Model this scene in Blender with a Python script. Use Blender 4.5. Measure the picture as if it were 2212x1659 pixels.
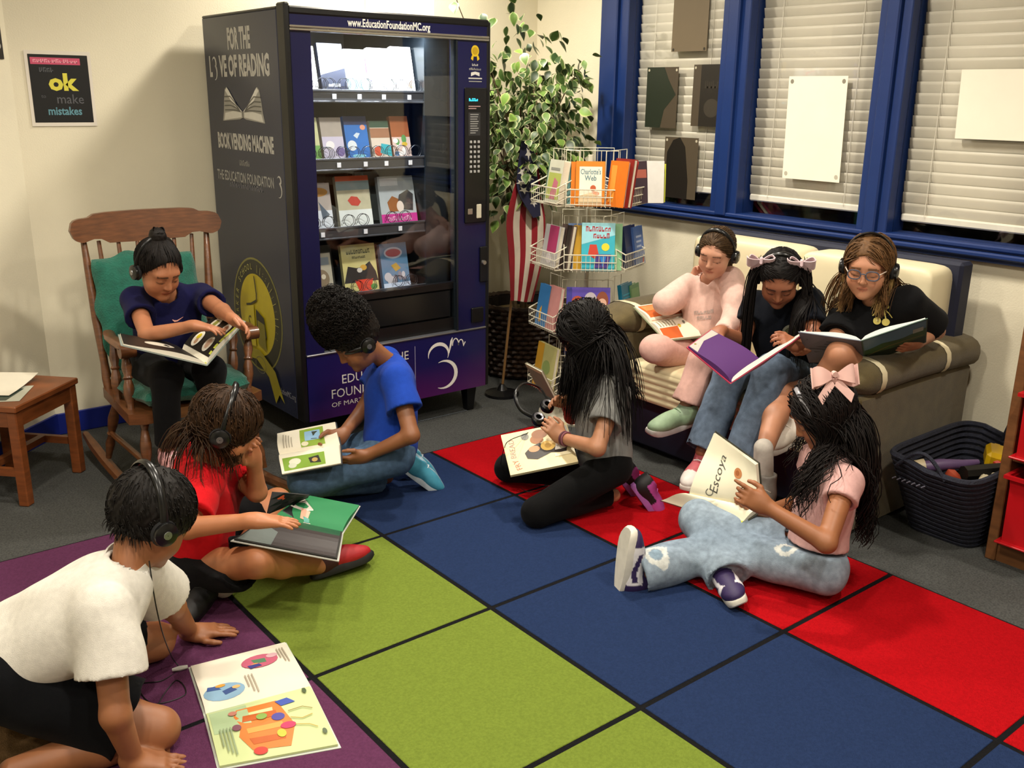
import bpy, math, random
import numpy as np
from mathutils import Vector, Matrix
for _o in list(bpy.data.objects): bpy.data.objects.remove(_o, do_unlink=True)
SC = bpy.context.scene
COL = SC.collection
random.seed(7); RNG = np.random.RandomState(7)

# ------------------------------------------------------------------ camera, world, lights, exposure
def lin(h):
    h = h.lstrip('#'); out = []
    for i in (0, 2, 4):
        c = int(h[i:i+2], 16)/255.0
        out.append(c/12.92 if c <= .04045 else ((c+.055)/1.055)**2.4)
    return tuple(out)

cam_d = bpy.data.cameras.new('camera'); cam = bpy.data.objects.new('camera', cam_d); COL.objects.link(cam)
_yaw, _pitch, _roll = math.radians(51.0805), math.radians(16.7248), math.radians(0.8102)
_f = Vector((math.cos(_yaw)*math.cos(_pitch), math.sin(_yaw)*math.cos(_pitch), -math.sin(_pitch)))
_r = Vector((math.sin(_yaw), -math.cos(_yaw), 0)); _u = _r.cross(_f)
_r2 = _r*math.cos(_roll)+_u*math.sin(_roll); _u2 = -_r*math.sin(_roll)+_u*math.cos(_roll)
cam.matrix_world = Matrix(((_r2.x, _u2.x, -_f.x, 0), (_r2.y, _u2.y, -_f.y, 0), (_r2.z, _u2.z, -_f.z, 1.515), (0, 0, 0, 1)))
cam_d.sensor_width = 36; cam_d.lens = 2070.76/2212*36; cam_d.clip_start = .05
SC.camera = cam
W = bpy.data.worlds.new('world'); SC.world = W; W.use_nodes = True
W.node_tree.nodes['Background'].inputs[0].default_value = (.02, .025, .04, 1)
W.node_tree.nodes['Background'].inputs[1].default_value = .3
SC.view_settings.view_transform = 'Standard'; SC.view_settings.look = 'None'
SC.view_settings.gamma = 1; SC.view_settings.use_curve_mapping = False
SC.view_settings.exposure = 0.0
CEIL = 2.72
def downlight(x, y, power, size=.16, angle=168, blend=.85, col=(1, .92, .79), name='ceiling_downlight_lamp'):
    d = bpy.data.lights.new(name, 'SPOT'); d.energy = power; d.color = col; d.shadow_soft_size = size/2
    d.spot_size = math.radians(angle); d.spot_blend = blend
    o = bpy.data.objects.new(name, d); COL.objects.link(o); o.location = (x, y, CEIL-.06)
    return o
LAMPS = [(2.62, 3.95, 145), (2.50, 2.55, 150), (2.3, .7, 120), (.75, 3.0, 82), (.7, 1.4, 125), (-1.0, .2, 100), (.9, -.9, 110), (-.9, 2.0, 60)]
for x, y, p in LAMPS: downlight(x, y, p)

# ------------------------------------------------------------------ materials
MATS = {}
def nmat(name, col, rough=.6, metal=0., var=.12, scale=8., bump=0., bscale=60., emit=None, spec=.5, sheen=0., stretch=None, col2=None, coat=0.):
    """procedural principled material: base colour varied by noise, optional bump"""
    if name in MATS: return MATS[name]
    m = bpy.data.materials.new(name); m.use_nodes = True; nt = m.node_tree; N = nt.nodes; L = nt.links
    b = N['Principled BSDF']
    c = lin(col) if isinstance(col, str) else col
    tc = N.new('ShaderNodeTexCoord'); mp = N.new('ShaderNodeMapping'); L.new(tc.outputs['Object'], mp.inputs[0])
    if stretch: mp.inputs['Scale'].default_value = stretch
    no = N.new('ShaderNodeTexNoise'); no.inputs['Scale'].default_value = scale; no.inputs['Detail'].default_value = 4
    L.new(mp.outputs[0], no.inputs['Vector'])
    rp = N.new('ShaderNodeValToRGB'); L.new(no.outputs['Fac'], rp.inputs[0])
    c2 = (lin(col2) if isinstance(col2, str) else col2) if col2 else tuple(min(1, x*(1+var)) for x in c)
    c1 = c if col2 else tuple(x*(1-var) for x in c)
    rp.color_ramp.elements[0].color = (*c1, 1); rp.color_ramp.elements[1].color = (*c2, 1)
    rp.color_ramp.elements[0].position = .3; rp.color_ramp.elements[1].position = .7
    L.new(rp.outputs[0], b.inputs['Base Color'])
    b.inputs['Roughness'].default_value = rough; b.inputs['Metallic'].default_value = metal
    b.inputs['Specular IOR Level'].default_value = spec
    if sheen: b.inputs['Sheen Weight'].default_value = sheen
    if coat: b.inputs['Coat Weight'].default_value = coat
    if bump:
        n2 = N.new('ShaderNodeTexNoise'); n2.inputs['Scale'].default_value = bscale; n2.inputs['Detail'].default_value = 3
        L.new(mp.outputs[0], n2.inputs['Vector'])
        bp = N.new('ShaderNodeBump'); bp.inputs['Strength'].default_value = bump; bp.inputs['Distance'].default_value = .01
        L.new(n2.outputs['Fac'], bp.inputs['Height']); L.new(bp.outputs[0], b.inputs['Normal'])
    if emit:
        b.inputs['Emission Color'].default_value = (*lin(emit[0]), 1); b.inputs['Emission Strength'].default_value = emit[1]
    MATS[name] = m; return m
def vmat(name, rough=.5, var=.08, scale=30., bump=0., bscale=200., sheen=0., spec=.5, sss=0.):
    """material that takes its colour from the colour attribute 'Col'"""
    if name in MATS: return MATS[name]
    m = bpy.data.materials.new(name); m.use_nodes = True; nt = m.node_tree; N = nt.nodes; L = nt.links
    b = N['Principled BSDF']
    a = N.new('ShaderNodeVertexColor'); a.layer_name = 'Col'
    tc = N.new('ShaderNodeTexCoord'); no = N.new('ShaderNodeTexNoise'); no.inputs['Scale'].default_value = scale; no.inputs['Detail'].default_value = 4
    L.new(tc.outputs['Object'], no.inputs['Vector'])
    mr = N.new('ShaderNodeMapRange'); mr.inputs['To Min'].default_value = 1-var; mr.inputs['To Max'].default_value = 1+var
    mr.inputs['From Min'].default_value = .3; mr.inputs['From Max'].default_value = .7
    L.new(no.outputs['Fac'], mr.inputs['Value'])
    mx = N.new('ShaderNodeVectorMath'); mx.operation = 'SCALE'
    L.new(a.outputs['Color'], mx.inputs[0]); L.new(mr.outputs[0], mx.inputs['Scale'])
    L.new(mx.outputs[0], b.inputs['Base Color'])
    b.inputs['Roughness'].default_value = rough; b.inputs['Specular IOR Level'].default_value = spec
    if sheen: b.inputs['Sheen Weight'].default_value = sheen
    if sss:
        b.inputs['Subsurface Weight'].default_value = sss; b.inputs['Subsurface Scale'].default_value = .006
        b.inputs['Subsurface Radius'].default_value = (1, .35, .2)
    if bump:
        n2 = N.new('ShaderNodeTexNoise'); n2.inputs['Scale'].default_value = bscale
        L.new(tc.outputs['Object'], n2.inputs['Vector'])
        bp = N.new('ShaderNodeBump'); bp.inputs['Strength'].default_value = bump; bp.inputs['Distance'].default_value = .004
        L.new(n2.outputs['Fac'], bp.inputs['Height']); L.new(bp.outputs[0], b.inputs['Normal'])
    MATS[name] = m; return m
def glass_mat(name, tint=(1, 1, 1), refl=.9):
    if name in MATS: return MATS[name]
    m = bpy.data.materials.new(name); m.use_nodes = True; nt = m.node_tree; N = nt.nodes; L = nt.links
    for n in list(N):
        if n.type != 'OUTPUT_MATERIAL': N.remove(n)
    out = [n for n in N if n.type == 'OUTPUT_MATERIAL'][0]
    t = N.new('ShaderNodeBsdfTransparent'); t.inputs[0].default_value = (*tint, 1)
    g = N.new('ShaderNodeBsdfGlossy'); g.inputs['Roughness'].default_value = .02; g.inputs[0].default_value = (refl, refl, refl, 1)
    lw = N.new('ShaderNodeLayerWeight'); lw.inputs[0].default_value = .5
    pw = N.new('ShaderNodeMath'); pw.operation = 'POWER'; pw.inputs[1].default_value = 4; L.new(lw.outputs['Facing'], pw.inputs[0])
    fr = N.new('ShaderNodeMapRange'); fr.inputs['To Min'].default_value = .035; fr.inputs['To Max'].default_value = .9; L.new(pw.outputs[0], fr.inputs['Value'])
    mx = N.new('ShaderNodeMixShader'); L.new(fr.outputs[0], mx.inputs[0]); L.new(t.outputs[0], mx.inputs[1]); L.new(g.outputs[0], mx.inputs[2])
    L.new(mx.outputs[0], out.inputs[0]); MATS[name] = m; return m
INK = vmat('printed_ink', .42, .03)

# ------------------------------------------------------------------ mesh builder
ORG = {}
def V(*a): return np.array(a, float)
def nrm(v): v = np.asarray(v, float); return v/(np.linalg.norm(v)+1e-12)
def props(o, label=None, cat=None, group=None, kind=None):
    if label: o['label'] = label
    if cat: o['category'] = cat
    if group: o['group'] = group
    if kind: o['kind'] = kind
    return o
def thing(name, label, cat, loc, group=None, kind=None):
    o = bpy.data.objects.new(name, None); COL.objects.link(o); o.location = loc; o.empty_display_size = .05
    ORG[o.name] = V(*loc); return props(o, label, cat, group, kind)
def finish(name, verts, faces, mats, parent, midx=None, smooth=False, cols=None, label=None, cat=None, group=None, kind=None, loc=None, sharp=None):
    verts = np.asarray(verts, float).reshape(-1, 3)
    org = ORG[parent.name] if parent is not None else (V(*loc) if loc is not None else V(0, 0, 0))
    if parent is None and loc is None and len(verts):
        org = V((verts[:, 0].min()+verts[:, 0].max())/2, (verts[:, 1].min()+verts[:, 1].max())/2, verts[:, 2].min())
    me = bpy.data.meshes.new(name); me.from_pydata((verts-org).tolist(), [], faces)
    if not isinstance(mats, (list, tuple)): mats = [mats]
    for m in mats: me.materials.append(m)
    if midx is not None: me.polygons.foreach_set('material_index', midx)
    if smooth: me.polygons.foreach_set('use_smooth', [True]*len(me.polygons))
    if cols is not None:
        at = me.color_attributes.new('Col', 'FLOAT_COLOR', 'POINT')
        c = np.ones((len(verts), 4), np.float32); c[:, :3] = np.asarray(cols)[:, :3]; at.data.foreach_set('color', c.ravel())
    me.update()
    if sharp: 
        try: me.set_sharp_from_angle(angle=math.radians(sharp))
        except Exception: pass
    o = bpy.data.objects.new(name, me); COL.objects.link(o)
    if parent is not None: o.parent = parent
    else: o.location = org
    ORG[o.name] = org
    return props(o, label, cat, group, kind)
class MB:
    def __init__(s, M=None): s.v = []; s.f = []; s.mi = []; s.c = []; s.M = M; s.m = 0; s.col = None
    def add(s, vs, fs, col=None):
        b = len(s.v); vs = np.asarray(vs, float)
        if s.M is not None: vs = vs@s.M[:3, :3].T+s.M[:3, 3]
        s.v += vs.tolist(); s.f += [[i+b for i in f] for f in fs]; s.mi += [s.m]*len(fs)
        s.c += [col if col is not None else (s.col or (1, 1, 1))]*len(vs); return s
    def box(s, x0, x1, y0, y1, z0, z1, bev=0.):
        x0, x1 = min(x0, x1), max(x0, x1); y0, y1 = min(y0, y1), max(y0, y1); z0, z1 = min(z0, z1), max(z0, z1)
        if bev <= 0:
            vs = [(x0, y0, z0), (x1, y0, z0), (x1, y1, z0), (x0, y1, z0), (x0, y0, z1), (x1, y0, z1), (x1, y1, z1), (x0, y1, z1)]
            fs = [(0, 3, 2, 1), (4, 5, 6, 7), (0, 1, 5, 4), (1, 2, 6, 5), (2, 3, 7, 6), (3, 0, 4, 7)]
            return s.add(vs, fs)
        b = min(bev, (x1-x0)*.49, (y1-y0)*.49, (z1-z0)*.49); vs = []; idx = {}
        for ix, X in enumerate((x0, x1)):
            for iy, Y in enumerate((y0, y1)):
                for iz, Z in enumerate((z0, z1)):
                    sx = b if ix == 0 else -b; sy = b if iy == 0 else -b; sz = b if iz == 0 else -b
                    for a, p in enumerate(((X, Y+sy, Z+sz), (X+sx, Y, Z+sz), (X+sx, Y+sy, Z))):
                        idx[(ix, iy, iz, a)] = len(vs); vs.append(p)
        fs = []
        for i in (0, 1):
            q = [idx[(i, 0, 0, 0)], idx[(i, 1, 0, 0)], idx[(i, 1, 1, 0)], idx[(i, 0, 1, 0)]]; fs.append(q if i else q[::-1])
            q = [idx[(0, i, 0, 1)], idx[(0, i, 1, 1)], idx[(1, i, 1, 1)], idx[(1, i, 0, 1)]]; fs.append(q if i else q[::-1])
            q = [idx[(0, 0, i, 2)], idx[(1, 0, i, 2)], idx[(1, 1, i, 2)], idx[(0, 1, i, 2)]]; fs.append(q if i else q[::-1])
        for i in (0, 1):
            for j in (0, 1):
                fs.append([idx[(0, i, j, 1)], idx[(1, i, j, 1)], idx[(1, i, j, 2)], idx[(0, i, j, 2)]])
                fs.append([idx[(i, 0, j, 0)], idx[(i, 1, j, 0)], idx[(i, 1, j, 2)], idx[(i, 0, j, 2)]])
                fs.append([idx[(i, j, 0, 0)], idx[(i, j, 1, 0)], idx[(i, j, 1, 1)], idx[(i, j, 0, 1)]])
                for k in (0, 1): fs.append([idx[(i, j, k, 0)], idx[(i, j, k, 1)], idx[(i, j, k, 2)]])
        return s.add(vs, fs)
    def tube(s, path, r, n=8, cap=True, flat=None):
        P = np.asarray(path, float); m = len(P); r = np.broadcast_to(np.asarray(r, float), (m,))
        T = np.gradient(P, axis=0); T /= np.linalg.norm(T, axis=1)[:, None]+1e-12
        up = V(0, 0, 1) if abs(T[0][2]) < .9 else V(1, 0, 0)
        u = nrm(np.cross(T[0], up)); vs = []
        for i in range(m):
            u = nrm(u-T[i]*(u@T[i])); w = np.cross(T[i], u)
            for k in range(n):
                a = 2*math.pi*k/n; vs.append(P[i]+r[i]*(u*math.cos(a)+w*math.sin(a)*(flat or 1)))
        fs = [(i*n+k, i*n+(k+1) % n, (i+1)*n+(k+1) % n, (i+1)*n+k) for i in range(m-1) for k in range(n)]
        if cap: fs += [tuple(range(n))[::-1], tuple((m-1)*n+k for k in range(n))]
        return s.add(vs, fs)
    def turned(s, a, b, prof, n=10):
        """lathe along segment a-b with profile [(t, r)...]"""
        a = V(*a); b = V(*b); return s.tube([a+(b-a)*t for t, _ in prof], [r for _, r in prof], n)
    def lathe(s, cx, cy, prof, n=24):
        vs = []; m = len(prof)
        for r, z in prof:
            for k in range(n): a = 2*math.pi*k/n; vs.append((cx+r*math.cos(a), cy+r*math.sin(a), z))
        fs = [(i*n+k, i*n+(k+1) % n, (i+1)*n+(k+1) % n, (i+1)*n+k) for i in range(m-1) for k in range(n)]
        return s.add(vs, fs)
    def prism(s, pts, O, u, v, th):
        """outline pts (2d) in frame O,u,v; extruded by th along u x v"""
        O = V(*O); u = V(*u); v = V(*v); n = nrm(np.cross(u, v))*th; k = len(pts)
        a = [O+u*p[0]+v*p[1] for p in pts]; vs = a+[p+n for p in a]
        fs = [list(range(k))[::-1], list(range(k, 2*k))]+[[i, (i+1) % k, (i+1) % k+k, i+k] for i in range(k)]
        return s.add(vs, fs)
    def grid(s, fn, nu, nv, wrap=False, col=None):
        vs = [fn(i/nu, j/nv) for j in range(nv+1) for i in range(nu+1)]
        fs = [(j*(nu+1)+i, j*(nu+1)+i+1, (j+1)*(nu+1)+i+1, (j+1)*(nu+1)+i) for j in range(nv) for i in range(nu)]
        return s.add(vs, fs, col)
    def slab(s, fn, nu, nv, th, nfn=None):
        """curved sheet with thickness along its normal"""
        top = np.array([[fn(i/nu, j/nv) for i in range(nu+1)] for j in range(nv+1)], float)
        du = np.gradient(top, axis=1); dv = np.gradient(top, axis=0); n = np.cross(du, dv); n /= np.linalg.norm(n, axis=2)[..., None]+1e-12
        bot = top-n*th; A = (nu+1)*(nv+1); vs = np.concatenate([top.reshape(-1, 3), bot.reshape(-1, 3)])
        g = lambda i, j: j*(nu+1)+i; fs = []
        for j in range(nv):
            for i in range(nu):
                q = (g(i, j), g(i+1, j), g(i+1, j+1), g(i, j+1)); fs.append(q); fs.append(tuple(x+A for x in q[::-1]))
        rim = [g(i, 0) for i in range(nu)]+[g(nu, j) for j in range(nv)]+[g(i, nv) for i in range(nu, 0, -1)]+[g(0, j) for j in range(nv, 0, -1)]
        for k in range(len(rim)): a, b = rim[k], rim[(k+1) % len(rim)]; fs.append((a, a+A, b+A, b))
        return s.add(vs, fs)
    def build(s, name, mats, parent=None, smooth=False, vc=False, sharp=None, **kw):
        return finish(name, s.v, s.f, mats, parent, s.mi, smooth, s.c if vc else None, sharp=sharp or (40 if smooth else None), **kw)
def frame(O, x, y, z):
    M = np.eye(4); M[:3, 0] = x; M[:3, 1] = y; M[:3, 2] = z; M[:3, 3] = O; return M
def copy_obj(o, loc, parent, rot=None, scale=None, name=None):
    c = o.copy(); COL.objects.link(c); c.parent = parent; c.location = loc
    if rot is not None: c.rotation_euler = rot
    if scale is not None: c.scale = scale
    return c

# ------------------------------------------------------------------ print (flat ink shapes with their own colours)
_TXT = {}
def text_mesh(t):
    if t in _TXT: return _TXT[t]
    cu = bpy.data.curves.new('t', 'FONT'); cu.body = t.lstrip('*'); cu.offset = .022*t.count('*'); cu.size = 1; cu.resolution_u = 2; cu.align_x = 'CENTER'; cu.align_y = 'CENTER'
    o = bpy.data.objects.new('t', cu); COL.objects.link(o)
    dg = bpy.context.evaluated_depsgraph_get(); ev = o.evaluated_get(dg); me = ev.to_mesh()
    vs = np.array([v.co[:] for v in me.vertices]) if len(me.vertices) else np.zeros((0, 3)); fs = [list(p.vertices) for p in me.polygons]
    ev.to_mesh_clear(); bpy.data.objects.remove(o, do_unlink=True); bpy.data.curves.remove(cu)
    _TXT[t] = (vs, fs); return _TXT[t]
def ink(shapes, asp=1.0, sub=0):
    """shapes in panel units (u 0..1 across, v 0..1 up; asp = width/height) -> list of (verts2d, faces, col, layer)"""
    out = []
    for k, s in enumerate(shapes):
        t = s[0]
        if t == 'r': vs = [(s[1], s[2]), (s[3], s[2]), (s[3], s[4]), (s[1], s[4])]; out.append((vs, [[0, 1, 2, 3]], s[5], k))
        elif t == 'e':
            n = 18 if s[3] < .2 else 44; rot = s[6] if len(s) > 6 else 0; vs = []
            for i in range(n):
                a = 2*math.pi*i/n; x = s[3]*math.cos(a); y = s[4]*math.sin(a)/asp*asp
                X = x*asp; Y = y; xr = X*math.cos(rot)-Y*math.sin(rot); yr = X*math.sin(rot)+Y*math.cos(rot)
                vs.append((s[1]+xr/asp, s[2]+yr))
            out.append((vs, [list(range(n))], s[5], k))
        elif t == 'ring':
            n = 36; vs = []
            for i in range(n):
                a = 2*math.pi*i/n
                vs += [(s[1]+s[3]*math.cos(a), s[2]+s[4]*math.sin(a)), (s[1]+s[3]*s[5]*math.cos(a), s[2]+s[4]*s[5]*math.sin(a))]
            out.append((vs, [[2*i, 2*((i+1) % n), 2*((i+1) % n)+1, 2*i+1] for i in range(n)], s[6], k))
        elif t == 'p': out.append((list(s[1]), [list(range(len(s[1])))], s[2], k))
        elif t == 't':   # text, cu, cv, height(v), col, xscale, rot, shear
            vs, fs = text_mesh(s[1])
            if not len(vs): continue
            xs = s[6] if len(s) > 6 else 1; rot = s[7] if len(s) > 7 else 0; sh = s[8] if len(s) > 8 else 0
            h = s[4]*1.38; X = (vs[:, 0]+sh*vs[:, 1])*h*xs; Y = vs[:, 1]*h
            xr = X*math.cos(rot)-Y*math.sin(rot); yr = X*math.sin(rot)+Y*math.cos(rot)
            out.append(([(s[2]+a/asp, s[3]+b) for a, b in zip(xr, yr)], fs, s[5], k))
        elif t == 'w':   # stroke: points, width, col
            P = np.array(s[1], float); P2 = P*[asp, 1]; T = np.gradient(P2, axis=0); T /= np.linalg.norm(T, axis=1)[:, None]+1e-9
            wd = np.broadcast_to(np.asarray(s[2], float), (len(P),)); Nn = np.stack([-T[:, 1], T[:, 0]], 1)*wd[:, None]/2
            a = (P2+Nn)/[asp, 1]; b = (P2-Nn)/[asp, 1]; n = len(P)
            out.append(([tuple(x) for x in a]+[tuple(x) for x in b], [[i, i+1, n+i+1, n+i] for i in range(n-1)], s[3], k))
        elif t == 'g':   # a row of small unreadable letter marks: u0,u1,v,h,n,col
            r = random.Random(int(s[1]*977+s[3]*311+s[5])); n = s[5]; du = (s[2]-s[1])/n; vs = []; fs = []
            for i in range(n):
                x = s[1]+du*i; h = s[4]*r.choice((.7, 1, 1, .85)); a = .26*du
                for (x0, y0, x1, y1) in ((x, 0, x+a, h), (x+a, r.choice((0, h*.75)), x+du*.8, 0), (x+du*.5, 0, x+du*.5+a, h*r.choice((.5, 1)))):
                    if y1 == 0: y1 = y0+s[4]*.25
                    b = len(vs); vs += [(x0, s[3]+y0), (x1, s[3]+y0), (x1, s[3]+y1), (x0, s[3]+y1)]; fs.append([b, b+1, b+2, b+3])
            out.append((vs, fs, s[6], k))
        elif t == 'l':   # lines of small type: u0,v0,u1,v1,n,col
            n = s[5]; dv = (s[4]-s[2])/n; vs = []; fs = []
            for i in range(n):
                e = s[3]-(.0 if i else .0)-((s[3]-s[1])*(.35 if i == n-1 else .08*((i*7) % 3)))
                b = len(vs); y = s[4]-dv*(i+.7); vs += [(s[1], y), (e, y), (e, y+dv*.42), (s[1], y+dv*.42)]; fs.append([b, b+1, b+2, b+3])
            out.append((vs, fs, s[6], k))
    return out
def subdiv2(vs, fs, m):
    """fan-subdivide faces so they can follow a curved page"""
    if m <= 0: return vs, fs
    V2 = list(vs); F2 = []
    for f in fs:
        if len(f) == 4:
            a, b, c, d = [np.array(V2[i]) for i in f]; base = len(V2); k = m
            for j in range(k+1):
                for i in range(k+1):
                    u = i/k; v = j/k; V2.append(tuple((a*(1-u)+b*u)*(1-v)+(d*(1-u)+c*u)*v))
            F2 += [[base+j*(k+1)+i, base+j*(k+1)+i+1, base+(j+1)*(k+1)+i+1, base+(j+1)*(k+1)+i] for j in range(k) for i in range(k)]
        else: F2.append(f)
    return V2, F2
def print_on(name, shapes, fn, asp, parent, eps=.0006, sub=0, mat=None, label=None):
    """fn(u,v,h) -> world point h above the sheet"""
    vs = []; fs = []; cs = []
    for v2, f2, col, k in ink(shapes, asp):
        if len(f2) == 1 and len(f2[0]) > 4 and sub:
            c = np.mean(np.array(v2), axis=0); n = len(v2); v2 = list(v2)+[tuple(c)]; f2 = [[i, (i+1) % n, n] for i in range(n)]
        v2, f2 = subdiv2(v2, f2, sub)
        b = len(vs); h = eps*(1+k*.35)
        vs += [fn(a, c, h) for a, c in v2]; fs += [[i+b for i in f] for f in f2]
        cs += [lin(col) if isinstance(col, str) else col]*len(v2)
    return finish(name, vs, fs, mat or INK, parent, cols=cs, label=label)
def plane_fn(O, u, v):
    O = V(*O); u = V(*u); v = V(*v); n = nrm(np.cross(u, v)); return lambda a, b, h: O+u*a+v*b+n*h

# ================================================================== SETTING
YB, XW = 4.52, 3.80
M_wall = nmat('cream_wall_paint', '#e0d8bf', .75, var=.035, scale=3, bump=.12, bscale=160)
M_wallR = M_wall
M_ceil = nmat('ceiling_white', '#dcd6c8', .9, var=.05, bump=.2, bscale=90)
M_carpet = nmat('charcoal_carpet', '#5b5c5a', .97, var=.34, scale=170, bump=.9, bscale=420, spec=.1)
M_blue = nmat('blue_frame_paint', '#112d66', .4, var=.06, scale=5)
M_basebl = nmat('blue_vinyl_base', '#101f78', .45, var=.08)
def struct(mb, name, mat, parent=None, **kw):
    o = mb.build(name, mat, parent, **kw)
    if parent is None: o['kind'] = 'structure'
    return o
struct(MB().box(-2.6, 4.9, -2.6, 5.2, -.06, 0), 'floor', M_carpet)
struct(MB().box(-2.6, 4.9, -2.6, 5.2, CEIL, CEIL+.06), 'ceiling', M_ceil)
struct(MB().box(.98, XW+.1, YB, YB+.1, 0, CEIL), 'wall_back', M_wall)
_dw = nrm(V(-.75, -.66, 0)); _nw = V(.66, -.75, 0)
def ang(t, off, z): return V(.98, YB, 0)+_dw*t+_nw*off+V(0, 0, z)
mb = MB(); L_ = 4.7
mb.prism([(0, 0), (L_, 0), (L_, CEIL), (0, CEIL)], (.98, YB, 0), tuple(_dw), (0, 0, 1), .1 if np.cross(_dw, V(0, 0, 1))@_nw < 0 else -.1)
struct(mb, 'wall_left', M_wall)
struct(MB().box(-2.6, -2.5, -2.6, 1.5, 0, CEIL), 'wall_side', M_wall)
struct(MB().box(-2.6, XW+.1, -2.6, -2.5, 0, CEIL), 'wall_front', M_wall)
# window wall with three openings
ZS, ZT = .97, 2.12
WIN = [(3.128, 3.748), (2.317, 2.968), (1.50, 2.175)]
mb = MB(); mb.box(XW, XW+.12, -2.6, YB, 0, ZS); mb.box(XW, XW+.12, -2.6, YB, ZT, CEIL)
ys = [-2.6, 1.50, 2.175, 2.317, 2.968, 3.128, 3.748, YB]
for a, b in ((-2.6, 1.49), (2.185, 2.307), (2.978, 3.118), (3.758, YB)): mb.box(XW, XW+.09, a, b, ZS, ZT)
struct(mb, 'wall_right', M_wall)
# blue bases
struct(MB().box(.98, 1.773, YB-.012, YB-.001, 0, .1, .003), 'baseboard_back', M_basebl)
mb = MB(); a = ang(0, .001, 0); mb.prism([(0, 0), (4.6, 0), (4.6, .1), (0, .1)], tuple(a), tuple(_dw), (0, 0, 1), .012 if np.cross(_dw, V(0, 0, 1))@_nw > 0 else -.012)
struct(mb, 'baseboard_left', M_basebl)
struct(MB().box(XW-.012, XW-.001, -2.5, YB, 0, .1, .003), 'baseboard_right', M_basebl)
# blue window surround: jambs and mullions, each with a stepped profile
def bar_v(name, y0, y1, z0, z1):
    mb = MB(); mb.box(XW-.035, XW+.105, y0, y1, z0, z1, .004)
    w = y1-y0; mb.box(XW-.058, XW-.03, y0+w*.30, y1-w*.30, z0, z1, .006)
    return struct(mb, name, M_blue)
bar_v('trim_1', 3.748, 3.955, ZS-.04, ZT+.05)
bar_v('trim_2', 2.968, 3.128, ZS, ZT+.05)
bar_v('trim_3', 2.175, 2.317, ZS, ZT+.05)
bar_v('trim_4', 1.36, 1.50, ZS, ZT+.05)
mb = MB(); mb.box(XW-.035, XW+.10, 1.36, 3.955, .918, .968, .004); mb.box(XW-.065, XW-.03, 1.36, 3.955, .938, .960, .006); mb.box(XW-.050, XW+.10, 1.36, 3.955, .966, .986, .005)
struct(mb, 'trim_5', M_blue)
mb = MB(); mb.box(XW-.05, XW+.10, 1.36, 3.955, ZT, ZT+.08, .006); struct(mb, 'trim_6', M_blue)
mb = MB()
for y in (3.03, 2.246): mb.lathe(0, 0, [(0.0001, 0), (.006, 0), (.0045, .004), (.0001, .005)], 8)
M_glass = glass_mat('window_glass')
M_slat = nmat('blind_slat_vinyl', '#cfc9b8', .45, var=.03)
M_rail = nmat('blind_rail_white', '#e6e2d4', .4, var=.03)
M_dark = nmat('night_outside', '#0b0c0d', .9, var=.1)
slat_mesh = None
for wi, (y0, y1) in enumerate(WIN):
    root = thing('window_%d' % (wi+1), None, None, (XW+.06, (y0+y1)/2, ZS), kind='structure')
    mb = MB(); mb.box(XW+.018, XW+.022, y0, y1, .986, ZT); mb.build('pane', M_glass, root)
    bl = MB().box(XW+.05, XW+.085, y0+.01, y1-.01, ZT-.05, ZT).build('blind_headrail', M_rail, root)
    zb = (1.075, 1.065, 1.05)[wi]
    MB().box(XW+.048, XW+.078, y0+.012, y1-.012, zb-.02, zb+.012, .006).build('blind_bottom_rail', M_rail, root)
    # slats: shared mesh, one object each
    sm = MB(); wdt = (y1-y0)-.02; hh = .054
    def slat(u, v): t = v-.5; return V(-.0025*math.cos(t*3.0)-t*.013, (.5-u)*wdt, t*hh)
    sm.slab(slat, 2, 4, .0022); so = None; z = zb+.03; k = 0
    while z < ZT-.06:
        if so is None:
            so = finish('blind_slat', sm.v, sm.f, M_slat, root, smooth=True); so.data.transform(Matrix.Translation(Vector(ORG[root.name]))); base = so
        o = so if k == 0 else copy_obj(base, (0, 0, 0), root)
        o.location = (XW+.055-(XW+.06), (random.random()-.5)*.002, z-ZS); o.rotation_euler = (0, math.radians(random.uniform(-3, 3)), 0)
        z += .0442; k += 1
    mb = MB()
    for yy in (y0+.12, y1-.12): mb.tube([(XW+.043, yy, zb), (XW+.043, yy, ZT)], .0012, 5)
    mb.build('ladder_cord', M_rail, root)
struct(MB().box(XW+.9, XW+.94, .5, 4.5, .3, 2.6), 'wall_outside', M_dark)
mb = MB(); mb.box(XW+.12, XW+.5, 1.3, 4.0, .955, .968); struct(mb, 'window_sill', nmat('dark_sill', '#1b1a18', .5))

# ================================================================== RUG
RXS = [2.795, 2.208, 1.604, 1.000, .396, -.208]; RYS = [3.300, 2.706, 2.073, 1.440, .807, .174]
rug = thing('classroom_rug', 'large classroom rug of red, blue, green and purple squares divided by black lines', 'rug', (1.3, 1.7, 0))
MB().box(-.25, 2.80, .14, 3.305, .001, .008, .002).build('rug_backing', nmat('rug_black', '#141416', .95, var=.2, scale=120, bump=.4, bscale=300, spec=.1), rug)
RC = {'red': '#a80d15', 'blue': '#233254', 'green': '#6f8032', 'purple': '#5c3250', 'tan': '#5a452c'}
first = {}
for i, cn in enumerate(('red', 'blue', 'green', 'purple', 'tan')):
    m = nmat('rug_'+cn, RC[cn], .97, var=.12, scale=140, bump=.5, bscale=330, spec=.05)
    for j in range(5):
        x1, x0 = RXS[i]-(.008 if i else .005), RXS[i+1]+.008; y1, y0 = RYS[j]-(.008 if j else .005), RYS[j+1]+.008
        MB().box(x0, x1, y0, y1, .007, .0102, .0015).build('rug_square', m, rug)

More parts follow.
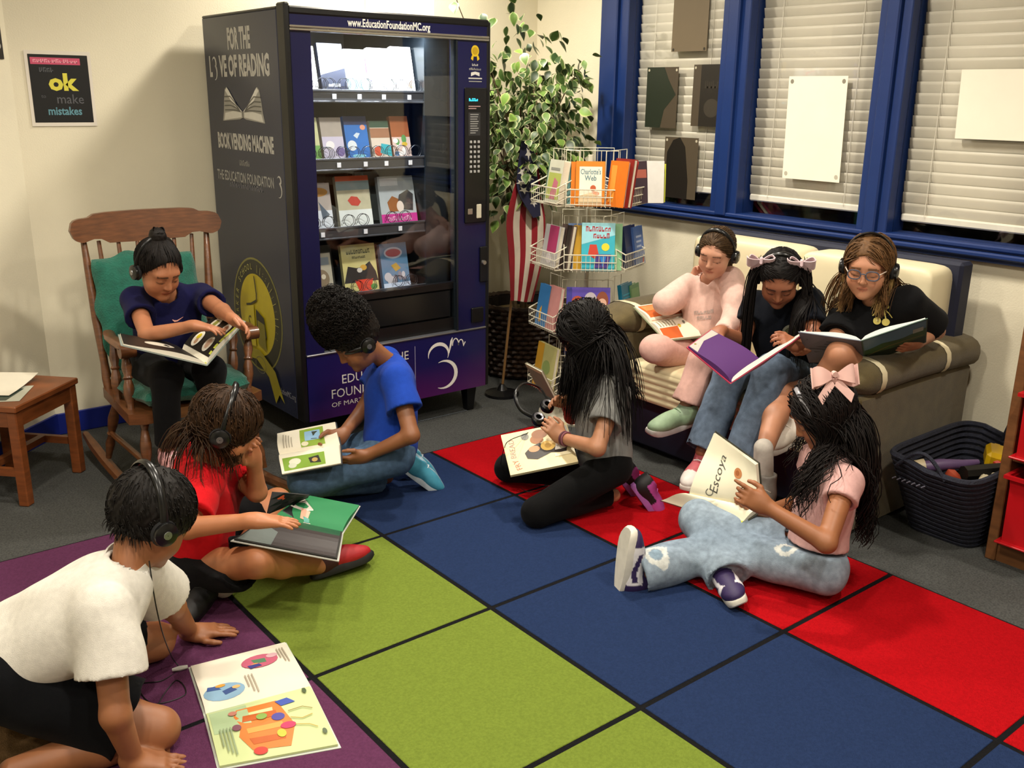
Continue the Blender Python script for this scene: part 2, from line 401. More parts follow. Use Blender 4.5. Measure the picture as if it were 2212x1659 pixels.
# ================================================================== VENDING MACHINE
X0, X1, YF, YM, Z0, Z1 = 1.773, 2.777, 3.623, 4.44, .14, 1.838
M_side = nmat('slate_vinyl_wrap', '#262a3c', .24, var=.05, scale=3)
M_navy = nmat('navy_vinyl_wrap', '#0d0e3a', .3, var=.12, scale=4)
M_blk = nmat('black_steel', '#0a0a0c', .35, var=.2)
M_int = nmat('dark_cabinet_liner', '#1b1c1e', .5, var=.2)
M_chr = nmat('brushed_chrome', '#c9c4b8', .25, metal=.9, var=.05)
M_tray = nmat('grey_shelf_tray', '#3b3d40', .4, var=.1)
vm = thing('vending_machine', 'tall dark blue book vending machine with a lit glass front', 'vending machine', ((X0+X1)/2, (YF+YM)/2, 0))
mb = MB(); mb.box(X0, X0+.02, YF+.07, YM, Z0, Z1-.01, .003); side = mb.build('side_panel', M_side, vm)
mb = MB(); mb.box(X1-.02, X1, YF+.07, YM, Z0, Z1-.01, .003); mb.build('side_panel', M_side, vm)
MB().box(X0, X1, YF+.07, YM, Z1-.012, Z1, .004).build('top_panel', M_blk, vm)
MB().box(X0+.02, X1-.02, YM-.02, YM, Z0, Z1-.012).build('back_panel', M_int, vm)
MB().box(X0+.02, X1-.02, YF+.08, YM-.02, Z0, Z0+.03).build('floor_panel', M_int, vm)
MB().box(X0+.021, X0+.035, YF+.075, YM-.02, .66, Z1-.013).build('liner_panel', M_int, vm)
M_lin2 = nmat('grey_metal_liner', '#23292d', .25, var=.3, scale=3, metal=.4)
MB().box(2.475, 2.60, YF+.09, YM-.02, .66, Z1-.013).build('liner_panel', M_lin2, vm)
for x in (X0+.05, X1-.09):
    for y in (YF+.06, YM-.08):
        mb = MB(); mb.v = []; mb.add([(x, y, Z0), (x+.06, y, Z0), (x+.06, y+.06, Z0), (x, y+.06, Z0), (x+.012, y+.012, 0), (x+.048, y+.012, 0), (x+.048, y+.048, 0), (x+.012, y+.048, 0)],
            [(0, 1, 5, 4), (1, 2, 6, 5), (2, 3, 7, 6), (3, 0, 4, 7), (4, 5, 6, 7), (0, 3, 2, 1)]); mb.build('leg', M_blk, vm)
# door
door = MB(); door.box(X0, X0+.025, YF, YF+.07, Z0, Z1+.012, .006); door.box(X1-.02, X1, YF, YF+.07, Z0, Z1-.008, .006)
door.box(X0+.02, X1-.01, YF+.0, YF+.07, Z1-.03, Z1, .006)
door = door.build('door_edge', M_blk, vm)
MB().box(X0+.025, 1.885, YF+.006, YF+.06, .44, 1.752).build('door_stile', M_navy, vm)
MB().box(X0+.025, X1-.02, YF+.006, YF+.06, 1.768, Z1-.03).build('header_panel', M_navy, vm)
mb = MB(); mb.box(X0+.02, X1-.012, YF-.004, YF+.05, 1.748, 1.757, .002); mb.box(X0+.02, X1-.012, YF-.006, YF+.05, 1.759, 1.768, .003); mb.build('chrome_strip', M_chr, vm)
ctrl = MB().box(2.592, X1-.02, YF+.006, YF+.06, .44, 1.748).build('control_column', M_navy, vm)
MB().box(2.586, 2.596, YF+.002, YF+.05, .44, 1.748, .002).build('column_trim', M_lin2, vm)
MB().box(1.885, 2.586, YF+.012, YF+.016, .672, 1.748).build('glass_pane', glass_mat('machine_glass', (.97, .98, 1)), vm)
mb = MB(); mb.box(1.885, 2.59, YF+.03, YF+.06, .44, .50); mb.box(1.885, 2.59, YF+.03, YF+.06, .64, .672); mb.box(1.885, 2.59, YF+.055, YF+.065, .5, .64); mb.build('delivery_surround', M_blk, vm)
MB().box(1.90, 2.575, YF+.035, YF+.045, .505, .635, .004).build('delivery_flap', nmat('smoked_flap', '#131416', .18), vm)
mb = MB(); mb.box(X0+.025, X1-.02, YF-.003, YF+.05, .432, .44, .002); mb.build('trim_strip', nmat('steel_trim', '#8f8f92', .3, metal=.8), vm)
# lower sign panel, navy turning purple at its lower right
m = nmat('navy_purple_panel', '#14134a', .3); nt = m.node_tree; N = nt.nodes; L = nt.links
gt = N.new('ShaderNodeTexCoord'); sx = N.new('ShaderNodeSeparateXYZ'); L.new(gt.outputs['Object'], sx.inputs[0])
ma = N.new('ShaderNodeMath'); ma.operation = 'MULTIPLY_ADD'; ma.inputs[1].default_value = -3.2; ma.inputs[2].default_value = 1.15; L.new(sx.outputs['Z'], ma.inputs[0])
mc = N.new('ShaderNodeMath'); mc.operation = 'MULTIPLY_ADD'; mc.inputs[1].default_value = .35; L.new(sx.outputs['X'], mc.inputs[0]); L.new(ma.outputs[0], mc.inputs[2])
cr = N.new('ShaderNodeValToRGB'); cr.color_ramp.elements[0].color = (*lin('#10114a'), 1); cr.color_ramp.elements[1].color = (*lin('#4a1552'), 1)
cr.color_ramp.elements[0].position = .25; cr.color_ramp.elements[1].position = .95; L.new(mc.outputs[0], cr.inputs[0]); L.new(cr.outputs[0], N['Principled BSDF'].inputs['Base Color'])
MB().box(X0+.025, X1-.02, YF+.002, YF+.06, Z0, .432).build('sign_panel', m, vm)
WHT = '#c8c6c0'; CRM = '#dedcd2'
ft = lambda x0, x1, z0, z1, y=YF: plane_fn((x0, y, z0), (x1-x0, 0, 0), (0, 0, z1-z0))
print_on('web_address', [('t', '*www.EducationFoundationMC.org', .5, .5, .92, CRM, .66)], ft(2.015, 2.49, 1.772, 1.806, YF+.006), .475/.034, vm)
def arcpts(cx, cy, rx, ry, a0, a1, n=18): return [(cx+rx*math.cos(math.radians(a0+(a1-a0)*i/n)), cy+ry*math.sin(math.radians(a0+(a1-a0)*i/n))) for i in range(n+1)]
def taper(n, w, a=.1): return [w*(a+(1-a)*math.sin(math.pi*i/(n-1))) for i in range(n)]
def logo3(cx, cy, s, col):
    """a figure-three swash of three brush arcs"""
    p1 = arcpts(cx-.05*s, cy+.22*s, .24*s, .22*s, 190, -25); p2 = arcpts(cx+.06*s, cy-.20*s, .31*s, .28*s, 112, -115)
    p3 = [(cx+.20*s, cy+.22*s), (cx+.26*s, cy+.46*s), (cx+.285*s, cy+.53*s)]
    p4 = arcpts(cx+.36*s, cy+.36*s, .075*s, .14*s, 180, 0, 8)+arcpts(cx+.49*s, cy+.35*s, .06*s, .11*s, 180, -20, 8)+[(cx+.60*s, cy+.40*s)]
    return [('w', p1, taper(19, .07*s), col), ('w', p2, taper(19, .085*s), col), ('w', p3, [.02*s, .055*s, .012*s], col), ('w', p4, .022*s, col)]
fnp = plane_fn((X0+.025, YF+.002, Z0), (.292, 0, 0), (0, 0, .292)); apx = 1.0
def pu(x): return (x-(X0+.025))/.292
def pv(z): return (z-Z0)/.292
for q_ in [('t', 'THE', pu(2.262), pv(.362), .145, WHT, .95), ('t', 'EDUCATION', pu(2.12), pv(.305), .145, WHT, .95),
    ('t', 'FOUNDATION', pu(2.09), pv(.245), .145, WHT, .95), ('t', 'OF MARTIN COUNTY', pu(2.09), pv(.196), .075, WHT, 1.25),
    ('r', pu(2.345), pv(.19), pu(2.348), pv(.40), '#8f8da8')]+[]: print_on('foundation_lettering', [q_], fnp, 1.0, vm)
print_on('swash_logo', logo3(pu(2.49), pv(.285), .82, '#d8d6d0'), fnp, 1.0, vm)
# side lettering on the slate wrap (reads towards the door)
YA = 4.44
fs_ = plane_fn((X0, YA, 0), (0, -.80, 0), (0, 0, .80)); su = lambda y: (YA-y)/.80; sv = lambda z: z/.80
G1 = '#aaa8a2'
sh = [('t', '**FOR THE', su(4.06), sv(1.728), .105, G1, .50), ('t', '**L', su(4.375), sv(1.618), .105, G1, .56), ('t', '**VE OF READING', su(4.025), sv(1.618), .105, G1, .60),
      ('w', arcpts(su(4.335), sv(1.636), .026, .03, 160, -30, 10)+arcpts(su(4.335), sv(1.598), .032, .04, 60, -100, 10), taper(22, .018), G1),
      ('t', '**BOOK VENDING MACHINE', su(4.065), sv(1.302), .082, G1, .52), ('g', su(4.13), su(4.02), sv(1.205), .03, 9, '#8a8984'),
      ('t', '*THE EDUCATION FOUNDATION', su(4.09), sv(1.150), .055, '#8d8c88', .66), ('g', su(4.25), su(3.90), sv(1.105), .028, 15, '#62626a')]
sh += [('w', arcpts(su(3.745), sv(1.165), .022, .022, 150, -20, 10)+arcpts(su(3.748), sv(1.125), .03, .036, 70, -110, 10), taper(22, .014), G1)]
for q_ in sh: print_on('side_lettering', [q_], fs_, 1.0, vm)
# open book emblem
def bk(sign):
    c = su(4.06); b = sv(1.392); out = []
    def q(a, z): return (c+sign*a/.80, b+z*.86/.80)
    out.append(('p', [q(0, .02), q(.03, .012), q(.20, .0), q(.215, .0), q(.205, .03), q(.20, .045), q(.19, .10), q(.175, .155), q(.155, .168), q(.13, .15), q(.09, .105), q(.05, .075), q(.0, .05)], '#8f8d86'))
    out.append(('p', [q(.012, .022), q(.20, .004), q(.185, .04), q(.10, .05), q(.012, .045)], '#c4c2ba'))
    out.append(('p', [q(.012, .055), q(.06, .085), q(.11, .13), q(.15, .165), q(.17, .15), q(.12, .105), q(.07, .072), q(.012, .048)], '#d0cec6'))
    for k in range(4):
        z = .052+k*.022; out.append(('w', [q(.02, .05), q(.07, .056+k*.012), q(.12, z+.004), q(.185, z+.002)], .006, '#55544f'))
    return out
print_on('book_emblem', bk(1)+bk(-1), fs_, 1.0, vm)
# gold school seal and ribbon
cy, cz = 4.045, .545; ex, ez = .255, .262
def se(y, z): return (su(y), sv(z))
GOLD = '#bcab22'; GD = '#958a22'
sh = [('e', su(cy), sv(cz), ex/.8, ez/.8, '#7e7a3c'), ('e', su(cy), sv(cz), ex*.965/.8, ez*.965/.8, '#2c2c22'), ('e', su(cy), sv(cz), ex*.72/.8, ez*.72/.8, GOLD)]
txt = 'PARKER SCHOOL ||::||:|:||::'
for i, chx in enumerate(txt):
    if chx == ' ': continue
    a = math.radians(200-i*220/(len(txt)-1)); sh.append(('t', chx, su(cy)+ex*.84*math.cos(a)/.8, sv(cz)+ez*.84*math.sin(a)/.8, .036, '#b5b060', .8, a-math.pi/2))
sh += [('w', [se(cy+.0, cz+.18), se(cy-.015, cz+.10), se(cy-.01, cz+.07), se(cy+.05, cz+.045), se(cy+.10, cz+.035)], .012, '#2c2a14'),
       ('p', [se(cy+.13, cz+.02), se(cy+.02, cz+.045), se(cy+.02, cz-.15), se(cy+.13, cz-.16)], '#bfb02a'),
       ('p', [se(cy-.0, cz+.03), se(cy-.08, cz-.0), se(cy-.10, cz-.09), se(cy-.0, cz-.10)], '#24231a'),
       ('p', [se(cy-.01, cz-.02), se(cy-.085, cz-.03), se(cy-.09, cz-.15), se(cy-.01, cz-.13)], '#7c7420'),
       ('t', 'S', su(cy+.075), sv(cz-.05), .09, '#4a4412', .8, 0, .3),
       ('p', [se(cy+.16, cz-.17), se(cy-.02, cz-.16), se(cy-.17, cz-.23), se(cy-.25, cz-.36), se(cy-.20, cz-.33), se(cy-.16, cz-.38), se(cy-.10, cz-.27), se(cy+.02, cz-.21), se(cy+.15, cz-.22)], GD),
       ('ring', su(cy-.02), sv(cz-.23), .07, .05, .92, '#66624a')]
print_on('school_seal', sh, fs_, 1.0, vm)
print_on('side_web_address', [('t', 'FoundationMC.org', su(3.80), sv(.235), .035, '#8c8c92', .7)], fs_, 1.0, vm)
# control column details
cx0 = 2.66
print_on('gold_badge', [('e', .5, .62, .36, .30, '#c8a91c'), ('e', .5, .62, .26, .2, '#a8880f'), ('p', [(.2, .38), (.38, .42), (.3, .1), (.1, .2)], '#c8a91c'), ('p', [(.8, .38), (.62, .42), (.7, .1), (.9, .2)], '#c8a91c')], ft(2.662, 2.722, 1.655, 1.735, YF+.006), .75, vm)
print_on('column_notice', [('g', .32, .68, .86, .10, 4, '#b9b7b0'), ('g', .15, .85, .68, .10, 8, '#9a988f'), ('p', [(.25, .42), (.5, .5), (.75, .42), (.75, .58), (.5, .62), (.25, .58)], '#c9c7c0'), ('r', .1, .3, .9, .36, '#b0aea8'), ('r', .12, .18, .88, .22, '#8f8d88')], ft(2.645, 2.74, 1.555, 1.655, YF+.006), .95, vm)
kp = MB().box(2.632, X1-.024, YF-.004, YF+.01, .945, 1.548, .004).build('keypad_panel', nmat('black_plastic', '#08080a', .35, var=.2), vm)
print_on('display_text', [('g', .05, .95, .15, .7, 6, '#35c8e6')], ft(2.648, 2.705, 1.487, 1.505, YF-.004), 3.2, kp, mat=nmat('cyan_display', '#35c8e6', .5, emit=('#35c8e6', 1.5)))
print_on('keypad_notice', [('r', .0, .0, 1, .75, '#2a2a2c'), ('l', .15, .05, .85, .72, 9, '#8a8a88'), ('l', 0, .84, 1, .98, 2, '#aa8888')], ft(2.648, 2.715, 1.34, 1.475, YF-.004), .5, kp)
key = MB().box(-.006, .006, -.006, 0, -.006, .006, .0015); kb = None
for r in range(7):
    for c in range(3):
        x, z = 2.660+c*.022, 1.312-r*.022
        if kb is None: kb = finish('key_button', np.array(key.v)+[x, YF-.004, z], key.f, nmat('grey_key', '#9a9a98', .5), kp); k0 = (x, z)
        else: copy_obj(kb, (x-k0[0], 0, z-k0[1]), kp)
MB().box(2.645, 2.672, YF-.007, YF, .985, 1.012, .002).build('coin_slot', M_chr, kp)
MB().box(2.695, 2.722, YF-.009, YF, .965, 1.03, .003).build('bill_slot', nmat('ivory_plastic', '#c9c3ae', .4), kp)
mb = MB(); mb.box(2.72, X1-.012, YF-.006, YF+.02, .66, .83, .004); lk = mb.build('door_lock_plate', M_blk, vm)
mb = MB(frame((2.735, YF-.006, .755), (1, 0, 0), (0, 0, 1), (0, -1, 0))); mb.lathe(0, 0, [(.0001, .012), (.010, .012), (.012, .006), (.012, 0)], 12); mb.build('lock_cylinder', M_chr, lk)
MB().box(2.67, 2.74, YF-.006, YF+.01, .468, .54, .004).build('coin_return', M_blk, vm)
# trays, tags, coils
TR = [1.525, 1.245, .955, .66]
for ti, z in enumerate(TR):
    t = MB().box(1.89, 2.475, 3.735, YM-.03, z-.012, z-.006).build('shelf_tray', M_tray, vm)
    mb = MB(); mb.box(1.885, 2.478, 3.725, 3.735, z-.045, z+.004, .002); mb.box(1.885, 2.478, 3.720, 3.727, z-.003, z+.006, .001); mb.box(1.885, 2.478, 3.720, 3.727, z-.047, z-.040, .001); mb.build('tray_lip', M_tray, t)
COILX = [[1.955, 2.06, 2.165, 2.285, 2.415], [1.955, 2.04, 2.165, 2.285, 2.41], [1.96, 2.13, 2.35], [1.96, 2.16, 2.38]]
TAGX = [[2.02, 2.14, 2.26, 2.39], [2.03, 2.16, 2.265, 2.39], [1.94, 2.15, 2.33], [2.15, 2.33]]
tagm = nmat('white_price_tag', '#d8d8d8', .4, emit=('#c8ccd0', .15))
for ti, z in enumerate(TR):
    for x in TAGX[ti]: MB().box(x, x+.018, 3.7165, 3.7195, z-.032, z-.012).build('price_tag', tagm, vm)
    for x in COILX[ti]:
        for dx in (-.035, .035):
            r = .025; pts = [(x+dx+r*math.cos(a), 3.738+a/(2*math.pi)*.014, z+.027+r*math.sin(a)) for a in np.linspace(-1.2, 2*math.pi*1.6, 34)]
            MB().tube(pts, .0014, 5).build('coil', nmat('coil_wire', '#2a2d32', .35, metal=.5), vm, smooth=True)
led = MB().box(1.93, 2.45, 3.685, 3.715, 1.772, 1.782).build('light_tube', nmat('led_tube', '#ffffff', .4, emit=('#e8f0ff', 6)), vm)
ld = bpy.data.lights.new('machine_light', 'AREA'); ld.shape = 'RECTANGLE'; ld.size = .54; ld.size_y = .03; ld.energy = 48; ld.color = (.86, .93, 1)
lo = bpy.data.objects.new('machine_light', ld); COL.objects.link(lo); lo.location = (2.19, 3.668, 1.765); lo.rotation_euler = (math.radians(5), 0, 0)

# ================================================================== BOOK BUILDERS
M_page = nmat('paper_edges', '#d9d2bd', .8, var=.06, scale=60, stretch=(1, 1, 12))
M_card = vmat('printed_cover', .35, .04)
def closed_book(name, O, u, v, w, h, t, col, shapes, label, group=None, spine=None):
    """front cover lower-left corner O, u across, v up the cover; thickness goes back along -(u x v)"""
    u = nrm(u); v = nrm(v); n = np.cross(u, v); O = V(*O); c = lin(col)
    root = thing(name, label, 'book', tuple(O), group)
    M = frame(O-n*t, u, v, n); mb = MB(M); mb.col = c
    mb.box(0, w, 0, h, t-.002, t); mb.box(0, w, 0, h, 0, .002)
    mb.col = lin(spine) if spine else c; mb.box(0, .003, 0, h, .002, t-.002); mb.build('cover', M_card, root, vc=True)
    MB(M).box(.003, w-.004, .004, h-.004, .002, t-.002).build('page_block', M_page, root)
    if shapes: print_on('cover_print', shapes, plane_fn(O+n*.0002, u*w, v*h), w/h, root, eps=.0004)
    return root
def open_book(name, S0, S1, L0, L1, R0, R1, label, cover='#223', page='#e6e0cc', lsh=(), rsh=(), bulge=.012, th=.008, bent=(0., 0.), group=None, pl=None, pr_=None, lcov=None):
    """S0-S1 spine line (near, far); L0,L1 and R0,R1 the outer corners of the two halves.  Pages lie on the reader's side."""
    S0, S1, L0, L1, R0, R1 = [V(*p) for p in (S0, S1, L0, L1, R0, R1)]
    root = thing(name, label, 'book', tuple((S0+S1)/2), group)
    def half(A0, A1, sg, bl, cov, pg, shp, nm):
        n = nrm(np.cross(A0-S0, S1-S0))*sg
        def cov_f(a, b): return (S0*(1-b)+S1*b)*(1-a)+(A0*(1-b)+A1*b)*a
        M = MB(); e = .004
        f = (lambda a, b: cov_f(a, b)) if sg > 0 else (lambda a, b: cov_f(1-a, b))
        M.slab(lambda a, b: f(a, b)+n*0., 2, 2, .003); M.col = lin(cov); M.c = [lin(cov)]*len(M.v); M.build('cover', M_card, root, vc=True)
        def page(a, b, h=0.):
            a2 = a*.975; b2 = .02+b*.96
            z = th*(1-.35*a)*min(1, a*9+.25)+bulge*math.sin(math.pi*min(1, a*1.0))**1.0*(1-a)*1.6+bl*a*a*(.4+.6*(1-b))
            return cov_f(a2, b2)+n*(z+h)
        P = MB(); g = (lambda a, b: page(a, b)) if sg > 0 else (lambda a, b: page(1-a, b))
        top = P; top.grid(g, 12, 4)
        # page block edges down to the cover
        for (fa) in (0., 1.):
            top.grid(lambda a, b, fa=fa: page(a, fa)*(b)+(cov_f(a*.975, .02+fa*.96)+n*.001)*(1-b), 12, 1)
        top.grid(lambda a, b: page(1., a)*(b)+(cov_f(.975, .02+a*.96)+n*.001)*(1-b), 4, 1)
        P.build('page_block', nmat('page_'+pg.strip('#'), pg, .7, var=.02), root, smooth=True)
        if shp:
            asp = np.linalg.norm(A0-S0)/np.linalg.norm(S1-S0)
            # panel u runs left-to-right for the reader
            fn = (lambda a, b, h: page(a, b, h)) if sg > 0 else (lambda a, b, h: page(1-a, b, h))
            print_on(nm, shp, fn, asp, root, eps=.0007, sub=6)
    half(R0, R1, 1, bent[1], cover, pr_ or page, rsh, 'page_print'); half(L0, L1, -1, bent[0], lcov or cover, pl or page, lsh, 'page_print')
    return root

# ---- books inside the machine: (x0, x1, height, cover colour, print)
def blob(seed, n=7, pal=('#d86a4a', '#4a8ac8', '#e0c040', '#5aa05a', '#ffffff'), lo=.12, hi=.75):
    r = random.Random(seed); return [('e', r.uniform(.15, .85), r.uniform(lo, hi), r.uniform(.06, .16), r.uniform(.04, .11), r.choice(pal)) for _ in range(n)]
VB = [
 (0, 1.915, 1.985, .185, '#e8e4dc', [('r', .1, .72, .9, .95, '#6a4a4a')], 'pale picture book behind the glass, far left of the top shelf'),
 (0, 2.003, 2.12, .20, '#1a2030', [('e', .75, .86, .13, .07, '#e8f0f8'), ('p', [(0, .35), (1, .5), (1, .72), (.5, .66), (0, .7)], '#cfd8e0'), ('g', .25, .75, .11, .06, 6, '#c8d0d8')], 'dark night-sky book with a white moon on the top machine shelf'),
 (0, 2.127, 2.225, .18, '#e8eef0', [('p', [(0, 1), (1, .92), (1, .4), (.8, .9), (0, .96)], '#d0285a'), ('r', 0, 0, 1, .3, '#8ad8e0')], 'white book with a crimson edge on the top machine shelf'),
 (0, 2.24, 2.345, .19, '#f0efe8', [('r', .1, .78, .9, .9, '#dce8ea'), ('r', 0, .25, .06, .8, '#5a4a8a')], 'plain white book second from the right on the top machine shelf'),
 (0, 2.36, 2.465, .20, '#f4f2ea', [('e', .8, .2, .16, .09, '#b08a6a'), ('r', .12, .7, .88, .8, '#e8e4d0')], 'tall white book at the right end of the top machine shelf'),
 (1, 1.915, 1.985, .18, '#d8dca8', [('r', 0, 0, 1, .35, '#7ab85a')], 'yellow and green book at the left edge of the second machine shelf'),
 (1, 1.998, 2.10, .18, '#b8b0a4', [('r', 0, 0, 1, .55, '#d8d4ea'), ('e', .8, .2, .2, .12, '#7a6aa8'), ('e', .35, .35, .2, .1, '#ffffff')], 'beige and lilac picture book on the second machine shelf'),
 (1, 2.112, 2.225, .185, '#2f7ad0', [('r', 0, .8, 1, 1, '#1f2f5a'), ('e', .25, .32, .2, .12, '#e8f4fa'), ('e', .8, .74, .12, .06, '#f0a88a'), ('p', [(.35, .55), (.5, .62), (.65, .6), (.5, .48)], '#d8ecfa'), ('e', .5, .08, .3, .04, '#8ad8f0')], 'bright blue book with round white shapes on the second machine shelf'),
 (1, 2.238, 2.335, .165, '#e6dccc', [('r', 0, .55, 1, .8, '#a8785a'), ('r', 0, .82, 1, 1, '#3a5a48'), ('e', .3, .2, .2, .13, '#d8583a'), ('p', [(.4, .15), (1, .05), (1, .35), (.5, .4)], '#2ab8c8')], 'small book with a red and turquoise cover on the second machine shelf'),
 (1, 2.345, 2.44, .185, '#a8623a', [('r', 0, .0, 1, .5, '#e8d0c8')]+blob(3, 8, lo=.1, hi=.5), 'brown-topped colourful book at the right end of the second machine shelf'),
 (2, 1.905, 2.03, .20, '#b8b0a8', [('r', 0, 0, 1, .4, '#dfeaf4'), ('e', .5, .8, .4, .1, '#b8863a'), ('p', [(.5, .6), (.9, .3), (.6, .2), (.55, .5)], '#5a6a7a'), ('e', .2, .12, .1, .05, '#d8382a')], 'grey winter picture book at the left of the third machine shelf'),
 (2, 2.062, 2.228, .225, '#c8c6a8', [('r', 0, .9, 1, 1, '#d8562a'), ('r', 0, .72, 1, .9, '#8aa0a0'), ('p', [(.3, .52), (.42, .6), (.6, .58), (.7, .48), (.6, .4), (.4, .42)], '#c8483a'), ('r', 0, 0, 1, .33, '#e8f2f0')], 'large pale green book with a red shape on the third machine shelf'),
 (2, 2.275, 2.465, .215, '#b8c4c8', [('r', .05, .8, .55, .96, '#dfe6e8'), ('r', 0, 0, 1, .2, '#d0389a'), ('p', [(.25, .25), (.2, .45), (.35, .58), (.55, .5), (.55, .25)], '#9a6232'), ('p', [(.45, .3), (.55, .6), (.8, .7), (.95, .6), (.9, .25)], '#3a3a3c'), ('e', .55, .35, .1, .12, '#e8dcd0'), ('e', .75, .35, .1, .08, '#55504c'), ('g', .15, .85, .05, .1, 9, '#f0b8dc')], 'animal book with two dogs and a pink title band on the third machine shelf'),
 (3, 1.91, 2.02, .19, '#b8b4a0', [('r', .1, .72, .9, .9, '#8a98a0'), ('e', .5, .4, .35, .22, '#8a7a60'), ('e', .6, .45, .1, .06, '#d8d0b8'), ('r', 0, 0, 1, .08, '#2a8a4a')], 'small grey book with animal pictures on the bottom machine shelf'),
 (3, 2.075, 2.25, .215, '#d8d08a', [('g', .15, .85, .80, .09, 10, '#4a4a28'), ('g', .3, .7, .70, .05, 8, '#4a4a28'), ('p', [(0, .2), (.15, .55), (.4, .5), (.6, .52), (.8, .62), (.95, .4), (1, .2)], '#2a2420'), ('p', [(.3, .25), (.85, .25), (.75, 0), (.42, 0)], '#e0442a'), ('e', .6, .5, .1, .06, '#d8a838'), ('e', .48, .45, .08, .05, '#d8d4c8'), ('e', .85, .08, .1, .06, '#5a9a4a')], 'yellow picture book with a black cat and a red pail on the bottom machine shelf'),
 (3, 2.275, 2.42, .205, '#5a84a8', [('e', .48, .78, .34, .13, '#b8c0d0'), ('e', .48, .78, .28, .09, '#a8505a'), ('p', [(.35, .5), (.55, .55), (.7, .42), (.5, .35)], '#b89830')]+blob(9, 8, ('#3a4a5a', '#c8c8d0', '#8a8a98'), .12, .3)+[('r', 0, 0, 1, .1, '#cfe0f8')], 'blue picture book leaning at the right of the bottom machine shelf'),
]
for (r, x0, x1, h, col, shp, lab) in VB:
    w = x1-x0; tilt = math.radians(13 if r < 2 else 17); v = V(.06 if r > 1 else 0., math.sin(tilt), math.cos(tilt))
    closed_book('machine_book', (x0, 3.765, TR[r]-.004), V(1, 0, 0), v, w, h, .022, col, shp, lab, 'books inside the vending machine')
for (x0, x1, h, r, col) in ((2.02, 2.10, .20, 3, '#6a6a62'), (2.28, 2.40, .19, 3, '#5a3a30'), (2.00, 2.09, .22, 2, '#3a4038'), (2.24, 2.36, .225, 2, '#8a9490')):
    closed_book('machine_book', (x0, 3.90, TR[r]-.004), V(1, 0, 0), V(0, .2, .98), x1-x0, h, .02, col, [('r', .1, .7, .9, .85, '#8a8a80')], {'#6a6a62': 'grey-green book in the second row behind the cat book', '#5a3a30': 'brown book half hidden behind the blue book on the bottom shelf', '#3a4038': 'dark green book behind the large pale green one', '#8a9490': 'grey book half hidden behind the dog book'}[col], 'books inside the vending machine')

# ================================================================== WALL POSTERS AND SHEETS
def sheet(name, fn, asp, shapes, label, cat, base, group=None, th=.0015, smooth=True):
    c0 = fn(.5, 0, 0); root = thing(name, label, cat, tuple(c0), group)
    mb = MB(); mb.slab(lambda a, b: V(*fn(a, b, th+.0005)), 4, 4, th); mb.build('paper', nmat('paper_'+base.strip('#'), base, .6, var=.02), root)
    if shapes: print_on('print', shapes, lambda a, b, h: fn(a, b, h+th+.0006), asp, root, eps=.0004)
    return root
fn = plane_fn((1.036, YB-.002, 1.365), (.262, 0, 0), (0, 0, .305))
PK, YL, BL = '#c8506e', '#d8cf4a', '#5f8f9c'
sheet('wall_poster', fn, .86, [('r', .05, .05, .95, .95, '#101112'), ('r', .08, .82, .83, .91, PK), ('g', .12, .80, .845, .045, 12, '#e8a0b0'),
    ('g', .2, .42, .72, .06, 4, '#55565a'), ('t', '**ok', .52, .58, .22, YL, 1.1), ('t', 'to', .22, .40, .05, '#55565a'), ('t', 'make', .62, .36, .13, '#5a5b60', .95), ('t', '*mistakes', .52, .2, .11, BL, .85)],
    'black poster with a big yellow ok and pink band on the wall', 'poster', '#dcd4c6')
def afn(t0, t1, z0, z1):
    a = ang(t1, .002, z0); return plane_fn(tuple(a), tuple(_dw*(t0-t1)), (0, 0, z1-z0))
sheet('wall_poster', afn(.035, .40, 1.63, 2.05), .8, [('r', .03, .03, .97, .97, '#17120e'), ('e', .93, .12, .04, .03, '#b0b0a8')], 'dark poster cut off by the top left corner', 'poster', '#1a1410')
sheet('wall_sheet', plane_fn((2.66, YB-.002, 1.72), (.42, 0, 0), (0, 0, .45)), .9, [], 'blank white panel on the wall above the vending machine', 'paper', '#f2eede')
# sheets taped to the window panes: quads given as (y_left, y_right, z0, z1)
def pane_sheet(ya, yb, z0, z1, label, base, lean=0., shapes=(), th=.001, x=XW+.017):
    f0 = plane_fn((x, ya, z0), (0, yb-ya, 0), (lean*0, 0, z1-z0))
    def fn(a, b, h): p = f0(a, b, 0).copy(); p[0] -= h+.0005; p[1] += lean*b; return p
    r = sheet('window_sheet', fn, abs(yb-ya)/(z1-z0), list(shapes), label, 'paper', base, 'sheets taped to the window panes', th)
    return r
DOT = lambda c: [('e', .06, .95, .03, .022, c), ('e', .94, .95, .03, .022, c)]
pane_sheet(2.752, 2.452, 1.168, 1.617, 'tall white sheet taped to the middle window', '#efe9d6', .012, DOT('#8a8474')+[('e', .06, .05, .03, .022, '#b8b2a0'), ('e', .94, .05, .03, .022, '#b8b2a0')])
pane_sheet(1.958, 1.53, 1.378, 1.637, 'wide white sheet taped to the right-hand window', '#efe9d6', .01)
BR = '#3a3022'
pane_sheet(3.642, 3.428, 1.368, 1.666, 'dark sheet with green tint, left of two in the left window', '#453a2a', 0, [('p', [(.0, .0), (.5, 0), (.6, .3), (.95, .55), (.7, .8), (.55, 1), (.0, 1)], '#232a1e')]+DOT('#b8b09a'))
pane_sheet(3.328, 3.135, 1.383, 1.675, 'dark sheet with faint lettering, right of two in the left window', '#453a2a', 0, [('r', .25, 0, 1, 1, '#241f1a'), ('g', .4, .9, .62, .12, 4, '#332d26'), ('e', .65, .3, .25, .15, '#3a342c')]+DOT('#b8b09a'))
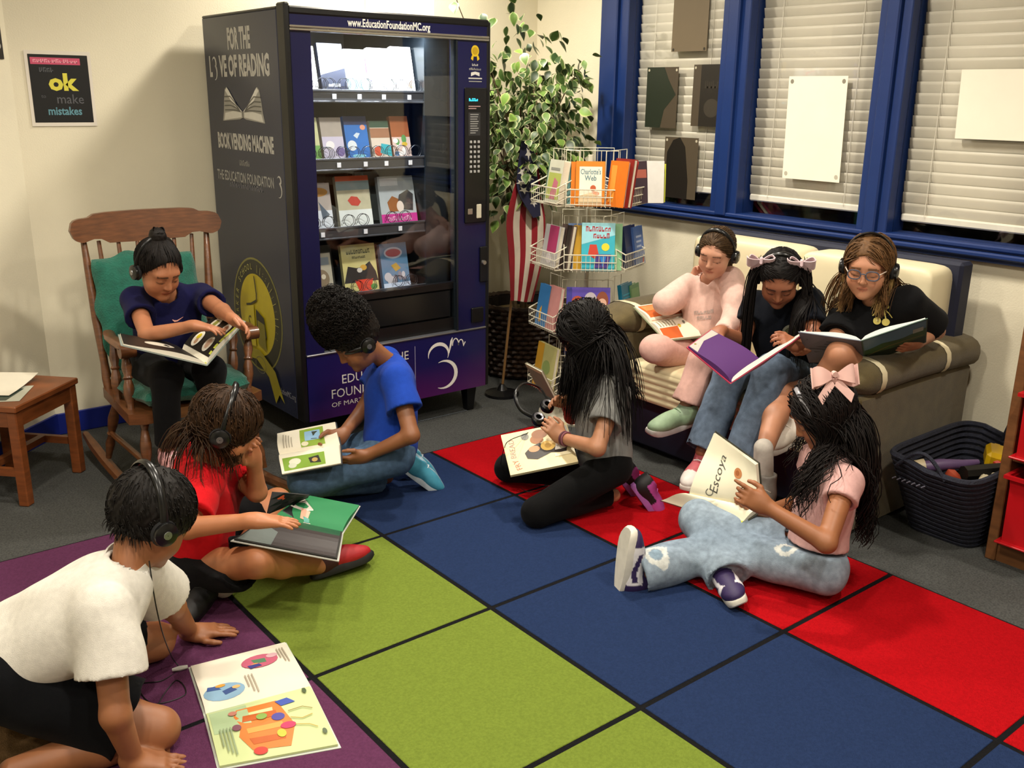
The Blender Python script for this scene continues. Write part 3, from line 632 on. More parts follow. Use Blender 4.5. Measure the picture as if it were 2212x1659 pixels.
pane_sheet(3.492, 3.268, 1.02, 1.325, 'dark sheet with an arched shape at the bottom of the left window', '#4a3f2e', 0, [('p', [(.05, 0), (.75, 0), (.75, .3), (.62, .85), (.45, 1), (.25, .95), (.08, .75)], '#1c1712')]+DOT('#b8b09a'))
pane_sheet(3.486, 3.258, 1.738, 2.06, 'brown sheet at the top of the left window', '#6a5c46', 0, [('e', .06, .03, .03, .022, '#2a241a'), ('e', .94, .03, .03, .022, '#2a241a')])
for k, (y, c, l) in enumerate(((2.94, '#7a2a3a', 'crimson'), (2.91, '#b8b4a4', 'pale'), (2.885, '#8a3040', 'dark red'))):
    closed_book('sill_book', (XW+.16, y, .969), V(0, -.35, -.94) if False else V(1, 0, 0), V(0, .75, .66), .09, .10, .012, c, [], l+' book leaning on the sill behind the middle window', 'books behind the middle window')

# ================================================================== SOFA
M_olive = nmat('olive_upholstery', '#5b4f32', .9, var=.16, scale=22, bump=.35, bscale=380, sheen=.2, spec=.2)
M_creamL = nmat('cream_leatherette', '#e2d6b2', .5, var=.03, scale=6)
M_ribbed = nmat('cream_ribbed_fabric', '#d8cba4', .7, var=.05)
M_navyw = nmat('navy_lacquer', '#10162e', .65, var=.1)
sofa = thing('sofa', 'cream cushioned sofa with olive fabric arms under the windows', 'sofa', (3.3, 2.3, 0))
SY0, SY1 = 1.70, 3.02
def pillow(mb, x0, x1, y0, y1, z0, z1, puff=.025, e=.2, n=14):
    """soft box: superellipsoid-like cushion"""
    c = V((x0+x1)/2, (y0+y1)/2, (z0+z1)/2); h = V((x1-x0)/2, (y1-y0)/2, (z1-z0)/2)
    nu, nv = 28, 14; vs = []; fs = []
    sp = lambda t, p: math.copysign(abs(t)**p, t)
    for j in range(nv+1):
        ph = -math.pi/2+math.pi*j/nv
        for i in range(nu):
            th = 2*math.pi*i/nu; d = V(sp(math.cos(ph), e)*sp(math.cos(th), e), sp(math.cos(ph), e)*sp(math.sin(th), e), sp(math.sin(ph), e))
            k = 1+puff*(math.cos(d[0]*1.5)*math.cos(d[1]*1.5)*math.cos(d[2]*1.5)) if puff else 1
            vs.append(c+h*d*k)
    for j in range(nv):
        for i in range(nu): fs.append((j*nu+i, j*nu+(i+1) % nu, (j+1)*nu+(i+1) % nu, (j+1)*nu+i))
    mb.add(vs, fs); return mb
MB().box(2.98, 3.68, SY0+.02, SY1-.02, .03, .255, .01).build('base_frame', M_navyw, sofa)
mb = MB(); mb.box(3.60, 3.69, SY0+.045, SY1-.045, .03, .93, .012); mb.build('back_frame', M_navyw, sofa)
def ribbed(y0, y1):
    mb = MB(); prof = []
    zz = np.linspace(0, 1, 29)
    for t in zz: prof.append((2.925-.006*abs(math.sin(t*math.pi*5)), .262+.14*t))
    for k in range(9): a = k/8*math.pi/2; prof.append((2.925+.03*(1-math.cos(a)), .402+.022*math.sin(a)))
    for k in range(1, 8): prof.append((2.955+.5*k/7, .424+.004*math.sin(k/7*math.pi)))
    prof.append((3.455, .262)); n = len(prof); m = 6; vs = []
    for j in range(m+1):
        y = y0+(y1-y0)*j/m; ins = .012 if j in (0, m) else 0
        for x, z in prof: vs.append((x+(ins if x < 3 else 0), y, z-(ins if z > .4 else 0)))
    fs = [(j*n+i, j*n+i+1, (j+1)*n+i+1, (j+1)*n+i) for j in range(m) for i in range(n-1)]
    fs += [tuple(range(n)), tuple(m*n+i for i in range(n))[::-1]]
    return mb.add(vs, fs)
for y0, y1 in ((1.885, 2.365), (2.37, 2.835)):
    ribbed(y0, y1).build('seat_cushion', M_ribbed, sofa, smooth=True)
for y0, y1 in ((1.775, 2.36), (2.362, 2.945)):
    pillow(MB(), 3.44, 3.62, y0, y1, .40, .915, .03, .16).build('back_cushion', M_creamL, sofa, smooth=True)
def arm(y0, y1):
    a = MB().box(2.92, 3.70, y0+.01, y1-.01, .01, .53, .012).build('arm', M_olive, sofa)
    yc = (y0+y1)/2; hw = (y1-y0)/2+.012; vs = []; n = 18; xs = np.linspace(0, 1, 25); mb = MB()
    def ring(t):
        x = 2.865+(3.71-2.865)*t; e = min(1, math.sin(min(t*9, math.pi/2))) if t < .3 else 1; e = max(e, .12)
        return [(x, yc+hw*math.copysign(abs(math.cos(q))**.7, math.cos(q))*(.55+.45*e), .575+.065*e*math.copysign(abs(math.sin(q))**.8, math.sin(q))+.012*math.sin(t*3.1)) for q in [2*math.pi*k/n for k in range(n)]]
    for t in xs: vs += ring(t)
    fs = [(i*n+k, i*n+(k+1) % n, (i+1)*n+(k+1) % n, (i+1)*n+k) for i in range(24) for k in range(n)]+[tuple(range(n))[::-1], tuple(24*n+k for k in range(n))]
    mb.add(vs, fs); p = mb.build('arm_pad', M_olive, a, smooth=True)
    for x in (3.02, 3.46):
        mb = MB(); t = (x-2.865)/(3.71-2.865); r0 = [V(*q) for q in ring(t)]; cc = V(x, yc, .575)
        vs = []; 
        for dx in (-.016, .016):
            for q in r0: d = q-cc; vs.append(cc+d*1.03+V(dx, 0, 0))
        mb.add(vs, [(k, (k+1) % n, n+(k+1) % n, n+k) for k in range(n)]); mb.build('arm_strap', M_creamL, a, smooth=True)
arm(1.69, 1.88); arm(2.84, 3.03)

# ================================================================== ROCKING CHAIR
M_wood = nmat('warm_maple_wood', '#643c20', .38, var=.28, scale=6, stretch=(3, 3, 18), coat=.2)
M_green = nmat('green_corduroy', '#0e5c4b', .9, var=.2, scale=30, bump=.5, bscale=160, sheen=.3)
rc = thing('rocking_chair', 'wooden rocking chair with turned spindles beside the vending machine', 'rocking chair', (1.24, 3.65, 0))
RL, RR = V(*(0.988, 4.000, 1.008)), V(*(1.592, 4.000, 0.978))
cxr = (RL[0]+RR[0])/2; zr = (RL[2]+RR[2])/2; hw = (RR[0]-RL[0])/2
out = []
def rail_out():
    top = [(-1, 0.0), (-.985, .38), (-.93, .62), (-.86, .70), (-.74, .72), (-.66, .93), (-.5, .98), (0, 1.0), (.5, .98), (.66, .93), (.74, .72), (.86, .70), (.93, .62), (.985, .38), (1, 0)]
    bot = [(.985, -.38), (.93, -.66), (.85, -.80), (.70, -.62), (.60, -.66), (.50, -.95), (.2, -1.0), (-.2, -1.0), (-.50, -.95), (-.60, -.66), (-.70, -.62), (-.85, -.80), (-.93, -.66), (-.985, -.38)]
    return [(x*hw, z*.062) for x, z in top+bot]
_ro = rail_out(); _tp = sorted(_ro[:15]); _bt = sorted(_ro[15:]+[_ro[0], _ro[14]])
def rail_pt(a, b, d):
    x = -hw+2*hw*a; z1 = np.interp(x, [p[0] for p in _tp], [p[1] for p in _tp]); z0 = np.interp(x, [p[0] for p in _bt], [p[1] for p in _bt])
    z = z0+(z1-z0)*b; return V(cxr+x, 3.985+.18*z-.05*(x/hw)**2+d, zr+.98*z)
mb = MB(); NR = 60
for fl in (0, 1): mb.grid((lambda a, b: rail_pt(a, b, 0)) if fl == 0 else (lambda a, b: rail_pt(1-a, b, .024)), NR, 2)
mb.grid(lambda a, b: rail_pt(a, 1, .024*b), NR, 1); mb.grid(lambda a, b: rail_pt(1-a, 0, .024*b), NR, 1)
mb.build('crest_rail', M_wood, rc, smooth=True)
SEZ = .37; sx0, sx1, sy0, sy1 = .985, 1.50, 3.40, 3.83
mb = MB(); mb.prism([(sx0, sy0+.03), (sx0+.05, sy0), (sx1-.05, sy0), (sx1, sy0+.03), (sx1-.03, sy1), (sx0+.03, sy1)], (0, 0, SEZ-.02), (1, 0, 0), (0, 1, 0), .04); mb.build('seat', M_wood, rc)
turn = [(0, .013), (.05, .017), (.12, .012), (.2, .016), (.32, .021), (.45, .019), (.55, .013), (.58, .018), (.62, .013), (.75, .019), (.88, .014), (1, .011)]
post = [(0, .016), (.1, .019), (.2, .015), (.5, .019), (.8, .015), (.9, .013), (1, .011)]
for sg, x in ((-1, sx0+.045), (1, sx1-.045)):
    MB().turned((x, sy1-.03, SEZ), (cxr+sg*(hw-.055), 3.975, zr-.045), post, 10).build('back_post', M_wood, rc, smooth=True)
spin = [(0, .008), (.15, .009), (.3, .012), (.45, .019), (.52, .021), (.56, .012), (.7, .009), (1, .008)]
for k in range(6):
    t = (k-2.5)/2.5; MB().turned((1.242+t*.155, sy1-.02, SEZ), (cxr+t*(hw*.62), 3.985, zr-.05), [(a, b) for a, b in [(0, .008), (.2, .010), (.42, .018), (.5, .021), (.6, .017), (.75, .010), (1, .008)]], 8).build('back_spindle', M_wood, rc, smooth=True)
for sg, x in ((-1, sx0+.06), (1, sx1-.06)):
    for y, yy in ((sy0+.05, sy0-.02), (sy1-.05, sy1+.03)):
        MB().turned((x, y, SEZ-.02), (x+sg*.03, yy, .085), turn, 10).build('leg', M_wood, rc, smooth=True)
    MB().tube([(x+sg*.03, 3.10+.12*k, .035+.42*((3.10+.12*k-3.62)**2)*.45) for k in range(10)], [.016]+[.022]*8+[.014], 8, flat=1).build('rocker', M_wood, rc, smooth=True)
    MB().tube([(x+sg*.02, sy0+.03, .2), (x+sg*.02, sy1-.02, .2)], .012, 8).build('stretcher', M_wood, rc, smooth=True)
    # arm: scroll knob at the front on a turned support
    ax = 1.035 if sg < 0 else 1.515
    az = .61; MB().turned((x+sg*.03, sy0+.09, SEZ), (ax, 3.56, az-.02), turn, 10).build('arm_support', M_wood, rc, smooth=True)
    MB().turned((x+sg*.03, sy0+.24, SEZ), (ax, 3.70, az-.01), turn, 8).build('arm_support', M_wood, rc, smooth=True)
    MB().tube([(ax, 3.54, az), (ax+sg*.01, 3.60, az+.005), (ax, 3.72, az), (ax-sg*.03, 3.86, az-.0)], [.030, .026, .024, .02], 10, flat=.62).build('arm_rest', M_wood, rc, smooth=True)
    MB().tube([(ax-.028, 3.535, az-.012), (ax+.028, 3.535, az-.012)], .026, 12).build('arm_scroll', M_wood, rc, smooth=True)
MB().tube([(sx0+.05, sy0+.0, .17), (sx1-.05, sy0+.0, .17)], [.012, .012], 8).build('stretcher', M_wood, rc, smooth=True)
def tufted(name, c, u, v, n, w, h, th, label, seed):
    """cushion with scalloped rim and button tufts"""
    r = random.Random(seed); mb = MB(); u, v, n, c = V(*u), V(*v), V(*n), V(*c)
    def prof(a, b):
        x = a*2-1; y = b*2-1; th_ = math.atan2(y, x); rr = 1+.035*math.sin(11*th_)
        return x*rr, y*rr
    def top(a, b, s):
        x, y = prof(a, b); R_ = max(abs(a*2-1), abs(b*2-1)); e = (1-R_**4)**.5
        t = .55+.45*math.cos(x*math.pi*2.1)*math.cos(y*math.pi*2.1)
        k = 1-.10*(abs(x)*abs(y))**1.5
        return c+u*(x*w/2*k)+v*(y*h/2*k)+n*(s*th/2*e*(.72+.28*t))
    mb.grid(lambda a, b: top(a, b, 1), 26, 26); mb.grid(lambda a, b: top(1-a, b, -1), 26, 26)
    o = mb.build(name, M_green, None, smooth=True, label=label, cat='cushion'); return o
tufted('chair_cushion', (1.245, 3.60, SEZ+.065), (1, 0, 0), (0, 1, 0), (0, 0, 1), .45, .44, .09, 'green tufted seat cushion on the rocking chair', 1)
tufted('chair_cushion', (1.245, 3.845, .665), (1, 0, 0), (0, .30, .95), (0, -.95, .30), .43, .50, .09, 'green tufted back cushion tied to the rocking chair', 2)

# ================================================================== SIDE TABLE AND PAPERS
M_tbl = nmat('oak_stain', '#7d4420', .4, var=.25, scale=5, stretch=(2, 2, 12))
tb = thing('side_table', 'small square wooden side table in the left corner', 'table', (.68, 3.73, 0))
tu, tv = V(.734, .679, 0), V(-.679, .734, 0); Mt = frame((.675, 3.725, 0), tu, tv, V(0, 0, 1))
MB(Mt).box(0, .40, 0, .36, .375, .40, .004).build('table_top', M_tbl, tb)
for a in (.008, .352):
    for b in (.008, .312): MB(Mt).box(a, a+.04, b, b+.04, 0, .375, .004).build('leg', M_tbl, tb)
for q in ((.04, .36, .012, .03), (.04, .36, .33, .348)): MB(Mt).box(q[0], q[1], q[2], q[3], .315, .375).build('apron', M_tbl, tb)
for q in ((.012, .03, .04, .33), (.37, .388, .04, .33)): MB(Mt).box(q[0], q[1], q[2], q[3], .315, .375).build('apron', M_tbl, tb)
for q in ((.01, .03, .04, .33), (.37, .39, .04, .33)): MB(Mt).box(q[0], q[1], q[2], q[3], .12, .15).build('stretcher', M_tbl, tb)
MB(Mt).box(.03, .37, .16, .19, .125, .15).build('stretcher', M_tbl, tb)
def lay(name, x, y, ang_, w, h, z, base, label, shapes=(), curl=.0):
    c, s_ = math.cos(ang_), math.sin(ang_); O = Mt[:3, 3]+tu*x+tv*y+V(0, 0, z); u = (tu*c+tv*s_)*w; v = (-tu*s_+tv*c)*h
    def fn(a, b, hh): return O+u*a+v*b+V(0, 0, hh+curl*a*a)
    return sheet(name, fn, w/h, list(shapes), label, 'paper', base, None, .0012)
lay('loose_sheet', .07, .03, .35, .20, .25, .4005, '#b7b8a8', 'greenish magazine lying lowest on the side table', [('p', [(.05, .2), (.8, .1), (.95, .5), (.5, .75), (.1, .6)], '#33423a'), ('e', .6, .4, .2, .1, '#7c8c80')])
lay('loose_sheet', .11, .10, .15, .24, .2, .4055, '#e6e0d0', 'white sheet of paper on top of the side table', [], .02)
lay('loose_sheet', .0, .24, .4, .16, .10, .412, '#8a7f94', 'lilac printed leaflet at the back of the side table', [('r', .1, .2, .6, .8, '#d8d0d4')], .01)

# ================================================================== WIRE BOOK RACK
M_wire = nmat('cream_wire', '#d8d2bc', .35, var=.04)
RC_ = V(3.125, 3.315, 0)
rack = thing('book_rack', 'revolving cream wire book rack beside the sofa', 'book rack', tuple(RC_))
RA = math.atan2(-RC_[1], -RC_[0])+.06       # facing of the front pockets: towards the reading area
mb = MB(); mb.lathe(RC_[0], RC_[1], [(.21, 0), (.215, .012), (.20, .022), (.05, .03), (.022, .05)], 28); mb.build('base', M_wire, rack, smooth=True)
MB().tube([RC_+V(0, 0, .03), RC_+V(0, 0, 1.26)], .012, 10).build('pole', M_wire, rack, smooth=True)
TIER = [1.045, .755, .46, .155]
def pk(k):   # frame of pocket k: d outward, s sideways
    a = RA+(0, 1.08, math.pi, -1.08)[k]; return V(math.cos(a), math.sin(a), 0), V(-math.sin(a), math.cos(a), 0)
PW = .235
for ti, z in enumerate(TIER):
    for k in range(4):
        d, s_ = pk(k); hw_ = PW/2
        def q(o, l, h): return RC_+d*(o+.03)+s_*l+V(0, 0, z+h)
        mb = MB(); r = .0026
        for h in (.012, .045, .078):   # front rails wrap round the pocket
            r2 = r*1.25 if h > .07 else r
            mb.tube([q(.10, -hw_, h+.05), q(.215, -hw_, h), q(.215, hw_, h), q(.10, hw_, h+.05)], r2, 5)
        mb.build('pocket_rail', M_wire, rack)
        mb = MB()
        for l in np.linspace(-hw_, hw_, 13): mb.tube([q(.215, l, .078), q(.213, l, .0), q(.10, l, .0)], .0014, 4)
        for o in (.13, .17): mb.tube([q(o, -hw_, .0), q(o, hw_, 0)], .0016, 4)
        mb.build('pocket_grid', M_wire, rack)
        mb = MB(); mb.tube([q(.10, -hw_, 0), q(.10, -hw_, .24), q(.10, hw_, .24), q(.10, hw_, 0)], .0024, 5)
        for l in (-.04, .04): mb.tube([q(.10, l, 0), q(.10, l, .24)], .0016, 4)
        mb.build('pocket_back', M_wire, rack)
def rack_book(ti, k, l0, w, h, t, col, shp, label, o=.205, lean=.16, turn=0., spine=None):
    d, s_ = pk(k)
    if turn: ca, sa = math.cos(turn), math.sin(turn); d, s_ = d*ca+s_*sa, s_*ca-d*sa
    z = TIER[ti]+.006; u = s_; v = nrm(V(0, 0, 1)-d*lean); u = nrm(u)
    if np.cross(u, v)@d < 0: u = -u; 
    O = RC_+pk(k)[0]*(o+.03)+pk(k)[1]*(-l0 if u@pk(k)[1] < 0 else l0)+V(0, 0, z)
    closed_book('rack_book', O, u, v, w, h, t, col, shp, label, 'books in the wire rack', spine)
# l0 = left edge of the cover as the reader sees it (-.11 .. .11)
rack_book(0, 0, -.075, .128, .195, .03, '#d8821e', [('r', .12, .05, .9, .88, '#ece6d2'), ('t', "*Charlotte's", .51, .76, .12, '#5f828a', .62), ('t', '*Web', .51, .62, .12, '#5f828a', .8), ('e', .6, .40, .1, .07, '#b8562e'), ('e', .68, .28, .14, .05, '#d8a080'), ('p', [(.1, .05), (.9, .05), (.9, .2), (.5, .3), (.1, .22)], '#dcc6a0')], 'orange-bordered novel facing out in the top tier of the rack')
rack_book(0, 0, -.095, .12, .19, .022, '#d0781a', [], 'orange book just behind the facing novel in the top tier', .172, spine='#c87016')
rack_book(0, 0, -.11, .12, .18, .02, '#5e8a88', [], 'teal book at the back left of the top front pocket', .148)
rack_book(0, 0, .058, .10, .20, .02, '#cc6a14', [('r', .1, .1, .4, .9, '#d88a30')], 'orange paperback leaning at the right of the top front pocket', .195, turn=-.75)
rack_book(0, 0, .078, .11, .21, .022, '#7a1c12', [('r', .05, .1, .2, .9, '#8a2a1a')], 'dark red book slanting at the right of the top front pocket', .185, turn=-.85)
rack_book(0, 0, .10, .10, .20, .012, '#c02a2a', [], 'bright red thin book slanting beside the dark red one', .165, turn=-.9)
rack_book(0, 1, -.03, .12, .19, .03, '#3a2a34', [('r', .05, .6, .95, .8, '#a85a4a')], 'dark book with a red title in the right-hand top pocket', .18, turn=-.5)
rack_book(0, 1, .045, .12, .19, .022, '#dcdad4', [('r', .0, .05, .08, .95, '#b8b8c0')], 'white paperback upright in the right-hand top pocket', .195, turn=-1.0)
rack_book(0, 1, .09, .11, .175, .018, '#b8bc28', [('r', .35, .0, .45, 1, '#6a7a1c')], 'lime green book at the far right of the top tier', .195, turn=-1.05)
rack_book(0, 3, -.02, .125, .195, .035, '#c9c8b4', [('r', .06, .1, .95, .7, '#a8b05a'), ('p', [(.3, .1), (.7, .1), (.8, .5), (.5, .6)], '#b86a7a'), ('r', .15, .76, .8, .82, '#8a8a80')], 'pale green book facing out in the left-hand top pocket', .2)
rack_book(0, 3, -.10, .10, .18, .02, '#4a6a50', [], 'dark green book behind the pale one in the left-hand top pocket', .16)
rack_book(1, 0, -.04, .150, .215, .02, '#3ab0c4', [('p', [(0, .55), (1, .75), (1, 1), (0, 1)], '#9ad8e4'), ('g', .12, .88, .82, .11, 8, '#a8202e'), ('g', .35, .85, .68, .11, 5, '#a8202e'), ('p', [(.25, .55), (.45, .55), (.52, .35), (.4, .25), (.2, .35)], '#c8402e'), ('e', .72, .5, .12, .08, '#e8d838'), ('p', [(.45, .35), (.9, .35), (.8, .05), (.4, .05)], '#4a3a8a'), ('p', [(.55, .3), (.75, .3), (.65, .08)], '#2a8ad8')], 'turquoise comic book facing out in the second tier')
rack_book(1, 0, .02, .125, .21, .016, '#86b88a', [], 'mint green book peeking out right of the turquoise comic', .182)
rack_book(1, 0, -.075, .11, .20, .016, '#c8982c', [], 'mustard book left of the turquoise comic', .178, spine='#c8982c')
rack_book(1, 0, -.10, .11, .205, .018, '#6a88bc', [], 'periwinkle book at the left of the second-tier front pocket', .155)
rack_book(1, 3, -.045, .14, .19, .02, '#b8b4b0', [('r', .3, .35, .9, 1, '#a83a62'), ('e', .5, .2, .2, .12, '#d8d0d0')], 'grey and magenta book in the left-hand second pocket', .2)
rack_book(1, 3, .05, .10, .20, .02, '#5a4a44', [('r', .5, 0, .9, 1, '#2a201c')], 'dark brown book in the left-hand second pocket', .17)
rack_book(1, 1, -.05, .13, .19, .02, '#1f2c58', [('r', .1, .3, .9, .5, '#2c3c70')], 'navy book in the right-hand second pocket', .2)
rack_book(1, 1, .03, .11, .18, .015, '#4a6cae', [('e', .8, .1, .12, .08, '#b83a4a'), ('l', .2, .3, .8, .8, 4, '#a8b8d8')], 'blue paperback outermost in the right-hand second pocket', .212)
rack_book(2, 0, -.10, .20, .215, .02, '#5a4aa8', [('e', .25, .62, .16, .2, '#a84a34'), ('e', .27, .56, .1, .12, '#e0b49a'), ('e', .55, .72, .15, .18, '#b8b0b8'), ('e', .56, .66, .1, .11, '#dcc4b8'), ('e', .82, .72, .14, .2, '#8a4a34'), ('e', .82, .66, .1, .11, '#dcb098'), ('p', [(0, .1), (1, .1), (1, .3), (.6, .48), (.1, .4)], '#8a3a4a'), ('r', 0, 0, .12, 1, '#3c3a90')], 'purple comic with three figures in the third tier')
rack_book(2, 3, -.08, .10, .20, .02, '#3a78b0', [('p', [(.3, .1), (.5, .1), (.45, .5), (.3, .4)], '#d8a030')], 'blue book in the left-hand third pocket', .205)
rack_book(2, 3, .0, .11, .205, .02, '#c88a84', [], 'dusty pink book in the left-hand third pocket', .20)
rack_book(2, 1, -.05, .13, .215, .02, '#136a88', [('l', .1, .3, .9, .8, 7, '#2a9ab8')], 'teal book in the right-hand third pocket', .205)
rack_book(2, 1, .04, .11, .20, .02, '#5a8a5a', [('r', .1, .5, .9, .9, '#7aa068')], 'green book outermost in the right-hand third pocket', .21)
rack_book(3, 0, -.045, .15, .21, .02, '#b01a1e', [('r', .55, .2, .95, .85, '#4a2a2a'), ('e', .75, .5, .1, .1, '#6a5a8a')], 'red book in the bottom tier of the rack')
rack_book(3, 3, -.10, .18, .215, .02, '#b8b070', [('r', 0, 0, .35, 1, '#c8942c'), ('e', .6, .5, .2, .16, '#8a9a5a')], 'yellow-green book in the left-hand bottom pocket', .2)
rack_book(3, 3, .04, .16, .17, .012, '#8f8a72', [('r', .03, .9, .97, 1, '#d8c89a')], 'drab olive book tipping out of the bottom left pocket', .235, lean=-.55)

# ================================================================== FICUS IN A WICKER BASKET
M_leaf = vmat('ficus_leaf', .4, .25, 40)
FX, FY = 3.38, 4.10
M_wick = nmat('dark_wicker', '#33200f', .6, var=.4, scale=30)
bk_ = thing('wicker_basket', 'dark brown wicker basket holding the leafy tree', 'basket', (FX, FY, 0))
mb = MB(); mb.lathe(FX, FY, [(.001, .005), (.20, .005), (.205, .02), (.235, .38), (.24, .40), (.225, .40), (.19, .03), (.001, .03)], 28); mb.build('liner', nmat('basket_inside', '#1c120a', .8), bk_)
strand = None
for j in range(14):
    z = .03+j*.027; r = .212+.03*(z/.38); n = 26; pts = []
    for k in range(n*4+1):
        a = 2*math.pi*k/(n*4); w = math.sin(n*a+(j % 2)*math.pi)*.010; pts.append((FX+(r+w)*math.cos(a), FY+(r+w)*math.sin(a), z))
    mb = MB(); mb.tube(pts, .0125, 5, cap=False); mb.build('woven_band', M_wick, bk_, smooth=True)
mb = MB(); mb.tube([(FX+.247*math.cos(a), FY+.247*math.sin(a), .405+.004*math.sin(a*40)) for a in np.linspace(0, 2*math.pi, 90)], .016, 6, cap=False); mb.build('rim', M_wick, bk_, smooth=True)
tree = thing('ficus_tree', 'leafy variegated ficus tree standing in the corner behind the rack', 'plant', (FX, FY, .03))
MB().lathe(FX, FY, [(.001, .35), (.19, .35), (.20, .30), (.17, .04), (.001, .04)], 20).build('soil', nmat('moss_soil', '#6a5a3a', .95, var=.5, scale=40, bump=.8), tree)
M_bark = nmat('ficus_bark', '#6b5a40', .8, var=.3, scale=20)
def branch(p0, p1, r0, r1, sag=.04):
    p0, p1 = V(*p0), V(*p1); n = 8; pts = [p0+(p1-p0)*t+V(.02*math.sin(t*5+p1[0]*9), .02*math.cos(t*4+p1[1]*7), sag*math.sin(t*math.pi)) for t in np.linspace(0, 1, n)]
    return MB().tube(pts, np.linspace(r0, r1, n), 6), pts
for k, (dx, dy) in enumerate(((0, 0), (.03, .02), (-.03, .015))):
    mb, _ = branch((FX+dx, FY+dy, .33), (FX-.05+dx*3, FY-.03+dy*3, 1.25), .013, .009); mb.build('trunk', M_bark, tree, smooth=True)
tips = []
for k in range(26):
    a = RNG.uniform(0, 2*math.pi); z0 = RNG.uniform(.85, 1.3); rr = RNG.uniform(.12, .36); zz = z0+RNG.uniform(.1, .55)
    tx, ty = FX-.08+rr*math.cos(a), FY-.10+rr*math.sin(a)
    tx = min(tx, XW-.06); ty = min(ty, YB-.06); tx = max(tx, 2.83)
    mb, pts = branch((FX-.04, FY-.02, z0), (tx, ty, zz), .006, .002); mb.build('branch', M_bark, tree, smooth=True); tips += pts[3:]
# tall shoot on the left, over the machine
mb, pts = branch((FX-.05, FY-.02, 1.2), (2.90, 4.08, 2.02), .005, .002); mb.build('branch', M_bark, tree, smooth=True); tips += pts[5:]
def leaf_mesh(cc, ce):
    n = 7; vs = []; fs = []; cs = []
    for i in range(n+1):
        t = i/n; w = .42*math.sin(math.pi*t**.85)*(1-.25*t); dz = -.28*t*t
        for s_, ww in ((-1, w), (-.62, w*.62), (0, 0), (.62, w*.62), (1, w)):
            vs.append((t, (s_ and math.copysign(ww, s_)), dz+.10*abs(ww))); cs.append(ce if abs(s_) == 1 else cc)
    for i in range(n):
        for k in range(4): a = i*5+k; fs.append((a, a+1, a+6, a+5))
    return vs, fs, cs
LC = [('#44602a', '#c2c492'), ('#2c4420', '#a3ac78'), ('#62803a', '#ccce9c'), ('#789a44', '#b9bd78')]
LM = []
for cc, ce in LC:
    vs, fs, cs = leaf_mesh(lin(cc), lin(ce)); me = bpy.data.meshes.new('leaf'); me.from_pydata(vs, [], fs); me.materials.append(M_leaf)
    at_ = me.color_attributes.new('Col', 'FLOAT_COLOR', 'POINT'); c = np.ones((len(vs), 4), np.float32); c[:, :3] = cs; at_.data.foreach_set('color', c.ravel())
    me.polygons.foreach_set('use_smooth', [True]*len(me.polygons)); LM.append((me, np.array(vs), fs, cs))
camv = V(0, 0, 1.515); leaves = []
NL = 1250
while len(leaves) < NL:
    if RNG.rand() < .45:
        t = tips[RNG.randint(len(tips))]; p = V(*t)+RNG.normal(0, .05, 3)
    else:
        a = RNG.uniform(0, 2*math.pi); u = RNG.uniform(-1, 1); r = RNG.uniform(.5, 1)**.5
        p = V(FX-.12, FY-.08, 1.42)+V(.42*r*math.cos(a)*(1-u*u)**.5, .36*r*math.sin(a)*(1-u*u)**.5, .56*u*r)
        if p[2] > 1.72 and RNG.rand() < .6: continue
    if p[0] < 2.80 or p[0] > XW-.05 or p[1] > YB-.05 or p[2] < .8: continue
    if p[0] > XW-.17 and p[1] < 4.0 : continue
    out_ = nrm(p-V(FX-.05, FY-.05, 1.1)); dirx = nrm(out_*V(1, 1, .2)+V(0, 0, -.75)+RNG.normal(0, .45, 3))
    leaves.append((p, dirx, RNG.uniform(.048, .075), RNG.choice(4, p=[.42, .33, .17, .08])))
leaves.sort(key=lambda l: np.linalg.norm(l[0]-camv))
rest = MB(); lo_ = ORG[tree.name]
for i, (p, dx, s_, ci) in enumerate(leaves):
    yv = nrm(np.cross(V(0, 0, 1), dx)+RNG.normal(0, .35, 3)); yv = nrm(yv-dx*(yv@dx)); zv = np.cross(dx, yv)
    me, vs, fs, cs = LM[ci]
    if i < 290:
        o = bpy.data.objects.new('leaf', me); COL.objects.link(o); o.parent = tree
        o.matrix_local = Matrix([[dx[0]*s_, yv[0]*s_, zv[0]*s_, p[0]-lo_[0]], [dx[1]*s_, yv[1]*s_, zv[1]*s_, p[1]-lo_[1]], [dx[2]*s_, yv[2]*s_, zv[2]*s_, p[2]-lo_[2]], [0, 0, 0, 1]])
    else:
        b = len(rest.v); rest.v += (vs@np.stack([dx, yv, zv])*s_+p).tolist(); rest.f += [[k+b for k in f] for f in fs]; rest.mi += [0]*len(fs); rest.c += cs
o = rest.build('foliage', M_leaf, tree, smooth=True, vc=True); o['kind'] = 'stuff'

# ================================================================== FLAG
flag = thing('small_flag', 'stars and stripes flag drooping from a short pole by the rack', 'flag', (2.93, 3.80, 0))
PT = V(*(3.206, 3.860, 1.307)); PB = V(3.0, 3.80, .02)
MB().tube([PB, PT+V(0, 0, .05)], .007, 8).build('pole', nmat('flag_pole_wood', '#7a5a34', .4), flag, smooth=True)
mb = MB(); mb.lathe(PB[0], PB[1], [(.09, 0), (.09, .015), (.03, .03), (.012, .06), (.001, .06)], 18); mb.build('base', M_blk, flag)
FT = V(*(3.176, 3.840, 1.241)); 
pa = [V(*(3.182, 3.840, 1.229)), V(*(3.056, 3.800, 1.088)), V(*(2.975, 3.780, 0.911)), V(*(2.999, 3.780, 0.724)), V(*(3.026, 3.780, 0.506))]   # fly edge side
pb = [V(*(3.260, 3.860, 1.237)), V(*(3.297, 3.860, 1.025)), V(*(3.310, 3.840, 0.882)), V(*(3.262, 3.800, 0.697)), V(*(3.182, 3.780, 0.482))]   # hoist side
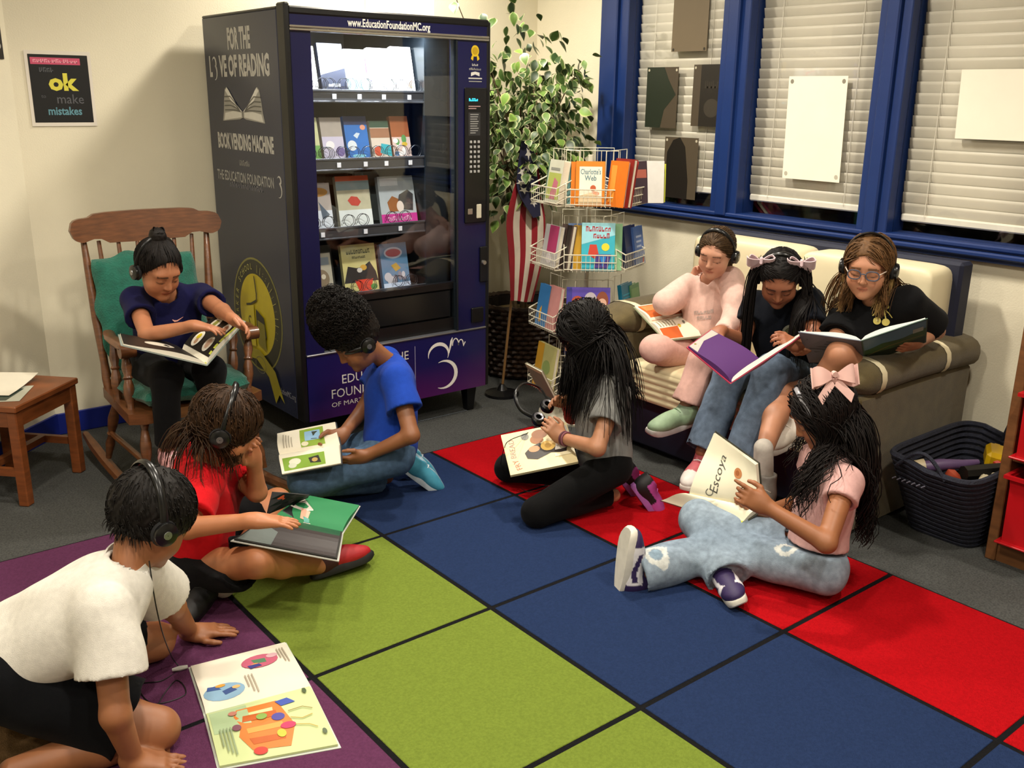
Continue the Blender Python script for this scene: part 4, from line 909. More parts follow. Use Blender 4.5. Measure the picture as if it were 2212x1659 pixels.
def spl(pts, t):
    n = len(pts)-1; x = min(max(t, 0), 1)*n; i = min(int(x), n-1); f = x-i; p0 = pts[max(i-1, 0)]; p1 = pts[i]; p2 = pts[i+1]; p3 = pts[min(i+2, n)]
    return .5*((2*p1)+(-p0+p2)*f+(2*p0-5*p1+4*p2-p3)*f*f+(-p0+3*p1-3*p2+p3)*f**3)
def flag_pt(a, b, h=0.):
    p = spl(pa, b)*(1-a)+spl(pb, b)*a; fold = math.sin(a*7.0+b*3)*.016*(1-.3*b); d = nrm(V(-.68, -.73, 0)); return p+d*(fold+h)
NS = 7
for k in range(NS):
    mb = MB(); mb.slab(lambda u, v, k=k: flag_pt(min(1, max(0, (k+u)/NS+.10*math.sin(v*2.6))), v), 3, 26, .0012)
    mb.build('stripe', nmat('flag_red', '#8c1220', .8) if k % 2 == 0 else nmat('flag_white', '#cfc3b2', .8), flag, smooth=True)
ca = [V(*(3.136, 3.830, 1.310)), V(*(3.085, 3.800, 1.155)), V(*(3.085, 3.790, 1.053)), V(*(3.177, 3.780, 0.921))]
cb = [V(*(3.227, 3.860, 1.307)), V(*(3.246, 3.840, 1.146)), V(*(3.256, 3.830, 1.030)), V(*(3.243, 3.800, 0.927))]
def can(a, b, h=0.): p = spl(ca, b)*(1-a)+spl(cb, b)*a; return p+nrm(V(-.68, -.73, 0))*(.022+h)
mb = MB(); mb.slab(lambda u, v: can(u, v), 5, 18, .0012); canton = mb.build('canton', nmat('flag_navy', '#191a38', .8), flag, smooth=True)
def star(c, r, rot=0.): return [(c[0]+(r if i % 2 == 0 else r*.42)*math.cos(math.pi/2+rot+i*math.pi/5)*1.6, c[1]+(r if i % 2 == 0 else r*.42)*math.sin(math.pi/2+rot+i*math.pi/5)*.42) for i in range(10)]
for (sx_, sy_) in ((.55, .04), (.6, .16), (.55, .28), (.25, .34), (.6, .42), (.2, .5), (.3, .62), (.72, .62), (.62, .78)):
    print_on('star', [('p', star((sx_, sy_), .15), '#d8d2c8')], lambda a, b, h: can(a, b, h+.002), 1, canton, sub=0)

# ================================================================== NAVY BASKET OF TOYS
M_rope = nmat('navy_rope', '#1a1d2c', .85, var=.35, scale=60, bump=.5, bscale=200)
tbk = thing('toy_basket', 'navy woven basket full of toys between sofa and shelf', 'basket', (3.33, 1.49, 0))
B0 = [(3.20, 1.375), (3.55, 1.375), (3.55, 1.62), (3.20, 1.62)]; B1 = [(3.03, 1.325), (3.62, 1.335), (3.62, 1.655), (3.04, 1.655)]
def ringp(t, n=48, rad=.10):
    q = [V(*(np.array(a)*(1-t)+np.array(b)*t), 0) for a, b in zip(B0, B1)]; c = sum(q)/4; out = []
    for k in range(n):
        a = 2*math.pi*k/n; cx_, sx_ = math.cos(a), math.sin(a); e = .32
        ux, uy = math.copysign(abs(cx_)**e, cx_), math.copysign(abs(sx_)**e, sx_)
        p = (q[0]*(1-ux)*(1-uy)+q[1]*(1+ux)*(1-uy)+q[2]*(1+ux)*(1+uy)+q[3]*(1-ux)*(1+uy))/4; out.append(p)
    return out
NBD = 15; HB = .30
for j in range(NBD):
    t = j/(NBD-1); rp = ringp(t); z = .012+t*(HB-.012)
    pts = [p+V(0, 0, z+.02*t*(1 if p[1] > 1.5 else 0)) for p in rp]; pts.append(pts[0])
    MB().tube(pts, .0115, 6, cap=False).build('rope_coil', M_rope, tbk, smooth=True)
mb = MB(); lo = [p+V(0, 0, .012) for p in ringp(0)]; hi = [p+V(0, 0, .2) for p in ringp(.66)]; n = len(lo)
mb.add(lo+hi, [(k, (k+1) % n, n+(k+1) % n, n+k) for k in range(n)]+[tuple(range(n))]); mb.build('lining', nmat('basket_dark', '#0c0d12', .9), tbk)
for (xa, ya, xb, yb, hh) in ((3.035, 1.60, 3.03, 1.42, .07), (3.61, 1.50, 3.60, 1.38, .16)):
    mb = MB(); mb.tube([(xa+(xb-xa)*t, ya+(yb-ya)*t, HB-.01+hh*math.sin(math.pi*t)) for t in np.linspace(0, 1, 14)], .007, 7); mb.build('handle', M_rope, tbk, smooth=True)
stitch = nmat('pale_stitch', '#6a6a78', .8)
for k in range(7): MB().tube([(3.018-.0, 1.60-k*.018, .245), (3.016, 1.60-k*.018-.012, .255)], .0025, 5).build('stitch', stitch, tbk)
def toy(name, pts, r, col, label, n=8, flat=1):
    return MB().tube(pts, r, n, flat=flat).build(name, nmat('toy_'+col.strip('#'), col, .45), None, smooth=True, label=label, cat='toy', group='toys in the navy basket')
def blocky(name, c, s_, rz, col, label):
    ca, sa = math.cos(rz), math.sin(rz); mb = MB(frame(V(*c), V(ca, sa, .1), V(-sa, ca, .15), V(0, -.1, 1)))
    mb.box(-s_, s_, -s_*.7, s_*.7, -s_*.6, s_*.6, s_*.25); mb.box(-s_*.4, s_*.4, -s_*.9, -s_*.5, -s_*.3, s_*.9, s_*.15); mb.box(s_*.3, s_*1.25, -s_*.3, s_*.3, -.2*s_, s_*.5, s_*.15)
    return mb.build(name, nmat('toy_'+col.strip('#'), col, .4), None, smooth=False, label=label, cat='toy', group='toys in the navy basket')
blocky('toy_dump_truck', (3.44, 1.44, .275), .055, .5, '#e0b410', 'bright yellow plastic toy on top of the navy basket')
blocky('toy_block', (3.40, 1.395, .258), .036, 1.2, '#b83218', 'red and orange block below the yellow toy')
toy('toy_cup', [(3.13, 1.585, .262), (3.155, 1.56, .268)], [.026, .03], '#b8a888', 'beige toy cup at the left of the navy basket', 12)
toy('toy_doll', [(3.15, 1.56, .27), (3.19, 1.52, .28), (3.25, 1.47, .285), (3.30, 1.44, .29)], [.02, .022, .016, .01], '#5a4468', 'purple rag toy lying in the navy basket', 10)
toy('toy_ball', [(3.18, 1.475, .235), (3.185, 1.47, .248), (3.19, 1.465, .262), (3.195, 1.46, .27)], [.016, .028, .028, .012], '#a8442a', 'rust red toy beside the purple rag toy', 12)
toy('toy_train', [(3.22, 1.45, .262), (3.30, 1.41, .262), (3.39, 1.375, .262)], [.028, .03, .026], '#15130f', 'black toy train across the navy basket', 8)
blocky('toy_block', (3.22, 1.375, .262), .022, .2, '#c8bc9c', 'cream wooden block near the front rim of the navy basket')
blocky('toy_block', (3.28, 1.362, .262), .018, .9, '#cabfa4', 'second small cream block beside the shelf')

# ================================================================== SHELF UNIT WITH RED BINS
M_shelf = nmat('walnut_laminate', '#6b4526', .45, var=.22, scale=4, stretch=(3, 3, 14))
sh_ = thing('shelf_unit', 'brown wooden shelf unit at the right edge of the room', 'shelf', (3.48, 1.0, 0))
SX0, SX1, SYa, SYb = 3.185, 3.78, .45, 1.318
MB().box(SX0, SX1, SYb-.034, SYb, 0, .92, .003).build('side_panel', M_shelf, sh_)
MB().box(SX0, SX1, SYa, SYa+.034, 0, .92, .003).build('side_panel', M_shelf, sh_)
MB().box(SX1-.012, SX1, SYa+.03, SYb-.03, 0, .92).build('back_panel', M_shelf, sh_)
for z in (.085, .39, .66, .90): MB().box(SX0+.006, SX1-.012, SYa+.034, SYb-.034, z-.022, z, .002).build('shelf_board', M_shelf, sh_)
MB().box(SX0+.012, SX0+.03, SYa+.034, SYb-.034, 0, .063).build('kick_plate', M_shelf, sh_)
M_redp = nmat('red_plastic', '#b0121a', .3, var=.06)
def bin_(y1, z, label, h=.20, w=.30, dep=.36):
    r = thing('storage_bin', label, 'bin', (SX0+.15, y1-w/2, z), 'red bins in the shelf unit')
    x0, x1, y0 = SX0-.03, SX0-.03+dep, y1-w; t = .004; f = .006
    mb = MB()
    def ring(z_, o): return [(x0-o, y0-o, z_), (x1+o, y0-o, z_), (x1+o, y1+o, z_), (x0-o, y1+o, z_)]
    rs = [ring(z+.003, -f), ring(z+h*.86, -.004), ring(z+h, 0), ring(z+h, -t*1.5), ring(z+h*.86, -.004-t), ring(z+.008, -f-t)]
    vs = sum(rs, []); fs = [(0, 3, 2, 1)]
    for i in range(5):
        for k in range(4): fs.append((i*4+k, i*4+(k+1) % 4, (i+1)*4+(k+1) % 4, (i+1)*4+k))
    fs.append((20, 21, 22, 23)); mb.add(vs, fs); mb.build('tub', M_redp, r)
    mb = MB(); o = .014; a = ring(z+h-.004, 0); b = ring(z+h-.004, o); c = ring(z+h+.008, o); d = ring(z+h+.008, 0)
    vs = a+b+c+d; fs = []
    for i in range(4):
        for k in range(4): fs.append((i*4+k, ((i+1) % 4)*4+k, ((i+1) % 4)*4+(k+1) % 4, i*4+(k+1) % 4))
    mb.add(vs, fs); mb.build('lip', M_redp, r)
    mb = MB(); mb.box(x0-.016, x1, y0-.010, y1+.010, z-.001, z+.006, .002); mb.build('foot_rim', M_redp, r); return r
bin_(1.268, .089, 'red plastic bin on the lowest shelf beside the basket', .235)
bin_(1.268, .394, 'red plastic bin on the upper shelf at the right edge', .215)
bin_(.93, .089, 'red plastic bin further right on the lowest shelf', .235)
gb = thing('clear_box', 'clear grey lidded box resting on the lower red bin', 'box', (SX0+.16, 1.10, .335), None)
MB().box(SX0+.01, SX0+.27, 1.02, 1.23, .333, .362, .006).build('tub', nmat('grey_clear_plastic', '#5a5560', .25), gb)

# joint positions of the children and corners of the books they hold (metres)
JN = {
 'chair': {'head': (1.165, 3.500, 0.896), 'shR': (1.109, 3.620, 0.766), 'shL': (1.361, 3.620, 0.751), 'elR': (1.076, 3.416, 0.677), 'wrR': (1.196, 3.269, 0.723), 'elL': (1.351, 3.396, 0.733), 'wrL': (1.312, 3.205, 0.743), 'hipR': (1.140, 3.700, 0.490), 'hipL': (1.300, 3.700, 0.490), 'knR': (1.115, 3.370, 0.524), 'anR': (1.100, 3.400, 0.240), 'knL': (1.279, 3.370, 0.522), 'anL': (1.280, 3.430, 0.230)},
 'pink': {'head': (3.120, 2.537, 0.911), 'shR': (3.220, 2.770, 0.707), 'shL': (3.200, 2.518, 0.790), 'elR': (3.028, 2.710, 0.685), 'wrR': (3.180, 2.696, 0.770), 'elL': (3.105, 2.399, 0.656), 'wrL': (2.961, 2.349, 0.624), 'hipR': (3.220, 2.650, 0.440), 'hipL': (3.220, 2.500, 0.440), 'knR': (2.898, 2.641, 0.510), 'knL': (2.917, 2.397, 0.520), 'anL': (2.830, 2.401, 0.332), 'anR': (3.200, 2.681, 0.413)},
 'pig': {'head': (3.050, 2.168, 0.868), 'shR': (3.180, 2.367, 0.720), 'shL': (3.160, 2.104, 0.777), 'elR': (3.005, 2.280, 0.608), 'wrR': (2.824, 2.253, 0.676), 'elL': (3.024, 1.971, 0.656), 'wrL': (2.871, 1.955, 0.677), 'hipR': (3.220, 2.270, 0.440), 'hipL': (3.220, 2.120, 0.440), 'knR': (2.896, 2.243, 0.497), 'knL': (2.913, 2.067, 0.549), 'anL': (2.773, 2.059, 0.234), 'anR': (2.733, 2.218, 0.222)},
 'glass': {'head': (3.140, 1.862, 0.947), 'shR': (3.240, 1.988, 0.755), 'shL': (3.220, 1.738, 0.832), 'elR': (3.051, 1.912, 0.659), 'wrR': (3.000, 1.946, 0.664), 'elL': (3.401, 1.713, 0.701), 'wrL': (3.209, 1.680, 0.692), 'hipR': (3.260, 1.950, 0.440), 'hipL': (3.260, 1.800, 0.440), 'knR': (2.941, 2.032, 0.463), 'knL': (2.930, 1.804, 0.666), 'anL': (2.938, 1.955, 0.384), 'anR': (2.688, 1.912, 0.308)},
 'blue': {'head': (1.717, 3.049, 0.639), 'shR': (1.915, 3.168, 0.502), 'shL': (1.816, 2.929, 0.502), 'elR': (1.800, 3.150, 0.330), 'wrR': (1.640, 3.049, 0.282), 'elL': (1.786, 2.794, 0.324), 'wrL': (1.665, 2.917, 0.233), 'hipR': (1.849, 3.067, 0.200), 'hipL': (1.792, 2.929, 0.200), 'knR': (1.540, 3.187, 0.133), 'knL': (1.483, 3.049, 0.133), 'anL': (1.839, 3.062, 0.060), 'anR': (1.884, 3.172, 0.060)},
 'grey': {'head': (2.395, 2.542, 0.679), 'shR': (2.480, 2.607, 0.480), 'shL': (2.395, 2.362, 0.480), 'elR': (2.496, 2.704, 0.278), 'wrR': (2.370, 2.605, 0.390), 'elL': (2.251, 2.300, 0.319), 'wrL': (2.252, 2.494, 0.302), 'hipR': (2.430, 2.483, 0.200), 'hipL': (2.380, 2.342, 0.200), 'knR': (2.259, 2.808, 0.080), 'knL': (2.095, 2.439, 0.065), 'anL': (2.415, 2.370, 0.070), 'anR': (2.465, 2.511, 0.070)},
 'bow': {'head': (2.582, 1.631, 0.560), 'shR': (2.649, 1.673, 0.404), 'shL': (2.502, 1.471, 0.404), 'elR': (2.679, 1.723, 0.204), 'wrR': (2.511, 1.752, 0.200), 'elL': (2.328, 1.408, 0.275), 'wrL': (2.250, 1.577, 0.354), 'hipR': (2.566, 1.620, 0.100), 'hipL': (2.471, 1.491, 0.100), 'knR': (2.385, 1.933, 0.140), 'knL': (2.356, 1.800, 0.092), 'anL': (2.056, 1.903, 0.051), 'anR': (2.262, 1.691, 0.050)},
 'red': {'head': (1.022, 2.600, 0.573), 'shR': (0.936, 2.600, 0.418), 'shL': (1.040, 2.839, 0.418), 'elR': (0.829, 2.450, 0.356), 'wrR': (0.970, 2.318, 0.388), 'elL': (1.126, 2.660, 0.316), 'wrL': (1.106, 2.620, 0.438), 'hipR': (0.937, 2.695, 0.100), 'hipL': (0.997, 2.840, 0.100), 'knR': (1.032, 2.470, 0.180), 'knL': (1.290, 2.880, 0.160), 'anL': (0.984, 2.637, 0.050), 'anR': (1.270, 2.550, 0.060)},
 'white': {'head': (0.649, 2.160, 0.541), 'shR': (0.494, 2.045, 0.406), 'shL': (0.617, 2.198, 0.399), 'elR': (0.467, 1.957, 0.192), 'wrR': (0.498, 1.973, 0.045), 'elL': (0.721, 2.299, 0.215), 'wrL': (0.811, 2.449, 0.035), 'hipR': (0.300, 2.200, 0.220), 'hipL': (0.340, 2.360, 0.220), 'knR': (0.575, 2.037, 0.060), 'knL': (0.698, 2.406, 0.070), 'anL': (0.380, 2.400, 0.050), 'anR': (0.270, 2.100, 0.050)},
}
BK = {
 'b1': {'S1': (1.194, 3.175, 0.600), 'S0': (1.179, 3.374, 0.613), 'L1': (1.384, 3.267, 0.715), 'R1': (0.940, 3.271, 0.691), 'L0': (1.375, 3.465, 0.718), 'R0': (0.985, 3.447, 0.687)},
 'b2': {'S0': (3.208, 2.731, 0.595), 'S1': (2.947, 2.729, 0.595), 'R0': (3.214, 2.836, 0.645), 'R1': (2.971, 2.850, 0.645), 'L0': (3.098, 2.564, 0.550), 'L1': (2.917, 2.605, 0.550)},
 'b3': {'S1': (2.483, 1.922, 0.610), 'S0': (2.713, 1.965, 0.630), 'R1': (2.490, 2.125, 0.690), 'R0': (2.698, 2.195, 0.710), 'L1': (2.792, 1.908, 0.710), 'L0': (2.974, 1.973, 0.715)},
 'b4': {'S1': (2.922, 1.727, 0.733), 'S0': (3.089, 1.801, 0.613), 'L1': (3.045, 1.569, 0.824), 'L0': (3.217, 1.651, 0.700), 'R1': (2.837, 1.919, 0.738), 'R0': (3.000, 1.971, 0.589)},
 'b5': {'S0': (1.601, 2.980, 0.270), 'S1': (1.423, 3.139, 0.220), 'R0': (1.659, 3.120, 0.310), 'R1': (1.474, 3.260, 0.260), 'L0': (1.547, 2.878, 0.240), 'L1': (1.376, 3.022, 0.190)},
 'b6': {'BR': (2.255, 2.400, 0.235), 'TR': (2.329, 2.553, 0.330), 'BL': (2.042, 2.530, 0.190), 'TL': (2.121, 2.681, 0.285)},
 'b7': {'S0': (2.482, 1.742, 0.220), 'S1': (2.412, 2.006, 0.200), 'L0': (2.410, 1.774, 0.165), 'L1': (2.404, 2.128, 0.135), 'R0': (2.488, 1.781, 0.370), 'R1': (2.553, 2.023, 0.400)},
 'b8': {'S0': (1.167, 2.642, 0.220), 'S1': (1.321, 2.469, 0.190), 'L0': (1.336, 2.722, 0.225), 'L1': (1.464, 2.610, 0.195), 'R0': (0.969, 2.503, 0.255), 'R1': (1.209, 2.294, 0.200)},
 'b9': {'S0': (0.704, 2.089, 0.012), 'S1': (0.975, 2.035, 0.012), 'L0': (0.752, 2.317, 0.012), 'L1': (1.018, 2.270, 0.012), 'R0': (0.651, 1.870, 0.012), 'R1': (0.916, 1.767, 0.012)},
}

# ================================================================== IMPLICIT-SURFACE MODELLING (people, clothes, hair, shoes)
def smin(a, b, k):
    if k <= 0: return np.minimum(a, b)
    h = np.clip(.5+.5*(b-a)/k, 0, 1); return b*(1-h)+a*h-k*h*(1-h)
class Sdf:
    def __init__(s): s.P = []; s.post = None
    def rc(s, a, b, ra, rb, k=.02, flat=None):
        """tapered capsule; flat=(axis, factor) squashes it along an axis"""
        a, b = V(*a), V(*b); ab = b-a; L2 = ab@ab+1e-12
        if flat is None:
            def f(p): t = np.clip(((p-a)@ab)/L2, 0, 1); return np.linalg.norm(p-a-t[:, None]*ab, axis=1)-(ra+(rb-ra)*t)
        else:
            n = nrm(flat[0]); q = flat[1]
            def f(p):
                t = np.clip(((p-a)@ab)/L2, 0, 1); w = p-a-t[:, None]*ab; c = w@n; w = w+np.outer(c*(1/q-1), n)
                return (np.linalg.norm(w, axis=1)-(ra+(rb-ra)*t))*min(1, q*1.15)
        s.P.append((f, (a+b)/2, np.linalg.norm(ab)/2+max(ra, rb), k, 0)); return s
    def tube_end(s, a, b, ra, rb, k=.02, hollow=.016, depth=.014):
        """sleeve or trouser leg from a to b, cut square and hollowed at b"""
        a, b = V(*a), V(*b); L = np.linalg.norm(b-a); n = (b-a)/L
        def f(p):
            ax = (p-a)@n; t = np.clip(ax/L, 0, 1); w = np.linalg.norm(p-a-np.outer(np.clip(ax, 0, L+.05), n), axis=1); r = ra+(rb-ra)*t; d = np.maximum(w-r, ax-L)
            return np.maximum(d, np.minimum(ax-(L-depth), r-hollow-w))
        s.P.append((f, (a+b)/2, L/2+max(ra, rb), k, 0)); return s
    def el(s, c, r, R=None, k=.02, op=0):
        c = V(*c); r = V(*r); R = np.eye(3) if R is None else R
        def f(p): q = (p-c)@R.T; k0 = np.linalg.norm(q/r, axis=1); k1 = np.linalg.norm(q/(r*r), axis=1)+1e-9; return k0*(k0-1)/k1
        s.P.append((f, c, max(r), k, op)); return s
    def bx(s, c, h, R=None, rad=.005, k=.01, op=0):
        c = V(*c); h = V(*h); R = np.eye(3) if R is None else R
        def f(p): q = np.abs((p-c)@R.T)-h+rad; return np.linalg.norm(np.maximum(q, 0), axis=1)+np.minimum(q.max(axis=1), 0)-rad
        s.P.append((f, c, np.linalg.norm(h), k, op)); return s
    def ev(s, p, sub=None):
        d = np.full(len(p), 1.0)
        for i in (range(len(s.P)) if sub is None else sub):
            f, c, r, k, op = s.P[i]
            if op == 0: d = smin(d, f(p), k)
            else: d = -smin(-d, f(p), k)
        return s.post(p, d) if s.post else d
    def bounds(s):
        u = [q for q in s.P if q[4] == 0]
        return np.min([q[1]-q[2] for q in u], axis=0)-.03, np.max([q[1]+q[2] for q in u], axis=0)+.03
def mesh_sdf(F, h, lo=None, hi=None, B=9, margin=.012):
    l2, h2 = F.bounds(); lo = l2 if lo is None else np.maximum(lo, l2); hi = h2 if hi is None else np.minimum(hi, h2)
    bs = B*h; nb = np.maximum(1, np.ceil((hi-lo)/bs).astype(int))
    gi = np.stack(np.meshgrid(*[np.arange(n) for n in nb], indexing='ij'), -1).reshape(-1, 3)
    cen = lo+(gi+.5)*bs; R = bs*.5*math.sqrt(3)
    pc = np.array([q[1] for q in F.P]); prr = np.array([q[2] for q in F.P]); kk = np.array([q[3] for q in F.P])
    keep = np.zeros(len(cen), bool)
    for c0 in range(0, len(cen), 20000): keep[c0:c0+20000] = np.abs(F.ev(cen[c0:c0+20000])) < R*1.15+margin
    gi = gi[keep]; cen = cen[keep]
    o = np.stack(np.meshgrid(*[np.arange(B+1)]*3, indexing='ij'), -1).reshape(-1, 3)
    dims = nb*B+2; VID = []; VP = []; ED = []
    corn = np.array([(i, j, k) for i in (0, 1) for j in (0, 1) for k in (0, 1)])
    edges = [(a, b) for a in range(8) for b in range(a+1, 8) if np.abs(corn[a]-corn[b]).sum() == 1]
    for g, c in zip(gi, cen):
        sub = np.nonzero(np.linalg.norm(pc-c, axis=1)-prr < R+kk+.012)[0]
        if len(sub) == 0: continue
        base = g*B; p = lo+(o+base)*h; d = F.ev(p, sub).reshape(B+1, B+1, B+1); s = d < 0
        if s.all() or not s.any(): continue
        cs = np.stack([s[i:i+B, j:j+B, k:k+B] for i, j, k in corn], -1); act = cs.any(-1) & ~cs.all(-1)
        ix = np.argwhere(act)
        if len(ix):
            dv = np.stack([d[ix[:, 0]+i, ix[:, 1]+j, ix[:, 2]+k] for i, j, k in corn], 1); acc = np.zeros((len(ix), 3)); cnt = np.zeros(len(ix))
            for a, b in edges:
                da, db = dv[:, a], dv[:, b]; m = (da < 0) != (db < 0); t = np.where(m, da/np.where(m, da-db, 1), 0)
                acc += m[:, None]*(corn[a]+t[:, None]*(corn[b]-corn[a])); cnt += m
            gl = ix+base; VID.append((gl[:, 0]*dims[1]+gl[:, 1])*dims[2]+gl[:, 2]); VP.append(lo+(gl+acc/cnt[:, None])*h)
        for ax in range(3):
            sl0 = [slice(0, B)]*3; sl1 = [slice(0, B)]*3; sl1[ax] = slice(1, B+1)
            a0, a1 = s[tuple(sl0)], s[tuple(sl1)]; q = np.argwhere(a0 != a1)
            if len(q): ED.append(np.concatenate([q+base, np.full((len(q), 1), ax), a0[q[:, 0], q[:, 1], q[:, 2]][:, None].astype(int)], 1))
    VID = np.concatenate(VID); VP = np.concatenate(VP); od = np.argsort(VID); VID = VID[od]; VP = VP[od]; ED = np.concatenate(ED)
    F4 = []
    for ax in range(3):
        e = ED[ED[:, 3] == ax]; u, w = (ax+1) % 3, (ax+2) % 3; ids = []
        for du, dw in ((0, 0), (-1, 0), (-1, -1), (0, -1)):
            g = e[:, :3].copy(); g[:, u] += du; g[:, w] += dw; ids.append((g[:, 0]*dims[1]+g[:, 1])*dims[2]+g[:, 2])
        ids = np.stack(ids, 1); pos = np.clip(np.searchsorted(VID, ids), 0, len(VID)-1); ok = (VID[pos] == ids).all(1)
        qd = pos[ok]; fl = e[ok][:, 4] == 0; qd[fl] = qd[fl][:, ::-1]; F4.append(qd)
    F4 = np.concatenate(F4); return VP, F4
def fast_mesh(name, vs, quads, mat, parent, cols=None, tris=None, label=None):
    """numpy arrays straight into a mesh"""
    org = ORG[parent.name]; me = bpy.data.meshes.new(name); nq = len(quads)
    me.vertices.add(len(vs)); me.vertices.foreach_set('co', (vs-org).astype(np.float32).ravel())
    me.loops.add(nq*4); me.polygons.add(nq); me.loops.foreach_set('vertex_index', quads.astype(np.int32).ravel())
    me.polygons.foreach_set('loop_start', np.arange(0, nq*4, 4, dtype=np.int32))
    me.polygons.foreach_set('use_smooth', np.ones(nq, bool)); me.materials.append(mat); me.update(calc_edges=True); me.validate()
    if cols is not None:
        at = me.color_attributes.new('Col', 'FLOAT_COLOR', 'POINT'); c = np.ones((len(vs), 4), np.float32); c[:, :3] = cols; at.data.foreach_set('color', c.ravel())
    o = bpy.data.objects.new(name, me); COL.objects.link(o); o.parent = parent; ORG[o.name] = org
    if label: o['label'] = label
    return o
def wrinkle(p, f=26., seed=0.):
    x, y, z = p[:, 0]*f+seed, p[:, 1]*f+seed*1.7, p[:, 2]*f-seed
    return .5*np.sin(x*.9+1.6*np.sin(z*.55+y*.4)+seed)*np.sin(y*.8+1.3*np.sin(x*.5-z*.7))+.35*np.sin(z*1.3+1.5*np.sin(x*.8)+y*.9)+.25*np.sin((x+y)*1.9+2*np.sin(z*.9))
M_skin = vmat('skin', .5, .05, 25, sss=.12)
M_cloth = vmat('cotton_jersey', .92, .07, 60, bump=.25, bscale=500, sheen=.03, spec=.12)
M_denim = vmat('denim', .9, .22, 45, bump=.35, bscale=420, spec=.15)
M_hair = vmat('hair', .6, .3, 90, spec=.22)
M_shoe = vmat('shoe_fabric', .6, .08, 60)

def head_frame(C, f, up=(0, 0, 1), roll=0.):
    f = nrm(f); r = nrm(np.cross(f, V(*up))); u = np.cross(r, f)
    if roll: r, u = r*math.cos(roll)+u*math.sin(roll), u*math.cos(roll)-r*math.sin(roll)
    return V(*C), np.stack([r, f, u])          # rows: right, forward, up
def add_head(S, C, R, s):
    g = lambda x, y, z: C+s*(V(x, y, z)@R)
    E = lambda c, r, k=.02, op=0: S.el(g(*c), V(*r)*s, R, k*s, op)
    E((0, -.014, .028), (.072, .088, .078), .02); E((0, .022, -.028), (.057, .060, .074), .03); E((0, .030, -.070), (.042, .044, .030), .03)
    for q in (-1, 1): E((q*.034, .047, -.036), (.026, .026, .026), .025)
    E((0, .066, .022), (.046, .014, .014), .022); E((0, .070, -.086), (.017, .014, .013), .022)
    for q in (-1, 1): E((q*.029, .094, .001), (.017, .016, .011), .012, 1)
    for q in (-1, 1): E((q*.029, .0665, -.001), (.0145, .0135, .0125), .004)
    S.rc(g(0, .078, .010), g(0, .0935, -.025), .0062*s, .0092*s, .010*s)
    for q in (-1, 1): E((q*.0095, .086, -.029), (.0065, .0075, .0058), .006)
    E((0, .0790, -.0505), (.0175, .0085, .0042), .005); E((0, .0765, -.0585), (.0145, .0085, .0050), .005)
    for q in (-1, 1):
        E((q*.0735, -.010, -.012), (.0075, .017, .027), .006)
def head_cols(p, C, R, s, skin, brow, lip, lid=(.03, .02, .016)):
    q = (p-C)@R.T/s; col = np.tile(np.array(skin), (len(p), 1)); x, y, z = np.abs(q[:, 0]), q[:, 1], q[:, 2]; inh = (np.linalg.norm(q, axis=1) < .14)
    def mixin(m, c, a=1.): m = (m*a)[:, None]; col[:] = col*(1-m)+np.array(c)*m
    sm = lambda v, w: np.clip(1-v/w, 0, 1)
    cheek = np.exp(-(((x-.036)/.02)**2+((z+.034)/.018)**2))*(y > .03)*inh; mixin(cheek, (skin[0]*1.05, skin[1]*.78, skin[2]*.74), .35)
    mixin((np.abs(z-(.0225-.25*np.maximum(0, x-.03)+.05*np.minimum(0, x-.03))) < .0034)*(x > .011)*(x < .047)*(y > .045)*inh*1., brow, .85)
    mixin((np.abs(z+.0075-7.*(x-.029)**2) < .0022)*(x > .013)*(x < .045)*(y > .05)*inh*1., lid, .95)
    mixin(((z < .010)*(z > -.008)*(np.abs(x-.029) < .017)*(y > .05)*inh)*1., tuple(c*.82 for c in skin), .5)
    e = (q[:, 0]/.0185)**2+((z+.0545)/.0095)**2; mixin((e < 1)*(y > .06)*inh*1., lip, .8)
    mixin((np.abs(z+.0545-6*x*x*.5) < .0013)*(x < .017)*(y > .06)*inh*1., tuple(c*.35 for c in lip), .7)
    return col
def add_hand(S, W, d, n, side, curl=(.35, .4, .45, .5), thumb=.5, s=1., spread=.06, point=False):
    """W wrist, d towards the fingers, n the way the palm faces; side +1 right, -1 left"""
    d = nrm(d); n = nrm(V(*n)-d*(V(*n)@d)); t = np.cross(d, n)*side; W = V(*W)
    R = np.stack([t, d, n]); pl = .066*s
    S.bx(W+d*(pl*.52), (.030*s, pl*.52, .0115*s), R, .010*s, .016*s); S.rc(W-d*.01, W+d*.02*s, .021*s, .023*s, .02*s, flat=(n, .75))
    S.el(W+d*.026*s+t*.020*s+n*.006*s, V(.015, .026, .012)*s, R, .01*s)
    L = (.050, .056, .052, .041)
    for i in range(4):
        off = (.0235-.0157*i)*s; b = W+d*(pl*(1.0-.03*abs(i-1)))+t*off; fd = nrm(d+t*(spread*(1.5-i))); c = curl[i]; p = b; r0 = (.0078-.0004*i)*s
        a = c*.55
        for j, fr in enumerate((.44, .31, .25)):
            dr = fd*math.cos(a)+n*math.sin(a); q = p+dr*L[i]*fr*s*1.0; S.rc(p, q, r0*(1-.09*j), r0*(1-.09*(j+1)), .0026*s if j else .006*s); p = q; a += c
    b = W+d*.018*s+t*.024*s+n*.004*s; a = thumb
    d1 = nrm(d*.62+t*.72+n*.25*a); p1 = b+d1*.026*s; d2 = nrm(d*.9+t*(.42-.5*a)+n*.5*a); p2 = p1+d2*.022*s; d3 = nrm(d*.95+t*(.2-.6*a)+n*.6*a); p3 = p2+d3*.018*s
    S.rc(b, p1, .0105*s, .0085*s, .008*s); S.rc(p1, p2, .0085*s, .0078*s, .003*s); S.rc(p2, p3, .0078*s, .0062*s, .003*s)
